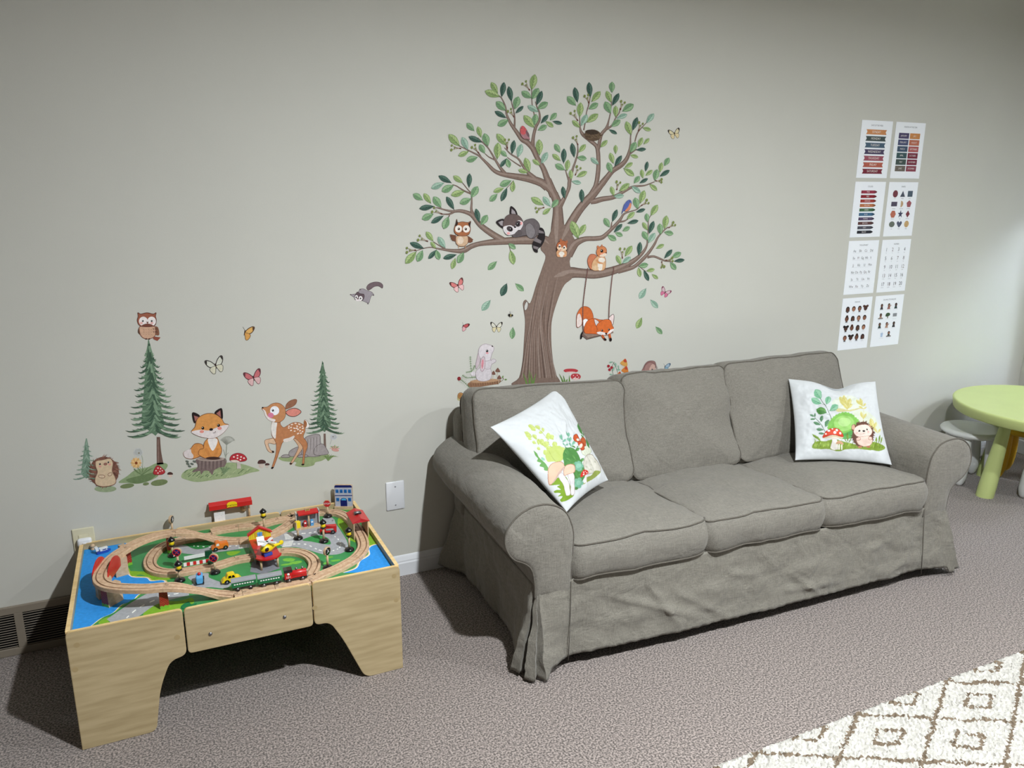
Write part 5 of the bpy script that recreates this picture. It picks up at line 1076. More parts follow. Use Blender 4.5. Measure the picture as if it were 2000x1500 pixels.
butterfly(ZB, 1430, 730, 62, -12, (206, 196, 160), (206, 190, 150), (54, 46, 40), 'cream butterfly decal at the upper right of the tree')
butterfly(ZF, 1313, 308, 60, 28, (196, 170, 176), (196, 110, 140), (120, 60, 80), 'magenta butterfly decal right of the swing')
butterfly(ZF, 1310, 1180, 60, 10, (150, 170, 186), (120, 160, 180), (80, 100, 120), 'blue butterfly decal beside the hedgehog above the sofa', half=True)
butterfly(Z7, 590, 212, 72, 12, (200, 156, 90), (190, 140, 76), (80, 56, 40), 'orange butterfly decal above the fawn, highest on the left', g=1.25, half=True)
butterfly(Z7, 348, 490, 76, -18, (190, 190, 178), (190, 186, 166), (50, 44, 42), 'white and black butterfly decal right of the tall pine', g=1.25)
butterfly(Z7, 665, 592, 72, -16, (180, 100, 104), (196, 160, 160), (90, 50, 56), 'red butterfly decal above the fox decal', g=1.25)
def fallen(a, s_, label):
    A = base_art(a); A.L = 2; q = [float(v) for v in s_[1:].split(',')]; A.leaf(q[0], q[1], q[2], q[3], LP[s_[0]], .52); decal('leaf_wall_decal', A, label, 'wall decal', 'falling leaf decals')
for a, s_, lb in ((ZC, 'm1055,1005,960,1095', 'green leaf decal falling just below the left branch'), (ZC, 'd1165,1245,1105,1380', 'dark narrow leaf decal left of the trunk'), (ZC, 'm1260,1245,1350,1325', 'green leaf decal closest to the left of the trunk'), (ZE, 't505,270,410,385', 'pale green leaf decal above the cream butterfly'), (ZE, 'm760,575,750,705', 'green leaf decal below the cream butterfly near the trunk'),
    (ZF, 't1090,262,1010,380', 'pale green leaf decal left of the magenta butterfly'), (ZF, 't1145,395,1230,490', 'pale green leaf decal below the magenta butterfly'), (ZF, 'l1040,605,980,730', 'light green leaf decal right of the swinging fox'), (ZF, 'm1205,710,1280,795', 'green leaf decal lowest at the right of the swing')): fallen(a, s_, lb)
A = base_art(ZE); A.ell(722, 435, 20, 15, 20, (30, 26, 22)); A.ell(748, 437, 13, 12, 0, (30, 26, 22)); A.ell(733, 436, 5, 14, 0, (190, 170, 110)); A.ell(735, 405, 8, 20, -20, (190, 190, 186)); A.ell(752, 402, 7, 18, 25, (190, 190, 186)); A.line([(725, 445), (722, 462)], 3, (30, 26, 22)); A.line([(740, 447), (740, 464)], 3, (30, 26, 22)); decal('bee_wall_decal', A, 'tiny bumblebee decal left of the tree trunk')

# rabbit group, snail, mushrooms, berries, hedgehog behind the sofa
A = base_art(ZE); A.L = 2
for pts in ([(280, 900), (285, 1000), (300, 1150)], [(330, 1000), (300, 1060), (230, 1080)], [(340, 1130), (240, 1140), (190, 1110)], [(270, 1250), (200, 1180), (150, 1150)]):
    q = catmull([(x, y, 0) for x, y in pts], 5); A.line([(v.x, v.y) for v in q], 4, (100, 124, 84), sm=False)
    for i, v in enumerate(q[:-1]):
        for sg in (1, -1):
            d = q[i+1]-q[i]; d.normalize(); A.poly([(v.x, v.y), (v.x+(d.y*sg*.8+d.x*.3)*16, v.y-(d.x*sg*.8-d.y*.3)*16+4), (v.x+(d.y*sg)*26, v.y-(d.x*sg)*26+12), (v.x+d.x*8, v.y+d.y*8)], (110, 138, 92))
A.ell(153, 1150, 20, 22, 0, (130, 40, 46)); A.poly([(275, 1190), (600, 1160), (600, 1210), (560, 1215), (300, 1250)], (140, 104, 80)); A.ell(440, 1175, 165, 22, -3, (176, 140, 110))
for k in range(12): A.line([(285+k*27, 1205-k*2), (290+k*27, 1235-k*2)], 4, (96, 66, 50), sm=False)
for x, y, s_ in ((540, 1090, 1), (588, 1060, 1.2), (605, 1140, 1.1)): A.line([(x, y), (x-8, y+70)], 6, (190, 170, 150)); A.poly([(x-22*s_, y+10), (x-5, y-24*s_), (x+8, y-22*s_), (x+22*s_, y+14)], (120, 84, 72))
A.line([(600, 1200), (650, 1160), (640, 1130)], 5, (96, 80, 60)); A.ell(645, 1130, 8, 14, 20, (110, 140, 80)); A.ell(678, 1160, 14, 8, 0, (110, 140, 80))
A.out([(340, 1100), (350, 1060), (400, 1020), (470, 1010), (510, 1050), (520, 1110), (500, 1160), (430, 1180), (360, 1165)], (206, 198, 202), (160, 146, 152), 5); A.ell(310, 1095, 26, 26, 0, (214, 206, 210))
A.out([(430, 930), (440, 1030), (500, 1040), (520, 990), (566, 960), (560, 935), (530, 930), (510, 950), (505, 900), (450, 890)], (206, 198, 202), (160, 146, 152), 5)
A.out([(372, 860), (355, 920), (340, 1000), (350, 1040), (378, 990), (390, 920)], (196, 180, 186), (150, 130, 138), 4)
A.out([(370, 850), (390, 790), (440, 760), (490, 768), (535, 785), (545, 820), (520, 880), (500, 940), (440, 950), (390, 920)], (210, 202, 206), (160, 146, 152), 5)
A.out([(435, 905), (445, 960), (440, 1030), (412, 1070), (392, 1040), (395, 960), (415, 910)], (206, 190, 196), (150, 120, 128), 5); A.poly([(425, 930), (430, 980), (415, 1040), (403, 1010), (408, 950)], (206, 136, 146)); face(A, [(468, 838)], 13); A.ell(470, 862, 16, 10, 0, (222, 150, 156)); A.ell(527, 785, 10, 7, 30, (40, 24, 24))
decal('rabbit_wall_decal', A, 'white rabbit decal on a stump with fern and mushrooms, above the sofa left end')
A = base_art(ZE); A.L = 2; A.poly([(140, 1395), (145, 1330), (200, 1320), (250, 1310), (250, 1400)], (176, 166, 120)); A.out([(v.x, v.y) for v in [Vector((172+34*cos(t), 1345+36*sin(t))) for t in [k*pi/6 for k in range(12)]]], (176, 130, 80), (110, 70, 44), 5); A.line([(172+24*cos(t)*(1-t/14), 1345+26*sin(t)*(1-t/14), 4) for t in [k*.5 for k in range(24)]], 0, (110, 70, 44), sm=False); decal('snail_wall_decal', A, 'small snail decal at the left end of the sofa back')
A = base_art(ZF); A.L = 2
for cx, cy, rx, ry, sx in ((210, 1225, 86, 22, 205), (267, 1295, 60, 34, 262)): A.line([(sx, cy, 22), (sx, 1380, 26)], 0, (206, 200, 196)); A.poly([(cx-rx, cy), (cx-rx*.6, cy-ry), (cx+rx*.5, cy-ry), (cx+rx, cy), (cx+rx*.5, cy+ry), (cx-rx*.5, cy+ry)], (176, 60, 66)); A.ell(cx, cy+ry*.75, rx*.65, ry*.3, 0, (220, 196, 190))
for x, y in ((240, 1280), (262, 1300), (285, 1278), (300, 1300), (250, 1310)): A.ell(x, y, 6, 5, 0, (236, 230, 226), 8)
decal('mushroom_wall_decal', A, 'pair of red capped mushroom decals right of the tree foot')
A = base_art(ZF); A.L = 2; A.line([(725, 1320), (700, 1250), (690, 1180), (720, 1120)], 5, (84, 104, 84)); A.line([(760, 1250), (740, 1190), (700, 1120)], 4, (84, 104, 84))
for q in ((720, 1130, 740, 1160), (700, 1120, 655, 1130), (700, 1230, 720, 1180), (740, 1210, 790, 1215), (700, 1270, 660, 1265), (740, 1180, 730, 1130), (770, 1200, 765, 1160)): A.leaf(*q, LP['t'], .5)
A.L += 3
for x, y in ((650, 1170), (687, 1187), (662, 1212)): A.ell(x, y, 17, None, 0, (150, 40, 50))
for x, y, r_, c_ in ((832, 1130, 46, (200, 150, 80)), (845, 1215, 44, (196, 120, 56)), (775, 1265, 30, (186, 116, 66))): A.line([(x, y), (x-10, y+60)], 8, (200, 190, 170)); A.poly([(x-r_, y+10), (x-r_*.3, y-r_*.6), (x+r_*.4, y-r_), (x+r_*.9, y+r_*.5), (x+r_*.4, y+r_)], c_); A.poly([(x-r_*.2, y-r_*.5), (x+r_*.4, y-r_), (x+r_*.7, y-r_*.2), (x+r_*.2, y-r_*.1)], (176, 70, 50)); 
decal('berry_sprig_wall_decal', A, 'decal of red berries and orange mushrooms above the middle sofa cushion')
A = base_art(ZF); A.L = 2; A.out([(1040, 1255), (1060, 1190), (1100, 1125), (1150, 1108), (1195, 1120), (1205, 1170), (1190, 1230), (1205, 1255)], (156, 120, 114), (100, 70, 68), 5); A.poly([(1150, 1160), (1195, 1150), (1200, 1200), (1240, 1240), (1200, 1256), (1120, 1256)], (190, 158, 146)); rn = random.Random(2)
for k in range(26): x = rn.uniform(1050, 1190); y = rn.uniform(1120, 1240); 
for k in range(24): a = radians(180+k*7.5); A.line([(1140+70*cos(a), 1220+90*sin(a)), (1140+92*cos(a+.2), 1220+112*sin(a+.2))], 6, (110, 74, 74), 2, sm=False)
face(A, [(1162, 1210)], 9); A.ell(1205, 1232, 9, 7, 0, (60, 30, 30)); decal('small_hedgehog_wall_decal', A, 'brown hedgehog decal looking right, just above the sofa back')
# flying squirrel
A = base_art((660, 520, 5.77)); A.L = 2; A.out([(340, 270), (322, 240), (350, 200), (410, 178), (470, 182), (505, 210), (500, 248), (460, 225), (410, 230), (370, 258)], (108, 92, 96), (70, 54, 58), 4)
A.out([(250, 260), (290, 255), (330, 275), (380, 290), (405, 325), (380, 330), (360, 380), (345, 415), (290, 395), (200, 360), (150, 322), (215, 305)], (150, 142, 148), (92, 80, 86), 4)
A.out([(218, 290), (250, 308), (295, 318), (290, 370), (250, 395), (205, 385), (185, 350)], (92, 76, 82), (60, 48, 52), 4); A.ell(208, 350, 18, 25, 10, (226, 220, 220)); A.ell(256, 362, 22, 26, 0, (226, 220, 220)); A.ell(232, 384, 34, 12, 5, (222, 214, 214)); face(A, [(206, 350), (254, 362)], 9); A.ell(220, 366, 8, 6, 0, (90, 50, 50))
for x, y in ((143, 320), (400, 326), (338, 422), (250, 262)): A.ell(x, y, 9, 7, 0, (96, 84, 88))
decal('flying_squirrel_wall_decal', A, 'grey flying squirrel decal gliding alone on the bare wall left of the tree')

# left woodland group, frame of the crop (130, 590)
G = 1.3; Z8 = (130, 590, 3.948); Z9 = (490, 690, 6.25)
def pine(A, cx, top, bot, hw_, cols, seed, n=13, slant=0):
    rn = random.Random(seed); c0, c1, c2 = cols
    A.poly([(cx-3, top), (cx+3, top), (cx+12+slant*.2, top+(bot-top)*.12), (cx+hw_*.40+slant*.6, bot-(bot-top)*.15), (cx+slant, bot-(bot-top)*.04), (cx-hw_*.40+slant*.6, bot-(bot-top)*.15), (cx-12, top+(bot-top)*.12)], c1, False)
    for i in range(n):
        t = (i+1)/n; y = top+(bot-top)*(.08+.88*t); w = hw_*(.10+.9*t**.85); x = cx+slant*t
        for sg in (-1, 1):
            m = 4+int(5*t)
            for j in range(m):
                f = 1-j/m*.85; yy = y-(bot-top)*.05*(j/m); ww = w*f*rn.uniform(.82, 1.1); dr = rn.uniform(.35, .6)*(bot-top)*.10*(1.2-.4*t)
                A.line([(x+sg*ww*.02, yy-dr*1.5, (bot-top)*.020), (x+sg*ww*.45, yy-dr*.1, (bot-top)*.022), (x+sg*ww*.8, yy+dr*.35, (bot-top)*.013), (x+sg*ww, yy+dr*.1, 1)], 0, (c0, c1, c2)[rn.randrange(3)], n=3)
        A.L += 1
PC = ((112, 136, 112), (88, 112, 90), (60, 82, 66))
A = base_art(Z8, G, 2); A.line([(708, 1040, 26), (712, 1150, 34), (722, 1252, 52)], 0, (96, 74, 66)); A.line([(706, 1060, 8), (708, 1240, 12)], 0, (120, 98, 90)); pine(A, 632, 290, 1062, 225, PC, 1, 15, 55); decal('pine_wall_decal', A, 'tall green pine tree decal under the left owl')
A = base_art(Z8, G, 2); pine(A, 153, 1050, 1375, 105, ((130, 150, 134), (108, 132, 114), (84, 108, 92)), 2, 8); decal('small_pine_wall_decal', A, 'small pale pine tree decal behind the sitting hedgehog, far left')
A = base_art(Z9, 1.15, 2); A.line([(900, 980, 26), (905, 1180, 30)], 0, (110, 90, 82)); pine(A, 873, 95, 1000, 225, PC, 3, 14, 28); decal('pine_wall_decal', A, 'green pine tree decal right of the fawn')
A = base_art(Z8, G, 2); rn = random.Random(4); cx, cy = 288, 1305
A.ell(300, 1440, 85, 26, 0, (134, 146, 116)); A.ell(cx, cy+5, 116, 118, 0, (112, 76, 64)); A.L += 1
for k in range(150):
    a = rn.uniform(0, 2*pi); r0 = rn.uniform(60, 112); A.line([(cx+r0*cos(a), cy+r0*1.0*sin(a), 7), (cx+(r0+26)*cos(a+.12), cy+(r0+24)*sin(a+.12), 1)], 0, ((140, 98, 84), (90, 56, 48), (120, 80, 68))[k % 3], sm=False)
A.L += 2; A.out([(222, 1235), (235, 1222), (280, 1215), (335, 1205), (358, 1240), (352, 1300), (375, 1350), (380, 1390), (350, 1412), (280, 1422), (228, 1405), (220, 1360), (238, 1310), (225, 1270)], (190, 168, 140), (120, 84, 70), 5)
face(A, [(257, 1248), (322, 1234)], 7); A.ell(300, 1248, 15, 11, -10, (130, 90, 80)); A.ell(259, 1266, 11, 8, 0, (196, 140, 130)); A.ell(332, 1251, 11, 8, 0, (196, 140, 130))
A.out([(248, 1335), (280, 1332), (296, 1345), (280, 1356), (252, 1350)], (196, 174, 148), (120, 84, 70), 4); A.out([(318, 1328), (335, 1315), (350, 1318), (345, 1335), (328, 1340)], (196, 174, 148), (120, 84, 70), 4); decal('hedgehog_wall_decal', A, 'brown sitting hedgehog decal at the far left')
A = base_art(Z8, G, 2); GM, GD = (126, 142, 106), (96, 114, 78)
A.poly([(400, 1390), (470, 1340), (530, 1295), (620, 1275), (700, 1240), (770, 1245), (775, 1275), (720, 1330), (660, 1370), (560, 1400), (470, 1395)], GM); A.poly([(460, 1370), (600, 1330), (700, 1310), (650, 1370), (540, 1400)], GD)
for x, y, rx, ry in ((467, 1418, 55, 18), (715, 1392, 66, 24), (612, 1402, 24, 12)): A.ell(x, y, rx, ry, -8, (104, 116, 80))
for k in range(7): A.line([(575, 1335, 10), (560+k*14, 1290, 8), (535+k*22, 1262+abs(k-2)*6, 1)], 0, (GD, GM)[k % 2])
A.line([(582, 1290), (588, 1220), (575, 1175)], 4, (140, 150, 130)); A.ell(553, 1158, 38, 33, 0, (176, 176, 174)); A.ell(553, 1158, 30, 26, 0, (160, 162, 160)); A.ell(558, 1164, 6, None, 0, (110, 100, 80))
for k in range(12): A.ell(536+24*cos(k*pi/6), 1240+24*sin(k*pi/6), 19, 9, k*30, (206, 170, 120) if k % 2 else (190, 150, 96))
A.L += 1; A.ell(537, 1241, 11, None, 0, (120, 60, 30)); A.line([(520, 1285), (545, 1310), (570, 1325)], 10, GD); decal('flower_wall_decal', A, 'decal of a yellow flower, dandelion and grass mound at the foot of the tall pine')
A = base_art(Z8, G, 20); A.line([(716, 1325, 18), (718, 1368, 24)], 0, (190, 180, 170)); A.out([(670, 1325), (685, 1275), (708, 1260), (740, 1285), (760, 1310), (730, 1330)], (160, 48, 52), (110, 30, 34), 4)
for x, y in ((690, 1300), (705, 1280), (720, 1305), (738, 1300), (705, 1318), (725, 1285)): A.ell(x, y, 5, None, 0, (220, 206, 200), 8)
decal('toadstool_wall_decal', A, 'red spotted toadstool decal at the right foot of the tall pine')
A = base_art(Z8, G, 2); A.ell(800, 1338, 14, 13, 0, (190, 170, 160)); A.poly([(778, 1330), (782, 1315), (800, 1310), (817, 1318), (818, 1330)], (70, 46, 42)); decal('small_mushroom_wall_decal', A, 'tiny brown capped mushroom decal left of the fox stump')
A = base_art(Z8, G, 30)   # left owl
A.poly([(675, 190), (705, 195), (715, 250), (690, 255), (665, 230)], (120, 80, 62)); A.poly([(670, 265), (725, 272), (715, 285), (700, 300), (668, 285)], (130, 70, 56), False); A.poly([(556, 200), (550, 235), (575, 255), (572, 215)], (84, 62, 50))
A.out([(565, 190), (620, 180), (680, 190), (688, 225), (680, 262), (645, 282), (605, 282), (575, 262), (562, 225)], (186, 150, 126), (110, 66, 54), 5)
A.out([(550, 82), (572, 92), (620, 82), (668, 92), (690, 82), (686, 110), (692, 140), (680, 180), (625, 190), (565, 182), (545, 145), (552, 110)], (140, 84, 66), (80, 44, 38), 5)
A.ell(592, 148, 34, 36, 0, (214, 206, 204)); A.ell(656, 148, 34, 36, 0, (214, 206, 204)); A.poly([(580, 180), (625, 165), (668, 180), (625, 188)], (110, 64, 52)); face(A, [(588, 146), (656, 146)], 7); A.poly([(614, 152), (634, 152), (624, 168)], (110, 70, 60), False); A.ell(576, 162, 12, 9, 0, (206, 160, 156)); A.ell(658, 162, 12, 9, 0, (206, 160, 156))
for k in range(12): A.line([(592+(k % 4)*20, 210+(k//4)*18), (597+(k % 4)*20, 216+(k//4)*18)], 3, (150, 110, 90), sm=False)
for k in range(6): A.line([(668+(k % 3)*12, 200+(k//3)*22), (674+(k % 3)*12, 214+(k//3)*22)], 4, (60, 40, 34), sm=False)
for x in (614, 638): A.ell(x, 284, 8, 5, 0, (70, 36, 32))
decal('owl_wall_decal', A, 'brown owl decal with white face on the tip of the tall pine')
# fox on stump
A = base_art(Z7, 1.25, 2); A.poly([(60, 1420), (90, 1370), (180, 1340), (300, 1330), (440, 1300), (560, 1310), (660, 1340), (715, 1368), (640, 1385), (520, 1420), (360, 1440), (200, 1462), (110, 1445)], (140, 154, 116)); rn = random.Random(8)
for k in range(50): x = rn.uniform(80, 620); y = 1400-abs(x-300)*.05+rn.uniform(-25, 35); A.line([(x, y, 7), (x+14, y-14, 5), (x+30, y-20, 1)], 0, ((110, 130, 90), (164, 174, 136), (84, 104, 70))[k % 3])
A.L += 1; A.poly([(190, 1270), (200, 1330), (150, 1380), (215, 1370), (225, 1400), (250, 1370), (290, 1370), (320, 1402), (335, 1365), (380, 1340), (425, 1330), (420, 1262)], (110, 94, 92))
for k in range(14): A.line([(200+k*16, 1285, 5), (198+k*16, 1350+6*(k % 3), 3)], 0, ((78, 64, 64), (134, 118, 114))[k % 2], sm=False)
A.L += 1; A.ell(305, 1268, 116, 20, 0, (160, 144, 136)); A.ell(305, 1268, 96, 14, 0, (134, 116, 110))
for k in range(9): A.line([(418, 1395, 10), (400+k*9-10, 1350, 8), (370+k*14, 1320+abs(k-4)*8, 1)], 0, ((120, 140, 104), (90, 110, 80))[k % 2])
A.line([(430, 1290), (436, 1220), (440, 1150)], 4, (120, 126, 110)); A.line([(425, 1250), (455, 1215)], 3, (110, 116, 104)); A.line([(428, 1240), (412, 1190)], 3, (110, 116, 104))
for k in range(15): a = radians(200+k*10); A.line([(440, 1150), (448+58*cos(a), 1125+44*sin(a))], 2, (130, 132, 124), sm=False); A.ell(450+58*cos(a), 1125+44*sin(a), 6, 4, 0, (160, 160, 152), 8)
for x, y in ((110, 1290), (150, 1310), (130, 1330), (170, 1290), (115, 1310)): A.ell(x, y, 15, 8, 20, (90, 98, 90))
A.line([(540, 1290, 26), (543, 1350, 34)], 0, (176, 166, 160)); A.out([(468, 1280), (480, 1240), (530, 1220), (585, 1235), (608, 1275), (560, 1290), (520, 1280)], (164, 46, 54), (110, 30, 38), 4); A.poly([(472, 1282), (520, 1278), (545, 1292), (500, 1298)], (200, 186, 176))
for x, y in ((500, 1252), (530, 1240), (560, 1252), (585, 1262), (530, 1262), (555, 1275)): A.ell(x, y, 8, 6, 0, (226, 214, 208), 8)
A.out([(245, 1160), (210, 1140), (170, 1145), (135, 1185), (80, 1215), (95, 1255), (150, 1268), (210, 1250), (245, 1230)], (190, 128, 72), (120, 76, 50), 5); A.poly([(135, 1186), (80, 1215), (95, 1255), (150, 1266), (162, 1240), (145, 1215)], (196, 186, 186))
A.out([(275, 1105), (320, 1090), (360, 1095), (380, 1140), (398, 1190), (385, 1240), (340, 1262), (260, 1262), (205, 1230), (215, 1190), (245, 1180), (250, 1140)], (196, 132, 72), (120, 76, 50), 5)
A.poly([(285, 1100), (355, 1098), (360, 1140), (325, 1200), (295, 1160)], (214, 208, 206)); A.line([(265, 1180, 26), (290, 1230, 24), (310, 1262, 26)], 0, (186, 122, 66)); A.line([(365, 1180, 26), (345, 1230, 22), (335, 1262, 24)], 0, (186, 122, 66)); A.ell(325, 1262, 60, 12, 0, (60, 40, 36))
A.out([(172, 968), (152, 900), (165, 880), (215, 912)], (34, 24, 24), (24, 16, 16), 4); A.poly([(176, 955), (166, 905), (205, 918)], (150, 96, 90), False); A.out([(340, 885), (392, 845), (405, 880), (400, 935)], (34, 24, 24), (24, 16, 16), 4); A.poly([(352, 888), (386, 862), (392, 920)], (150, 96, 90), False)
A.out([(145, 1042), (175, 1000), (190, 940), (230, 905), (285, 888), (345, 895), (395, 930), (420, 970), (457, 985), (430, 1030), (385, 1070), (330, 1095), (270, 1092), (200, 1075)], (196, 136, 76), (110, 70, 48), 5)
A.poly([(145, 1042), (215, 1025), (290, 1030), (345, 1010), (400, 990), (457, 985), (430, 1030), (385, 1070), (330, 1095), (270, 1092), (200, 1075)], (206, 196, 196)); face(A, [(240, 1010), (372, 988)], 12); A.ell(310, 1022, 16, 11, -8, (30, 22, 22)); A.ell(232, 1040, 18, 12, 0, (206, 130, 120)); A.ell(380, 1012, 18, 14, 0, (206, 130, 120)); A.line([(325, 1050), (340, 1050), (346, 1035)], 4, (70, 50, 50))
decal('fox_wall_decal', A, 'orange fox decal sitting on a tree stump beside a red mushroom')
# fawn
A = base_art(Z9, 1.15, 6); BR1, BR2 = (176, 118, 80), (112, 70, 48)
A.out([(300, 1040), (210, 1048), (168, 1075), (195, 1170), (225, 1205), (270, 1215), (280, 1195), (240, 1180), (215, 1100), (300, 1108)], (206, 172, 144), BR2, 5); A.ell(270, 1203, 16, 11, 30, (40, 30, 28))
A.out([(520, 1040), (560, 1100), (580, 1150), (540, 1240), (480, 1345), (500, 1352), (570, 1250), (640, 1140), (600, 1060)], (196, 158, 128), BR2, 5); A.ell(487, 1346, 16, 10, 0, (40, 30, 28))
A.out([(655, 815), (680, 820), (705, 860), (715, 890), (690, 916), (660, 905), (645, 870)], (226, 222, 218), BR2, 4); A.poly([(650, 820), (675, 830), (685, 870), (670, 905), (650, 890)], (150, 96, 62))
A.out([(265, 830), (350, 820), (362, 870), (400, 905), (450, 880), (520, 845), (600, 850), (655, 890), (662, 950), (640, 1020), (680, 1080), (690, 1140), (660, 1240), (650, 1350), (628, 1355), (640, 1200), (620, 1120), (540, 1040), (480, 1050), (395, 1080), (360, 1160), (320, 1280), (275, 1395), (255, 1395), (300, 1240), (310, 1120), (290, 1060), (255, 1000), (250, 920)], BR1, BR2, 5)
A.poly([(262, 840), (318, 838), (310, 930), (300, 1040), (262, 1005), (248, 930)], (216, 210, 206)); A.poly([(400, 1050), (470, 1030), (525, 1005), (530, 1030), (480, 1070), (410, 1085)], (212, 202, 196)); A.ell(262, 1398, 18, 11, -20, (30, 22, 20)); A.ell(634, 1358, 19, 10, -10, (30, 22, 20))
A.out([(425, 680), (430, 630), (470, 585), (530, 562), (560, 570), (550, 615), (510, 650), (460, 672)], (140, 96, 74), BR2, 5); A.out([(425, 720), (480, 680), (550, 672), (610, 705), (600, 735), (540, 770), (470, 765)], (206, 130, 118), (60, 40, 36), 7)
A.out([(145, 660), (200, 655), (250, 620), (310, 605), (370, 622), (415, 670), (425, 740), (405, 800), (350, 840), (280, 838), (220, 815), (180, 770), (160, 710), (135, 680)], (184, 128, 88), BR2, 5); A.poly([(140, 680), (175, 700), (200, 760), (240, 790), (300, 810), (280, 836), (220, 815), (180, 770), (160, 710)], (216, 206, 204))
A.ell(290, 700, 56, 56, 0, (226, 226, 232)); face(A, [(268, 697)], 13); A.ell(243, 756, 36, 32, 0, (206, 122, 150)); A.ell(144, 663, 11, 9, 0, (24, 18, 18))
for x, y in ((465, 890), (500, 870), (545, 855), (590, 865), (630, 890), (490, 905), (530, 915), (565, 890), (600, 905), (635, 915), (490, 942), (535, 950), (575, 930), (600, 945), (630, 955), (575, 980), (610, 975), (462, 912), (560, 915)): A.ell(x, y, 11+(x % 3)*2, 8, (x*7) % 60-30, (226, 210, 200), 10)
decal('fawn_wall_decal', A, 'spotted brown fawn decal stepping left with one leg raised')
A = base_art(Z9, 1.15, 2); A.L = 2; A.poly([(345, 1270), (500, 1240), (700, 1250), (900, 1230), (960, 1250), (870, 1310), (790, 1330), (760, 1370), (640, 1390), (540, 1370), (550, 1330), (420, 1320), (360, 1300)], (140, 154, 112))
for pts in ([(610, 1230), (650, 1060), (700, 1010), (830, 990), (850, 1080), (860, 1240), (700, 1262)], [(780, 1240), (785, 1150), (870, 1105), (920, 1160), (940, 1230)], [(480, 1260), (470, 1200), (550, 1150), (610, 1150), (610, 1240)], [(370, 1270), (400, 1240), (460, 1240), (470, 1270)], [(575, 1270), (600, 1240), (680, 1240), (690, 1265)]): A.out(pts, (150, 142, 142), (90, 80, 82), 6)
for k in range(10): A.line([(660+k*18, 1060-k*5, 6), (650+k*19, 1200, 3)], 0, ((120, 112, 112), (176, 168, 168))[k % 2])
A.L += 1
for k in range(9): A.line([(945, 1310, 12), (900+k*13, 1260, 10), (860+k*26, 1225+abs(k-4)*10, 1)], 0, ((120, 140, 90), (90, 112, 70))[k % 2])
A.line([(965, 1110), (985, 1060)], 4, (150, 150, 150)); A.ell(1010, 1020, 44, 40, 0, (186, 186, 190)); A.ell(1010, 1020, 36, 32, 0, (170, 172, 174)); A.ell(1003, 1018, 8, None, 0, (110, 100, 96))
for k in range(7): a = radians(195+k*26); A.line([(1022, 1180, 18), (1022+40*cos(a), 1165-35*abs(sin(a))*.9, 14), (1022+66*cos(a), 1165+50*sin(a)*(1 if k % 2 else .2), 2)], 0, (196, 150, 142) if k % 2 == 0 else (130, 150, 104)); 
A.ell(1030, 1180, 46, 18, 10, (190, 140, 132)); decal('rock_wall_decal', A, 'decal of grey rocks with grass and a pink flower behind the fawn')
A = base_art(Z9, 1.15, 2)
for x, y, r_ in ((132, 1325, 48), (200, 1355, 27)): A.ell(x-4, y+r_*1.0, r_*.72, r_*.62, 0, (190, 176, 168)); A.poly([(x-r_, y+r_*.45), (x-r_*.8, y-r_*.3), (x, y-r_*.55), (x+r_*.85, y-r_*.3), (x+r_, y+r_*.35), (x, y+r_*.5)], (74, 50, 48))
decal('mushroom_pair_wall_decal', A, 'pair of dark brown mushroom decals left of the fawn front hoof')

# ---------------------------------------------------------------- posters
TXC = {}
def text_tris(body, size):
    if (body,) in TXC: return TXC[(body,)]
    cu = bpy.data.curves.new('t', 'FONT'); cu.body = body; cu.size = 1; cu.align_x = 'CENTER'; cu.align_y = 'CENTER'; cu.resolution_u = 2
    o = bpy.data.objects.new('t', cu); COL.objects.link(o); dg = bpy.context.evaluated_depsgraph_get(); me = bpy.data.meshes.new_from_object(o.evaluated_get(dg))
    r = [[(me.vertices[i].co.x, me.vertices[i].co.y) for i in p.vertices] for p in me.polygons]
    bpy.data.objects.remove(o); bpy.data.curves.remove(cu); bpy.data.meshes.remove(me); TXC[(body,)] = r; return r
def atext(A, body, x, y, size, col, sx=1.0, slant=0):
    c = A.c(col)
    for p in text_tris(body, size): A.faces.append(([A.at(x+(a+b*slant)*size*sx, y-b*size) for a, b in p], c, A.L))
    A.L += 1
PX = [(onwall(1683.7, 234).x, onwall(1744.7, 236.3).x), (onwall(1750.8, 236.7).x, onwall(1807.8, 239.7).x)]
PZ = [(onwall(1683.7, 234).z, onwall(1671.7, 348).z), (onwall(1670.5, 354.7).z, onwall(1659, 463.7).z), (onwall(1658, 470.8).z, onwall(1647, 575.8).z), (onwall(1645.3, 583.3).z, onwall(1634, 685).z)]
PW = sum(b-a for a, b in PX)/2; PH_ = sum(a-b for a, b in PZ)/4
M_PAPER = mat('poster_paper', (244, 247, 253), .5, .005, 10)
def poster(r, c, title, label, draw):
    x0, z0 = PX[c][0], PZ[r][0]
    bm = bmesh.new(); bx(bm, 0, PW, -.0014, -.0004, -PH_, 0, .0002); o = link('poster', bm, M_PAPER); o.location = (x0, 0, z0); prop(o, label, 'poster', 'learning posters on the wall')
    A = Art(0, 0, 1, lambda u, v, L: (u*PW, -.0015-L*.00001, -v*PH_), 1.0); A.L = 1
    atext(A, title, .5, .085, .040, (110, 112, 120), 1.05); draw(A); A.build('print', parent=o)
AR = PW/PH_
def rect(A, x0, y0, x1, y1, col): A.poly([(x0, y0), (x1, y0), (x1, y1), (x0, y1)], col, False)
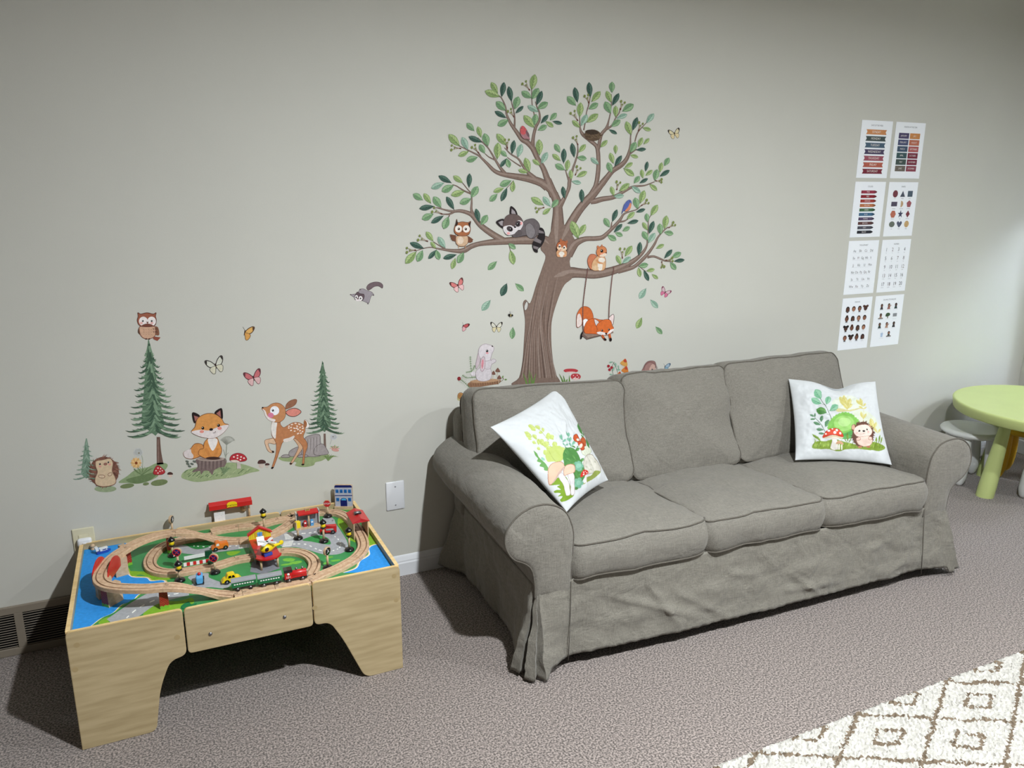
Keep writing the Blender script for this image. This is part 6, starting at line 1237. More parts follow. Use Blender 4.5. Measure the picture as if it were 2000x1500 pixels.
def d_week(A):
    for k, (t_, c) in enumerate(zip('SUNDAY MONDAY TUESDAY WEDNESDAY THURSDAY FRIDAY SATURDAY'.split(), ((206, 140, 92), (70, 82, 82), (76, 98, 118), (78, 70, 98), (158, 84, 98), (180, 96, 80), (120, 44, 58)))):
        y = .155+k*.114; A.poly([(.17, y), (.83, y), (.795, y+.042), (.83, y+.085), (.17, y+.085), (.205, y+.042)], c, False); atext(A, t_, .5, y+.042, .056, (236, 228, 222), 1.25)
def d_month(A):
    ms = 'JANUARY FEBRUARY MARCH APRIL MAY JUNE JULY AUGUST SEPTEMBER OCTOBER NOVEMBER DECEMBER'.split(); cs = ((78, 70, 104), (76, 82, 116), (70, 88, 110), (64, 88, 92), (72, 86, 82), (112, 104, 96), (206, 140, 84), (190, 112, 88), (180, 96, 96), (124, 50, 66), (122, 48, 66), (140, 68, 82))
    for k, t_ in enumerate(ms): x = .13+(k//6)*.375; y = .19+(k % 6)*.1165; rect(A, x, y, x+.345, y+.1, cs[k]); atext(A, t_, x+.172, y+.05, .042, (232, 226, 224), 1.15)
def d_col(A):
    for k, (t_, c) in enumerate(zip('PINK RED ORANGE YELLOW GREEN BLUE PURPLE BROWN GREY BLACK'.split(), ((150, 50, 70), (140, 34, 46), (164, 60, 50), (190, 116, 76), (72, 108, 76), (70, 108, 140), (90, 76, 104), (96, 62, 60), (80, 80, 90), (40, 40, 48)))):
        y = .155+k*.0805; rect(A, .22, y, .66, y+.055, c); A.poly([(.66, y), (.72, y+.014), (.745, y+.0275), (.72, y+.041), (.66, y+.055)], tuple(v*.75 for v in c), False); rect(A, .245, y, .255, y+.055, tuple(v*.7 for v in c)); rect(A, .63, y, .64, y+.055, tuple(v*.7 for v in c)); atext(A, t_, .45, y+.0275, .038, (230, 222, 220), 1.2)
def ngon(n, r, a0=90, ry=None): return [(r*cos(radians(a0+360*k/n)), -(ry or r)*AR*sin(radians(a0+360*k/n))) for k in range(n)]
def d_shape(A):
    s_ = [('circle', ngon(28, .085), (120, 62, 72)), ('triangle', [(0, -.055), (.085, .055), (-.085, .055)], (78, 84, 98)), ('square', [(-.085, -.055), (.085, -.055), (.085, .055), (-.085, .055)], (84, 98, 112)), ('rectangle', [(-.1, -.042), (.1, -.042), (.1, .042), (-.1, .042)], (84, 78, 96)), ('semicircle', [(-.03, -.06)]+[(-.03+.085*sin(radians(a)), -.06*cos(radians(a))) for a in range(10, 171, 10)]+[(-.03, .06)], (196, 166, 130)), ('pentagon', ngon(5, .09), (160, 92, 98)),
         ('hexagon', ngon(6, .095, 0), (184, 108, 88)), ('star', [((.1 if k % 2 == 0 else .04)*cos(radians(90+36*k)), -(.1 if k % 2 == 0 else .04)*AR*sin(radians(90+36*k))) for k in range(10)], (70, 72, 96)), ('diamond', [(0, -.068), (.07, 0), (0, .068), (-.07, 0)], (126, 60, 68)), ('oval', ngon(28, .095, 90, .07), (104, 112, 102)), ('heart', [(0, .06), (-.085, -.01), (-.075, -.045), (-.035, -.055), (0, -.03), (.035, -.055), (.075, -.045), (.085, -.01)], (86, 92, 112)), ('ellipse', ngon(28, .08), (200, 166, 116))]
    for k, (t_, p_, c) in enumerate(s_):
        x = .25+(k % 3)*.255; y = .215+(k//3)*.187; A.poly([(x+a, y+b) for a, b in p_], c, t_ == 'heart', 4); atext(A, t_, x, y+.085, .024, (120, 122, 130), 1.3)
def d_abc(A):
    for k, row in enumerate(('Aa Bb Cc Dd', 'Ee Ff Gg Hh Ii', 'Jj Kk Ll Mm', 'Nn Oo Pp Qq Rr', 'Ss Tt Uu Vv', 'Ww Xx Yy Zz')):
        y = .19+k*.133; r = row.split(); n = len(r)
        rect(A, .17, y+.038, .84, y+.040, (190, 192, 200))
        for i, t_ in enumerate(r): atext(A, t_, .22+i*(.56/(n-1)), y, .066, ((70, 72, 80), (96, 92, 98), (104, 84, 92), (60, 66, 74))[(i+k) % 4], 1.2)
def d_num(A):
    nm = 'one two three four five six seven eight nine ten eleven twelve thirteen fourteen fifteen sixteen seventeen eighteen nineteen twenty'.split()
    for k in range(20): x = .18+(k % 4)*.21; y = .19+(k//4)*.165; atext(A, str(k+1), x, y, .098, ((64, 66, 76), (60, 62, 70), (88, 78, 88), (110, 92, 96))[(k*3+k//4) % 4], 1.15); atext(A, nm[k], x, y+.058, .022, (140, 142, 150), 1.1)
def d_feel(A):
    rn = random.Random(9); sk = ((96, 62, 50), (150, 100, 78), (120, 78, 62), (176, 124, 98), (80, 54, 46)); hr = ((30, 24, 24), (60, 38, 32), (24, 22, 24), (80, 50, 40))
    for k in range(16):
        x = .2+(k % 4)*.2; y = .215+(k//4)*.185; h = hr[(k*5+k//4) % 4]; s_ = sk[(k*3) % 5]; ty = (k*7) % 5
        A.ell(x, y-.004, .062, .05, 0, h); 
        if ty == 0: rect(A, x-.062, y, x+.062, y+.045, h)
        if ty == 1: A.ell(x-.06, y-.04, .035, .025, 0, h); A.ell(x+.06, y-.04, .035, .025, 0, h)
        if ty == 3: A.ell(x, y-.045, .04, .03, 0, h)
        rect(A, x-.015, y+.02, x+.015, y+.055, s_); A.ell(x, y+.006, .045, .037, 0, s_); A.ell(x, y+.056, .04, .010, 0, (226, 226, 230) if k % 2 else (70, 66, 70))
        for sx_ in (-.016, .016): A.ell(x+sx_, y+.002, .006, .004, 0, (20, 16, 16), 8)
        A.line([(x-.013, y+.020), (x, y+.024), (x+.013, y+.020)], .004, (110, 40, 40), sm=False); rect(A, x-.05, y+.080, x+.05, y+.083, (180, 184, 192))
def d_calm(A):
    for k in range(11):
        x = (.25+(k % 3)*.25) if k < 9 else (.36+(k-9)*.25); y = .215+(k//3)*.185; rect(A, x-.07, y+.072, x+.07, y+.075, (180, 184, 192))
        if k == 4: rect(A, x-.014, y, x+.014, y+.055, (90, 64, 50)); A.ell(x, y-.02, .08, .036, 0, (70, 92, 66)); A.ell(x-.04, y, .045, .02, 0, (60, 80, 58)); continue
        if k == 5: rect(A, x-.07, y-.035, x+.07, y+.03, (150, 152, 156)); [rect(A, x-.06, y-.028+.014*j, x+.05, y-.024+.014*j, (110, 112, 118)) for j in range(4)]; continue
        if k == 9: A.poly([(x-.045, y-.03), (x+.045, y-.03), (x+.032, y+.05), (x-.032, y+.05)], (176, 196, 222), False); rect(A, x+.005, y-.055, x+.013, y-.02, (150, 170, 200)); continue
        b = ((60, 56, 62), (150, 96, 90), (52, 66, 62), (180, 140, 120))[k % 4]; s_ = ((110, 74, 60), (150, 104, 84), (84, 58, 50))[k % 3]
        A.poly([(x-.055, y+.058), (x-.03, y), (x+.03, y), (x+.055, y+.058)], b, False); A.ell(x, y-.022, .042, .034, 0, (34, 28, 28)); A.ell(x+.004, y-.016, .028, .024, 0, s_)
        if k in (1, 7): A.line([(x+.02, y+.02, .02), (x+.08, y-.02, .014)], 0, s_, sm=False)
        if k in (3, 10): rect(A, x-.085, y+.035, x+.085, y+.058, (120, 112, 110))
for r, c, ti, lb, fn in ((0, 0, 'DAYS OF THE WEEK', 'white poster of weekday banners, top left of the wall grid', d_week), (0, 1, 'MONTHS OF THE YEAR', 'white poster of coloured month blocks, top right of the wall grid', d_month), (1, 0, 'COLORS', 'white poster of ten coloured crayons with colour names', d_col), (1, 1, 'SHAPES', 'white poster of twelve coloured shapes', d_shape),
    (2, 0, 'THE ALPHABET', 'white poster with the alphabet in grey letters', d_abc), (2, 1, 'NUMBERS', 'white poster with the numbers one to twenty', d_num), (3, 0, 'FEELINGS', 'white poster with sixteen small faces, bottom left of the grid', d_feel), (3, 1, 'CALMING TECHNIQUES', 'white poster with eleven small calm activity drawings, bottom right of the grid', d_calm)): poster(r, c, ti, lb, fn)

# ---------------------------------------------------------------- throw pillows
M_PIL = mat_art('printed_satin_cotton', .55)
for nd in M_PIL.node_tree.nodes:
    if nd.type == 'MAP_RANGE': nd.inputs['To Min'].default_value = .985; nd.inputs['To Max'].default_value = 1.015
def pillow(center, R_, corners, thick, label, seed, art, dent=None):
    M = Matrix((list(R_[0])+[center[0]], list(R_[1])+[center[1]], list(R_[2])+[center[2]], [0, 0, 0, 1])); MI = M.inverted(); ny = Vector((R_[0][1], R_[1][1], R_[2][1])); C = Vector(center)
    def onp(u, v): d = ray(u, v); t = (C-CAM).dot(ny)/d.dot(ny); return MI @ (CAM+d*t)
    Q = [onp(*c) for c in corners]   # TL TR BR BL in the pillow plane
    def bil(u, v): a, b = (u+1)/2, (v+1)/2; return (Q[3]*(1-a)+Q[2]*a)*(1-b)+(Q[0]*(1-a)+Q[1]*a)*b
    c0 = bil(0, 0)
    def surf(u, v, sg, off=0):
        p = bil(u, v); e = .055; p = p+(c0-p)*0
        pu = bil(u*(1-e*(1-v*v)), v*(1-e*(1-u*u)))
        th_ = thick*(max(0, 1-u*u)**.55)*(max(0, 1-v*v)**.55)
        w = fbm((u*1.2+seed, v*1.2, sg), 2.4, 3)*.012*(1-max(abs(u), abs(v))**4)+.004*sin(9*atan2(v, u)+seed)*max(0, max(abs(u), abs(v))-.45)*(1-max(abs(u), abs(v))**6)
        if dent: th_ -= dent(u, v) if sg < 0 else 0; pu = pu-Vector((0, 0, dent(u, v)*1.6 if v > 0 else 0))
        return Vector((pu.x, sg*(th_+w)+sg*off, pu.z))
    import numpy as np
    n = 270; tt = [sin((i/n-.5)*pi)*.35+(i/n*2-1)*.65 for i in range(n+1)]; T_ = np.array(tt)
    t = bpy.data.objects.new('throw_pillow', None); COL.objects.link(t); t.matrix_world = M; prop(t, label, 'pillow', 'printed throw pillows on the sofa')
    def flat(u, v):
        p = bil(u*(1-.055*(1-v*v)), v*(1-.055*(1-u*u))); d_ = dent(u, v) if dent else 0
        return p.x, p.z-(d_*1.6 if v > 0 else 0), thick*(max(0, 1-u*u)**.55)*(max(0, 1-v*v)**.55)-d_
    def inv(px, py):
        o_ = MI @ CAM; d = (MI.to_3x3() @ ray(px, py)); u, v = 0.0, 0.0
        for _ in range(9):
            x, z_, h = flat(u, v); t_ = (-h-o_.y)/d.y; rx, rz = o_.x+d.x*t_-x, o_.z+d.z*t_-z_
            x1, z1, _h = flat(u+.01, v); x2, z2, _h = flat(u, v+.01); a11, a21, a12, a22 = (x1-x)*100, (z1-z_)*100, (x2-x)*100, (z2-z_)*100; D_ = a11*a22-a12*a21
            u = max(-.98, min(.98, u+.9*(rx*a22-rz*a12)/D_)); v = max(-.98, min(.98, v+.9*(a11*rz-a21*rx)/D_))
        return u, v
    class PA(Art):
        def at(s, x, y): return inv(s.o[0]+x/s.o[2], s.o[1]+y/s.o[2])
    A = PA(*art[0], None, .80); art[1](A)
    white = np.array(s2l((198, 201, 203))); img = np.tile(white, (n+1, n+1, 1)); acc = None
    for pts, col, Ly in A.faces:      # colour of the cloth print, evaluated at the weave grid
        q = np.array(pts); i0, i1 = np.searchsorted(T_, q[:, 0].min()), np.searchsorted(T_, q[:, 0].max()); j0, j1 = np.searchsorted(T_, q[:, 1].min()), np.searchsorted(T_, q[:, 1].max())
        if i1 <= i0 or j1 <= j0: continue
        X, Y = np.meshgrid(T_[i0:i1], T_[j0:j1], indexing='ij'); ins = np.zeros(X.shape, bool); x1, y1 = q[-1]
        for x2, y2 in q:
            if y1 != y2: ins ^= ((Y < y1) != (Y < y2)) & (X < (x2-x1)*(Y-y1)/(y2-y1)+x1)
            x1, y1 = x2, y2
        img[i0:i1, j0:j1][ins] = col
    verts = []; idx = {}; cols = []
    for sg in (-1, 1):
        for i in range(n+1):
            for j in range(n+1):
                ed = i in (0, n) or j in (0, n)
                if ed and sg == 1: idx[(1, i, j)] = idx[(-1, i, j)]; continue
                p = surf(tt[i], tt[j], sg)
                if ed: p.y = 0
                idx[(sg, i, j)] = len(verts); verts.append(p); cols.append(img[i, j] if sg < 0 else white)
    fs = []
    for sg in (-1, 1):
        for i in range(n):
            for j in range(n):
                f = (idx[(sg, i, j)], idx[(sg, i+1, j)], idx[(sg, i+1, j+1)], idx[(sg, i, j+1)]); fs.append(f if sg < 0 else f[::-1])
    me = bpy.data.meshes.new('cover'); me.from_pydata(verts, [], fs); at_ = me.color_attributes.new('Col', 'FLOAT_COLOR', 'POINT'); at_.data.foreach_set('color', np.array(cols, dtype=np.float32).ravel())
    me.polygons.foreach_set('use_smooth', [True]*len(fs)); me.materials.append(M_PIL); o = bpy.data.objects.new('cover', me); COL.objects.link(o); o.parent = t
    return t
YG = ((206, 218, 136), (194, 208, 118), (176, 192, 96)); TG_ = ((150, 200, 176), (126, 184, 156), (90, 150, 122)); GG = ((110, 164, 90), (84, 140, 74), (56, 104, 56)); OG = ((150, 180, 60), (128, 162, 48), (100, 134, 36))
def art1(A):
    for q in ((560, 510, 495, 480), (570, 540, 520, 500), (610, 530, 570, 485), (640, 570, 600, 560), (645, 560, 630, 515), (520, 590, 450, 555), (530, 610, 455, 590), (520, 640, 480, 625), (575, 640, 545, 575), (570, 680, 520, 665), (600, 690, 600, 625), (620, 740, 580, 720), (700, 640, 690, 570), (745, 640, 710, 590), (660, 690, 620, 630), (700, 720, 670, 650), (790, 720, 750, 660), (740, 760, 690, 700), (820, 760, 790, 700), (700, 800, 660, 740), (760, 820, 720, 750), (840, 820, 830, 720)): A.leaf(*q, YG, .7)
    A.poly([(700, 860), (680, 780), (720, 720), (780, 700), (840, 740), (860, 820), (820, 870), (760, 860)], YG[1])
    A.line([(500, 580), (600, 640), (700, 740), (780, 860)], 3, (160, 170, 90)); A.line([(560, 500), (660, 600), (740, 720)], 3, (160, 170, 90)); A.L += 1
    for bx_, by, tx, ty in ((850, 640, 815, 590), (850, 660, 890, 630), (850, 620, 830, 580), (880, 700, 840, 680), (880, 700, 915, 675), (920, 600, 890, 550), (925, 600, 925, 550), (935, 650, 905, 610), (935, 650, 945, 600), (960, 700, 930, 660), (965, 690, 985, 640), (960, 820, 985, 750)): A.leaf(bx_, by, tx, ty, TG_, .5)
    A.line([(835, 590), (870, 700), (940, 860)], 4, TG_[2]); A.line([(900, 550), (950, 700), (1020, 860)], 4, TG_[2]); A.L += 3
    A.poly([(850, 760), (900, 720), (960, 720), (1000, 760), (1030, 820), (1060, 900), (1080, 1000), (1050, 1090), (1000, 1160), (940, 1120), (900, 1000), (860, 880)], GG[1])
    for q in ((880, 800, 850, 760), (900, 760, 870, 710), (930, 760, 935, 710), (980, 760, 1030, 720), (990, 720, 960, 690), (1000, 720, 1020, 700), (940, 880, 880, 830), (980, 860, 940, 800), (1040, 880, 1060, 830), (960, 960, 940, 880), (1000, 1000, 1080, 980)): A.leaf(*q, GG, .5)
    A.poly([(545, 755), (590, 790), (625, 830), (660, 860), (690, 900), (700, 960), (660, 955), (655, 925), (615, 905), (630, 875), (590, 860), (595, 830), (560, 800)], GG[0]); A.ell(655, 830, 24, 16, 40, TG_[0])
    for cx, cy in ((1010, 915), (1015, 1090)):
        for k in range(5): A.ell(cx+32*cos(k*1.257), cy+34*sin(k*1.257), 26, 22, 0, TG_[1])
        A.L += 1; A.ell(cx, cy, 26, 24, 0, TG_[0])
    A.poly([(720, 1110), (790, 1040), (880, 1020), (920, 1100), (960, 1180), (970, 1220), (900, 1270), (830, 1290), (820, 1270), (850, 1230), (800, 1230), (830, 1200), (760, 1190), (780, 1165), (830, 1160), (790, 1130), (820, 1110)], OG[1])
    A.L += 1; A.out([(800, 1000), (845, 985), (890, 1040), (920, 1110), (935, 1200), (900, 1220), (885, 1200), (860, 1110), (820, 1040)], (232, 228, 230), (180, 160, 160), 4); A.out([(905, 1000), (945, 990), (965, 1060), (980, 1190), (945, 1210), (935, 1120)], (232, 228, 230), (180, 160, 160), 4)
    A.out([(712, 1095), (695, 1020), (700, 940), (745, 885), (805, 868), (850, 882), (864, 920), (820, 990), (770, 1050), (735, 1102)], (232, 196, 170), (180, 120, 96), 5); A.poly([(735, 1100), (770, 1040), (815, 970), (862, 918), (855, 950), (805, 1020), (760, 1080)], (206, 176, 164))
    A.out([(870, 1010), (862, 950), (880, 912), (925, 898), (965, 920), (977, 968), (950, 990), (900, 1000)], (236, 200, 176), (180, 120, 96), 5)
    A.out([(1045, 780), (1060, 720), (1100, 695), (1145, 730), (1145, 775), (1090, 815)], (222, 226, 206), (170, 180, 140), 4); A.out([(1075, 830), (1140, 782), (1190, 830), (1230, 890), (1248, 950), (1225, 985), (1150, 990), (1090, 1000), (1070, 920)], (218, 214, 202), (150, 140, 120), 5)
    for x, y in ((1130, 860), (1190, 870), (1150, 900), (1100, 920), (1140, 950)): A.ell(x, y, 13, 9, 30, (190, 188, 170))
    A.poly([(1070, 1100), (1090, 1040), (1150, 1010), (1190, 960), (1240, 980), (1180, 1040), (1110, 1080)], (146, 160, 80)); A.L += 1; A.line([(1085, 1020, 22), (1085, 1090, 24)], 0, (240, 236, 234)); A.poly([(1038, 1030), (1045, 980), (1070, 955), (1105, 965), (1112, 995), (1075, 1015)], (206, 50, 40)); A.L += 1
    for x, y in ((1060, 985), (1080, 975), (1095, 990), (1062, 1005)): A.ell(x, y, 6, None, 0, (250, 240, 236), 8)
    A.L += 1
    for q in ((1060, 580, 1012, 465), (1075, 600, 1070, 550), (1075, 620, 1045, 580), (1130, 720, 1100, 620)): A.leaf(*q, GG, .3)
    A.out([(1055, 700), (1045, 640), (1060, 610), (1085, 625), (1095, 670), (1088, 705)], (190, 92, 50), (130, 50, 30), 4); A.out([(1010, 660), (1050, 650), (1078, 690), (1080, 735), (1045, 745), (1030, 700)], (196, 84, 46), (120, 40, 26), 4); A.ell(1046, 698, 16, 24, 20, (244, 226, 206)); A.out([(970, 590), (985, 580), (1003, 570), (1025, 600), (1035, 640), (1010, 660), (985, 645), (968, 615)], (206, 90, 44), (120, 40, 26), 4); A.ell(1015, 630, 14, 18, 0, (246, 230, 214)); A.ell(1012, 618, 5, 7, 0, (30, 14, 12), 8)
def art2(A):
    A.L = 1; A.poly([(780, 500), (900, 410), (1000, 390), (1120, 410), (1220, 500), (1250, 580), (1180, 590), (1000, 620), (850, 580)], (226, 232, 218)); A.poly([(850, 590), (1000, 615), (1180, 585), (1250, 590), (1190, 600), (1020, 640), (860, 640)], (214, 206, 150)); A.poly([(1080, 660), (1250, 620), (1400, 700), (1470, 820), (1500, 930), (1440, 950), (1300, 880)], (222, 228, 210))
    YL = ((226, 220, 160), (214, 204, 126), (196, 186, 96))
    for q in ((1000, 600, 900, 410), (1000, 600, 960, 390), (1000, 590, 1060, 430), (1010, 600, 930, 500), (1000, 600, 1080, 520), (1230, 560, 1140, 460), (1230, 560, 1200, 430), (1240, 560, 1290, 500), (1240, 600, 1290, 570), (1240, 600, 1170, 560), (1240, 740, 1200, 640), (1240, 740, 1290, 660), (1390, 880, 1360, 720), (1400, 880, 1440, 780), (1390, 900, 1320, 820), (1460, 940, 1500, 880), (1450, 940, 1400, 860)): A.leaf(*q, YL, .4)
    A.line([(1250, 590), (1238, 740), (1236, 800)], 4, (214, 200, 120)); A.L += 3
    A.line([(620, 440), (680, 540), (740, 640), (780, 740)], 8, (90, 110, 84)); A.line([(540, 700), (620, 800), (690, 920)], 8, (80, 110, 84)); A.line([(640, 520), (690, 545)], 5, (90, 110, 84)); A.line([(700, 660), (745, 680)], 5, (90, 110, 84)); A.L += 1
    TL = ((156, 204, 172), (126, 184, 148), (80, 140, 104)); DL = ((120, 160, 124), (90, 136, 100), (60, 104, 72))
    for q, p_, w in (((625, 440, 545, 300), TL, .72), ((630, 510, 482, 440), TL, .6), ((700, 530, 750, 400), TL, .62), ((755, 615, 870, 540), TL, .72), ((705, 650, 562, 590), GG, .68), ((690, 850, 745, 745), DL, .6), ((545, 700, 545, 645), DL, .5), ((535, 690, 468, 665), DL, .45), ((555, 725, 470, 740), DL, .4), ((630, 775, 645, 685), DL, .55), ((620, 820, 515, 785), DL, .5), ((670, 890, 560, 885), DL, .42), ((680, 950, 592, 945), DL, .45)): A.leaf(*q, p_, w)
    A.L += 3; rn = random.Random(1); pts = []
    for k in range(34): a = pi+pi*k/33; r_ = 1+.05*(k % 2); pts.append((965+235*r_*cos(a), 880+225*r_*sin(a)))
    A.poly([(1200, 980), (1000, 1010), (740, 980)][::-1]+pts if False else pts+[(1200, 960), (1100, 1010), (900, 1010), (740, 900)], (134, 196, 90), False); A.ell(965, 800, 150, 110, 0, (160, 212, 116)); A.ell(970, 780, 90, 64, 0, (186, 226, 146)); A.poly([(820, 900), (960, 940), (1100, 900), (1080, 1010), (860, 1010)], (96, 170, 90))
    A.poly([(500, 1160), (520, 1090), (600, 1060), (700, 1060), (800, 1040), (930, 1060), (1040, 1080), (1150, 1100), (1300, 1090), (1420, 1080), (1540, 1120), (1565, 1170), (1480, 1200), (1300, 1190), (1140, 1170), (1000, 1180), (880, 1215), (740, 1180), (600, 1175)], (134, 160, 62))
    for k in range(60): x = rn.uniform(520, 1540); y = 1080+rn.uniform(0, 70); h = rn.uniform(30, 80); A.line([(x-8, y+20, 12), (x, y-h*.3, 8), (x+rn.uniform(-14, 14), y-h, 1)], 0, ((150, 180, 70), (110, 140, 46), (170, 196, 90))[k % 3])
    for q in ((1030, 1060, 1020, 930), (1020, 1080, 975, 1010), (1040, 1080, 1080, 1010), (620, 1060, 500, 955), (620, 1070, 570, 990), (1440, 1100, 1430, 1000), (1500, 1100, 1520, 1000), (1470, 1090, 1490, 970)): A.leaf(*q, ((150, 180, 80), (124, 156, 56), (90, 120, 40)), .22)
    A.L += 4; A.out([(775, 985), (850, 985), (855, 1060), (865, 1160), (830, 1195), (775, 1175), (765, 1150), (785, 1060)], (240, 234, 226), (190, 170, 150), 4); A.ell(812, 1030, 46, 9, 3, (222, 206, 190)); A.poly([(660, 1012), (780, 985), (860, 975), (960, 990), (930, 1018), (820, 1010), (720, 1022)], (226, 206, 176))
    A.out([(652, 1005), (690, 930), (750, 885), (820, 872), (890, 885), (940, 930), (965, 985), (900, 988), (800, 975), (720, 992)], (222, 76, 50), (150, 40, 30), 5)
    for x, y, r_ in ((738, 912, 19), (826, 938, 24), (858, 900, 20), (912, 942, 20), (695, 958, 14), (790, 885, 12)): A.ell(x, y, r_, r_*.85, 0, (252, 248, 244))
    A.L += 1
    for x, w in ((890, 20), (930, 14), (862, 12)): A.line([(x, 1110, w), (x-4, 1190, w+6)], 0, (244, 238, 230))
    A.poly([(840, 1110), (860, 1072), (900, 1058), (945, 1080), (955, 1115), (900, 1105)], (214, 166, 130)); A.L += 1
    for k in range(90): a = rn.uniform(0, 2*pi); A.line([(1240+140*cos(a), 960+165*sin(a), 16), (1240+178*cos(a+.08), 955+200*sin(a+.08), 2)], 0, ((110, 72, 56), (84, 52, 42), (134, 92, 70))[k % 3], sm=False)
    A.L += 1; A.ell(1240, 960, 152, 178, 0, (104, 68, 54)); 
    for x in (1100, 1330): A.out([(x-24, 880), (x-20, 835), (x+10, 815), (x+30, 850), (x+10, 895)], (214, 170, 146), (120, 76, 60), 5)
    for x in (1200, 1320): A.ell(x, 1145, 28, 16, 0, (190, 130, 100))
    A.out([(1160, 1010), (1240, 990), (1340, 1000), (1372, 1060), (1350, 1120), (1260, 1140), (1190, 1115), (1155, 1060)], (246, 218, 204), (180, 130, 110), 4)
    A.out([(1110, 920), (1130, 860), (1190, 830), (1300, 828), (1350, 870), (1368, 930), (1340, 985), (1250, 1000), (1160, 985)], (248, 226, 214), (180, 130, 110), 4)
    for x in (1178, 1342): A.out([(x-30, 1020), (x, 1000), (x+28, 1020), (x+10, 1050), (x-22, 1045)], (244, 206, 190), (150, 90, 74), 5)
    A.ell(1150, 940, 20, 14, 0, (244, 196, 186)); A.ell(1310, 935, 20, 14, 0, (244, 196, 186)); A.ell(1185, 915, 13, 14, 0, (24, 16, 16)); A.ell(1290, 902, 13, 14, 0, (24, 16, 16)); A.ell(1244, 925, 19, 14, 10, (30, 22, 22)); A.line([(1230, 952), (1245, 960), (1260, 950)], 4, (150, 80, 70))
pillow((1.383, -.518, .677), [[.8448, -.3656, -.3907], [.5311, .661, .53], [.0645, -.6553, .7526]], [(958, 834), (1090, 755), (1188, 938), (1107, 1000)], .058, 'white pillow printed with mushrooms and leaves, tipped on its corner, left end of sofa', 1.3, ((940, 740, 5.357), art1))
pillow((2.793, -.604, .647), [[.8763, .3565, .324], [-.4815, .6708, .5641], [-.0162, -.6503, .7595]], [(1540, 740), (1710, 745), (1742, 908), (1553, 899)], .060, 'white pillow printed with a hedgehog and red mushroom at the right end of the sofa', 4.1, ((1520, 720, 7.5), art2), dent=lambda u, v: .022*exp(-((u-.08)/.35)**2)*max(0, v)**2)

# ---------------------------------------------------------------- children's table and stools
M_LIME = mat('lime_plastic', (192, 204, 134), .45, .02, 8, .03, 300); M_STW = mat('white_stool_plastic', (222, 224, 222), .35, .01, 10); M_STY = mat('yellow_stool_plastic', (226, 180, 40), .4, .02, 10)
KT = empty('kids_table', (4.44, -.5626, 0), 'round lime green plastic childrens table in the corner beside the sofa', 'table')
bm = bmesh.new(); lathe(bm, [(0, .478), (.43, .478), (.446, .462), (.454, .462), (.459, .468), (.466, .505), (.4665, .514), (.4635, .5195), (.457, .5215), (.448, .5205), (.438, .519), (0, .517)], 96); link('tabletop', bm, M_LIME, KT, True)
fx = [(4.148, -.475), (4.36, -.245)]
c = Vector((4.44, -.5626)); v0 = Vector(fx[0])-c; rl_ = v0.length; a0 = atan2(v0.y, v0.x)
for k in range(4):
    a = (radians(163), radians(86), radians(-14), radians(-96))[k]; foot = Vector((rl_*cos(a), rl_*sin(a), .0)); top = Vector((rl_*.77*cos(a), rl_*.77*sin(a), .48)); bm = bmesh.new(); pts = [foot.lerp(top, t/8) for t in range(9)]
    b2 = bmesh.new(); R_ = [.045, .0455, .0435, .0405, .0375, .0345, .0315, .0285, .026]; n = 28; rg = [[b2.verts.new((p.x+r*cos(2*pi*i/n), p.y+r*sin(2*pi*i/n), p.z)) for i in range(n)] for p, r in zip(pts, R_)]
    for A_, B_ in zip(rg, rg[1:]):
        for i in range(n): b2.faces.new((A_[i], A_[(i+1) % n], B_[(i+1) % n], B_[i]))
    b2.faces.new(rg[0][::-1]); b2.faces.new(rg[-1]); merge(bm, b2, 0); smooth_angle(link('leg', bm, M_LIME, KT), 50)
def stool(x, y, m, label, rz=0):
    t = empty('kids_stool', (x, y, 0), label, 'stool', rz=rz); t.scale = (1, 1, .9)
    bm = bmesh.new(); lathe(bm, [(0, .318), (.12, .318), (.150, .322), (.165, .333), (.168, .345), (.160, .357), (.148, .362), (.13, .358), (0, .350)], 48); link('seat', bm, m, t, True)
    for k in range(4):
        a = radians(45+90*k); f = Vector((.135*cos(a), .135*sin(a), 0)); tp = Vector((.105*cos(a), .105*sin(a), .322)); bm = bmesh.new(); pr = [(0, .010), (.02, .024), (.06, .034), (.085, .0362), (.09, .0355), (.095, .0362), (.15, .0365), (.23, .033), (.29, .028), (.322, .024)]
        n = 24; rg = []
        for zz, r in pr: p = f.lerp(tp, zz/.322); rg.append([bm.verts.new((p.x+r*cos(2*pi*i/n), p.y+r*sin(2*pi*i/n), zz)) for i in range(n)])
        for A_, B_ in zip(rg, rg[1:]):
            for i in range(n): bm.faces.new((A_[i], A_[(i+1) % n], B_[(i+1) % n], B_[i]))
        bm.faces.new(rg[0][::-1]); bm.faces.new(rg[-1]); link('leg', bm, m, t, True)
    return t
stool(4.285, -.255, M_STW, 'white plastic stool tucked under the green table beside the sofa arm', radians(-23))
stool(4.61, -.37, M_STY, 'yellow plastic stool under the green table against the wall', radians(20))
stool(4.38, -.70, M_STW, 'white plastic stool in front of the green table at the right edge', radians(-17))

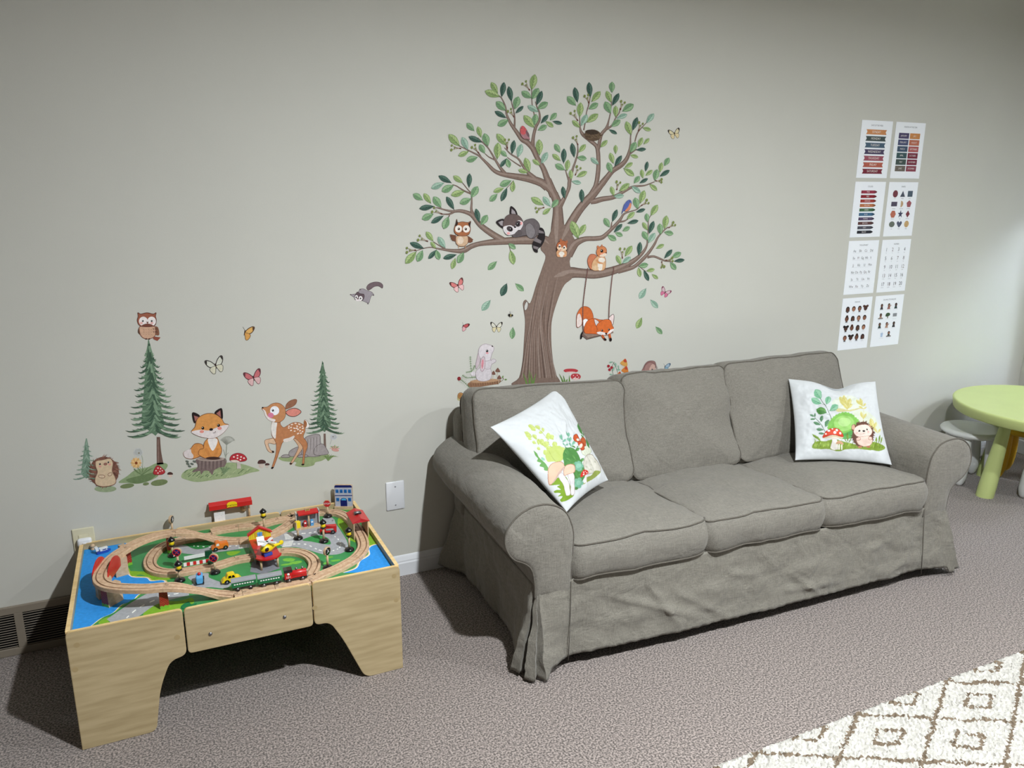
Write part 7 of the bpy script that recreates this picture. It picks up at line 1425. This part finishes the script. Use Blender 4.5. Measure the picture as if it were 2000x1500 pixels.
# ---------------------------------------------------------------- rug
RX0, RY0, PXs, PYs = 1.735, -1.676, .425, .232
def rugpat(x, y):
    # diamond lattice with small diamonds, wobbly brown lines
    wob = .006*fbm((x, y, 3), 14, 3)
    x += wob; y += wob*1.3
    a = (x-RX0)/PXs; b = (y-RY0)/PYs
    p, q = a+b, a-b
    dp = abs(p-round(p)); dq = abs(q-round(q)); w = .028
    if min(dp, dq) < w: return 1
    fp = abs(p-math.floor(p)-.5); fq = abs(q-math.floor(q)-.5); r = max(fp, fq)
    if .135 < r < .185: return 1
    return 0

RXA, RXB, RYA, RYB, RS = .7, 3.3, -3.1, -1.54, .0065
M_RUG = mat_art('rug_pile', .95)
bm = bmesh.new(); cl = bm.loops.layers.float_color.new('Col'); nx = int((RXB-RXA)/RS); ny = int((RYB-RYA)/RS); rn = random.Random(11); g = []
for j in range(ny+1):
    row = []
    for i in range(nx+1):
        x = RXA+i*RS; y = RYA+j*RS; e = min(1, min(i, nx-i, j, ny-j)/2.0)
        h = .004+.014*e+(rn.uniform(-.0048, .0048)+.003*noise.noise(Vector((x*40+y*30, y*60, 0))))*e
        row.append(bm.verts.new((x+rn.uniform(-.0025, .0025), y+rn.uniform(-.0025, .0025) if 0 < j < ny else y+.004*noise.noise(Vector((x*8, 0, 0))), h)))
    g.append(row)
cw, cb = s2l((192, 189, 182)), s2l((118, 104, 88))
for j in range(ny):
    for i in range(nx):
        x = RXA+(i+.5)*RS; y = RYA+(j+.5)*RS; f = bm.faces.new((g[j][i], g[j][i+1], g[j+1][i+1], g[j+1][i])); c = cb if rugpat(x+rn.uniform(-.004, .004), y+rn.uniform(-.004, .004)) else cw; k = rn.uniform(.82, 1.08)
        col = tuple(min(1, v*k) for v in c[:3])+(1,)
        for l in f.loops: l[cl] = col
lo = [bm.verts.new((x, y, 0)) for x, y in ((RXA, RYA), (RXB, RYA), (RXB, RYB), (RXA, RYB))]; bf = bm.faces.new(lo[::-1])
for E2 in ([g[0][i] for i in range(nx+1)], [g[j][nx] for j in range(ny+1)], [g[ny][i] for i in range(nx, -1, -1)], [g[j][0] for j in range(ny, -1, -1)]):
    v = [bm.verts.new((q.co.x, q.co.y, 0)) for q in E2]
    for a, b, c_, d in zip(E2, E2[1:], v, v[1:]):
        f = bm.faces.new((a, c_, d, b))
        for l in f.loops: l[cl] = cw
o = link('rug', bm, M_RUG, None, False); prop(o, 'cream shag rug with brown diamond pattern on the carpet at the lower right', 'rug')
